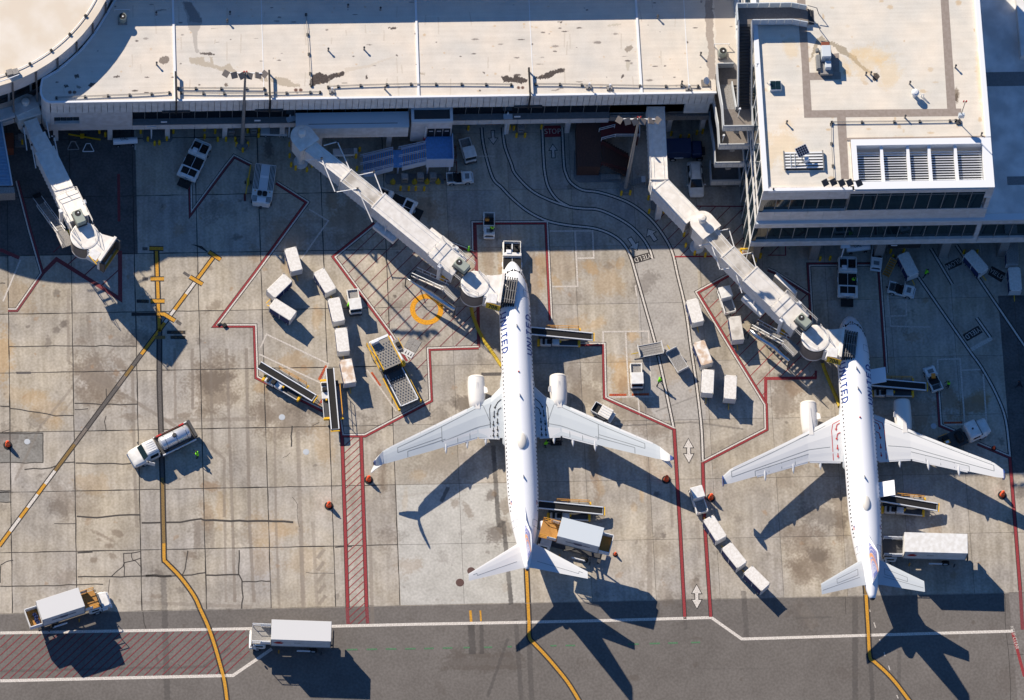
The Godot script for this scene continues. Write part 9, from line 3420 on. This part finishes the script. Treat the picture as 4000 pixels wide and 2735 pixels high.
	for q in [V(-13.64,0,-22.28),V(-10.98,0,-22.24),V(-9.46,0,-22.25),V(-8.12,0,-22.23)]:
		t = thing("hose_reel", "yellow cable reel, %s from the left below the blue stair" % ORD[k],"cable reel", q,0.0,"yellow cable reels")
		s = S()
		for i in 3:
			lathe(s,V(0,0.13+i*0.11,0),[[0.32,0.0],[0.34,0.05],[0.32,0.1],[0.15,0.1]],16)
		part(t,"coil", s,M.hose)
		s = S()
		cyl(s,V(0,0.1,0),V(0,1.4,0),0.04,0.04,6)
		part(t,"stand", s,M.bollard)
		k += 1
	# tow bars,stands and trailers in the shade by the concourse
	t = thing("tow_bar", "long yellow tow bar lying below the concourse window", "tow bar", V(-51.08,0,-29.06))
	O = -V(-51.08,0,-29.06)
	s = S()
	bar(s,V(-53.06,0.4,-29.29)+O,V(-49.16,0.4,-28.5)+O,0.14,0.16)
	part(t,"bar", s,M.yellow)
	pbox(t,"axle", V(-0.3,0.3,0),V(0.5,0.3,0.5),"yellow")
	wheels(t,[[-0.5,0.0],[0.1,0.0]],0.22,0.12)
	t = thing("tow_bar", "yellow and red tow bar standing left of the slotted tractor", "tow bar", V(-31.31,0,-22.71))
	O = -V(-31.31,0,-22.71)
	s = S()
	bar(s,V(-30.92,0.4,-24.78)+O,V(-31.8,0.4,-20.14)+O,0.13,0.15)
	part(t,"bar", s,M.yellow)
	pbox(t,"frame", V(0,0.35,0.1),V(0.3,0.2,0.9),"hose")
	pbox(t,"red_end", V(-31.76,0.4,-20.52)+O,V(0.26,0.2,0.9),"dark_red")
	wheels(t,[[-0.35,0.1],[0.35,0.1]],0.2,0.12)
	k = 0
	for q in [[V(-46.15,0.8,-28.09),1.52,"white cylinder trailer lettered UAL below the concourse"],[V(42.88,0.8,-12.31),1.68,"white cylinder trailer lettered UAL under the terminal block"]]:
		t = thing("tank_trailer", q[2],"trailer", V(q[0].x,0,q[0].z),q[1]+(0.1 if k == 0 else 0.0),"white cylinder trailers")
		s = S()
		lathe_z(s,V(0,0.85,-1.5),[[0.05,0.0],[0.4,0.02],[0.42,0.1],[0.42,2.9],[0.4,2.98],[0.05,3.0]])
		var tk := part(t,"tank", s,M.coping)
		pbox(t,"yellow_frame", V(0.2,0.35,0),V(0.7,0.14,2.6),"yellow")
		wheels(t,[[-0.4,0.9],[0.4,0.9],[-0.4,-0.9],[0.4,-0.9]],0.2,0.12)
		flat_label(tk,"UAL", V(0.1,1.275,-0.1),q[1]*0.0 - PI*0.5,0.4)
		k += 1
	for q in [["white equipment trailer behind the middle bridge column", V(-27.96,0.8,-29.07),1.52,3.3],["white dolly left of the blue stairs", V(-19.35,0.6,-26.2),1.6,3.0]]:
		t = thing("equipment_trailer", q[0],"trailer", V(q[1].x,0,q[1].z),q[2])
		pbox(t,"body", V(0,0.65,0),V(0.9,0.5,q[3]),"cart_side", 0.05)
		pbox(t,"lid", V(0,0.93,0.3),V(0.86,0.06,q[3]*0.5),"mid_grey")
		wheels(t,[[-0.4,1.0],[0.4,1.0],[-0.4,-1.0],[0.4,-1.0]],0.24,0.14)
	k = 0
	for q in [V(-52.5,0,-27.8),V(-50.67,0,-27.5)]:
		t = thing("chock_stand", ["grey trestle stand lying left of the white cylinder trailer", "white triangular trestle frame below the tow bar"][k],"trestle", q)
		s = S()
		tube(s,[V(-0.7,0.08,0.4),V(-0.25,0.6,-0.4),V(0.25,0.6,-0.4),V(0.7,0.08,0.4),V(-0.7,0.08,0.4)],0.07 if k == 0 else 0.05,6)
		part(t,"frame", s,M.mid_grey if k == 0 else M.coping)
		pbox(t,"foot_bar", V(0,0.05,0.4),V(1.4,0.1,0.1),"mid_grey" if k == 0 else "coping")
		k += 1
	t = thing("mobile_stairs", "small wooden-tread steps in shade between tug and cart", "steps", V(46.62,0,-9.71),2.62)
	for i in 7:
		pbox(t,"tread", V(0,0.15+i*0.2,-0.9+i*0.28),V(0.8,0.05,0.2),"wood")
	for e in [-1,1]:
		s = S()
		bar(s,V(e*0.42,0.05,-1.0),V(e*0.42,1.45,0.95),0.05,0.16)
		part(t,"stringer", s,M.gold_rail)
	wheels(t,[[-0.4,0.9],[0.4,0.9]],0.15,0.1)
	pbox(t,"rear_leg", V(0,0.7,1.0),V(0.8,1.4,0.06),"mid_grey")
	# yellow air hoses from the bridges to the airliners
	for q in [["yellow ribbed air hose from the middle bridge to the left airliner", [V(-4.81,0.9,-5.48),V(-4.61,0.3,-4.55),V(-4.07,0.25,-2.78),V(-3.25,0.25,-1),V(-2.36,0.25,0.47),V(-1.98,0.3,1.16),V(-1.38,0.7,2.43)]],["yellow ribbed air hose from the right bridge to the shaded airliner", [V(37.49,0.9,2.6),V(37.84,0.3,3.54),V(38.3,0.25,5),V(38.76,0.25,6.34),V(39.16,0.3,7.54),V(39.26,0.7,8.43)]]]:
		var hp: Array = q[1]
		t = thing("air_hose", q[0],"hose", V(hp[0].x,0,hp[0].z),0.0,"yellow air hoses")
		O = -t.position
		s = S()
		var pp := []
		for i in hp.size() - 1:
			for j in 8:
				pp.append((hp[i] as Vector3).lerp(hp[i+1],j/8.0)+O)
		pp.append(hp[-1]+O)
		for i in pp.size() - 1:
			cyl(s,pp[i],pp[i+1],0.2 if i % 2 else 0.23,0.23 if i % 2 else 0.2,10)
		part(t,"hose", s,M.hose)
		s = S()
		cyl(s,pp[0],pp[0]+V(0,1.8,0),0.24,0.24,10)
		part(t,"coupling", s,M.dark_grey)
	# odds and ends
	t = thing("wheel_chock", "black chock block on the corner of the red boundary line", "chock", V(-34.79,0,-3.84),0.6)
	pbox(t,"block", V(0.1,0.15,0.1),V(0.5,0.3,0.5),"black", 0.05)
	pbox(t,"strap", V(-0.3,0.08,-0.4),V(0.55,0.14,0.28),"black", 0.04)
	t = thing("green_post", "bright green marker post by the middle bridge cab", "post", V(-4.72,0,-13.25))
	s = S()
	lathe(s,Vector3.ZERO,[[0.2,0.0],[0.2,0.05],[0.08,0.08],[0.08,1.0],[0.03,1.04]],10)
	part(t,"tube", s,M.vest)
	t = thing("folding_trolley", "dark folding frame beside the worker behind the left wing", "trolley", V(4.78,0,12.06))
	s = S()
	for q in [[V(-0.8,0.3,0),V(0.7,1.0,-0.3)],[V(-0.8,0.3,0.4),V(0.8,0.9,0.2)],[V(0.3,0.2,0.5),V(0.8,1.2,-0.4)]]:
		bar(s,q[0],q[1],0.08,0.08)
	part(t,"frame", s,M.dark_grey)
	pbox(t,"tray", V(0,0.25,0.2),V(1.3,0.1,0.6),"black")
	wheels(t,[[-0.5,0.3],[0.5,0.3]],0.18,0.1)
	t = thing("floor_plate", "grey plate with white arrows lying on the red hatching", "plate", V(-12.31,0,-0.44),2.61)
	for i in 2:
		for j in 2:
			pbox(t,"tile", V(-0.4+i*0.8,0.02,0.2+j*0.8),V(0.78,0.04,0.78),"mid_grey")
	pbox(t,"arrow_board", V(0,0.03,-0.7),V(1.5,0.05,0.8),"cart_side")
	for i in 4:
		s = S()
		tri(s,V(-0.6+i*0.36,0.06,-0.9),V(-0.5+i*0.36,0.06,-0.4),V(-0.4+i*0.36,0.06,-0.9))
		part(t,"arrow", s,M.dark_grey)
	t = thing("overhead_door", "wide dark roller door with pale notice under the terminal block", "door", V(46.5,0,-10.5))
	pbox(t,"leaf", V(1.5,5.2,-0.35),V(4.0,2.2,0.1),"black")
	pbox(t,"lintel", V(1.5,6.15,-0.25),V(4.1,0.16,0.3),"mid_grey")
	pbox(t,"notice", V(0.2,5.0,-0.28),V(0.75,0.24,0.04),"coping")
	t = thing("orange_container", "dull orange container beside the blue ribbed roof", "container", V(-60.23,0,-27.51))
	pbox(t,"body", V(0,1.0,-0.3),V(1.0,2.0,2.0),"rust", 0.04)
	pbox(t,"lid", V(0,2.03,-0.3),V(1.06,0.08,2.06),"rust")
	t = thing("kiosk", "grey pedestal with yellow post below the left bridge", "cabinet", V(-58.99,0,-28.6))
	pbox(t,"slab", V(0,0.07,0),V(1.2,0.16,1.6),"kerb")
	pbox(t,"cabinet", V(0.1,0.6,-0.3),V(0.6,0.9,0.6),"mid_grey", 0.04)
	s = S()
	cyl(s,V(0.3,0.1,0.4),V(0.3,1.2,0.4),0.13,0.13,10)
	part(t,"post", s,M.bollard)
	# barrier frames by the blue platform
	t = thing("barrier_frame", "orange tubular barrier right of the blue platform", "barrier", V(-5.88,0,-24.71))
	for i in 2:
		rail_path(t,"rail", [V(-0.6,0,-2.0+i*2.0),V(0.1,0,-2.0+i*2.0),V(0.1,0,-0.6+i*2.0),V(-0.6,0,-0.6+i*2.0)],0.9,M.rust,0.04)
	t = thing("low_fence", "pale low platform rails beside the right light mast", "fence", V(13.28,0,-22.44))
	for i in 5:
		pbox(t,"plank", V(-1.2+i*0.5,0.5,0),V(0.45,0.08,0.7),"mid_grey")
	for x in [-1.3,0.9]:
		pbox(t,"leg", V(x,0.25,0),V(0.1,0.5,0.6),"mid_grey")
	t = thing("step_stand", "grey steps beside the foot of the right light mast", "steps", V(16.26,0,-21.78))
	for i in 5:
		pbox(t,"tread", V(-0.5+i*0.26,0.15+i*0.2,0),V(0.24,0.05,0.8),"mid_grey")
	pbox(t,"platform", V(0.75,1.15,0),V(0.5,0.05,0.8),"cart_side")
	for x in [-0.6,0.95]:
		pbox(t,"leg", V(x,0.08 if x < 0.0 else 0.57,0),V(0.06,0.16 if x < 0.0 else 1.14,0.7),"mid_grey")

func flat_label(parent: Node,words: String,at: Vector3,yaw: float,h: float) -> void:
	var tm := TextMesh.new()
	var f := SystemFont.new()
	f.font_names = PackedStringArray(["Droid Sans"])
	tm.font = f
	tm.text = words
	tm.font_size = 64
	tm.pixel_size = h/46.0
	tm.depth = 0.01
	var o := MeshInstance3D.new()
	o.mesh = tm
	o.material_override = M.dark_grey
	o.name = "lettering"
	parent.add_child(o,true)
	o.transform = Transform3D(Basis(Vector3.UP,yaw)*Basis(Vector3.RIGHT,-PI/2),at)

func conduit(label: String,y: float,pts: Array) -> void:
	var t := thing("roof_conduit", label,"conduit", V(pts[0].x,y,pts[0].z),0.0,"roof conduits")
	var O := -t.position
	var s := S()
	for e in [-0.06,0.06]:
		var pp := []
		for q in pts:
			pp.append(q+O+V(0,0.24,e))
		tube(s,pp,0.035,5)
	part(t,"pipe", s,M.mid_grey)
	for q in pts:
		pbox(t,"support_block", q+O+V(0,0.1,0),V(0.26,0.2,0.34),"black")

func ac_unit(label: String,at: Vector3,k: float,fan: bool) -> void:
	var t := thing("condenser", label,"air conditioner", at,0.0,"roof condensers")
	pbox(t,"base", V(0,0.15,0),V(1.1,0.3,1.1),"mid_grey")
	var s := S()
	lathe(s,V(0,0.3,0),[[0.5,0.0],[0.5,1.0],[0.46,1.05]],18)
	part(t,"drum", s,M.grey_unit)
	s = S()
	lathe(s,V(0,1.34,0),[[0.4,0.0],[0.4,0.04]],18)
	part(t,"fan_grille", s,M.black)
	s = S()
	cyl(s,V(0.05,1.38,0.05),V(0.05,1.42,0.05),0.1,0.1,10)
	part(t,"fan_hub", s,M.coping)
	s = S()
	tube(s,[V(-0.9,0.05,-1.2),V(-0.9,0.7,-1.2),V(0.9,0.7,-1.2),V(0.9,0.05,-1.2)],0.05,6)
	part(t,"service_rail", s,M.coping)

func _ready() -> void:
	setup_view()
	make_materials()
	build_ground()
	build_concourse()
	build_roundhouse()
	build_tower()
	build_stairs()
	build_airliners()
	build_bridges()
	build_walkways()
	print("structures ", Time.get_ticks_msec())
	build_vehicles()
	print("vehicles ", Time.get_ticks_msec())
	build_small()
	print("small ", Time.get_ticks_msec())
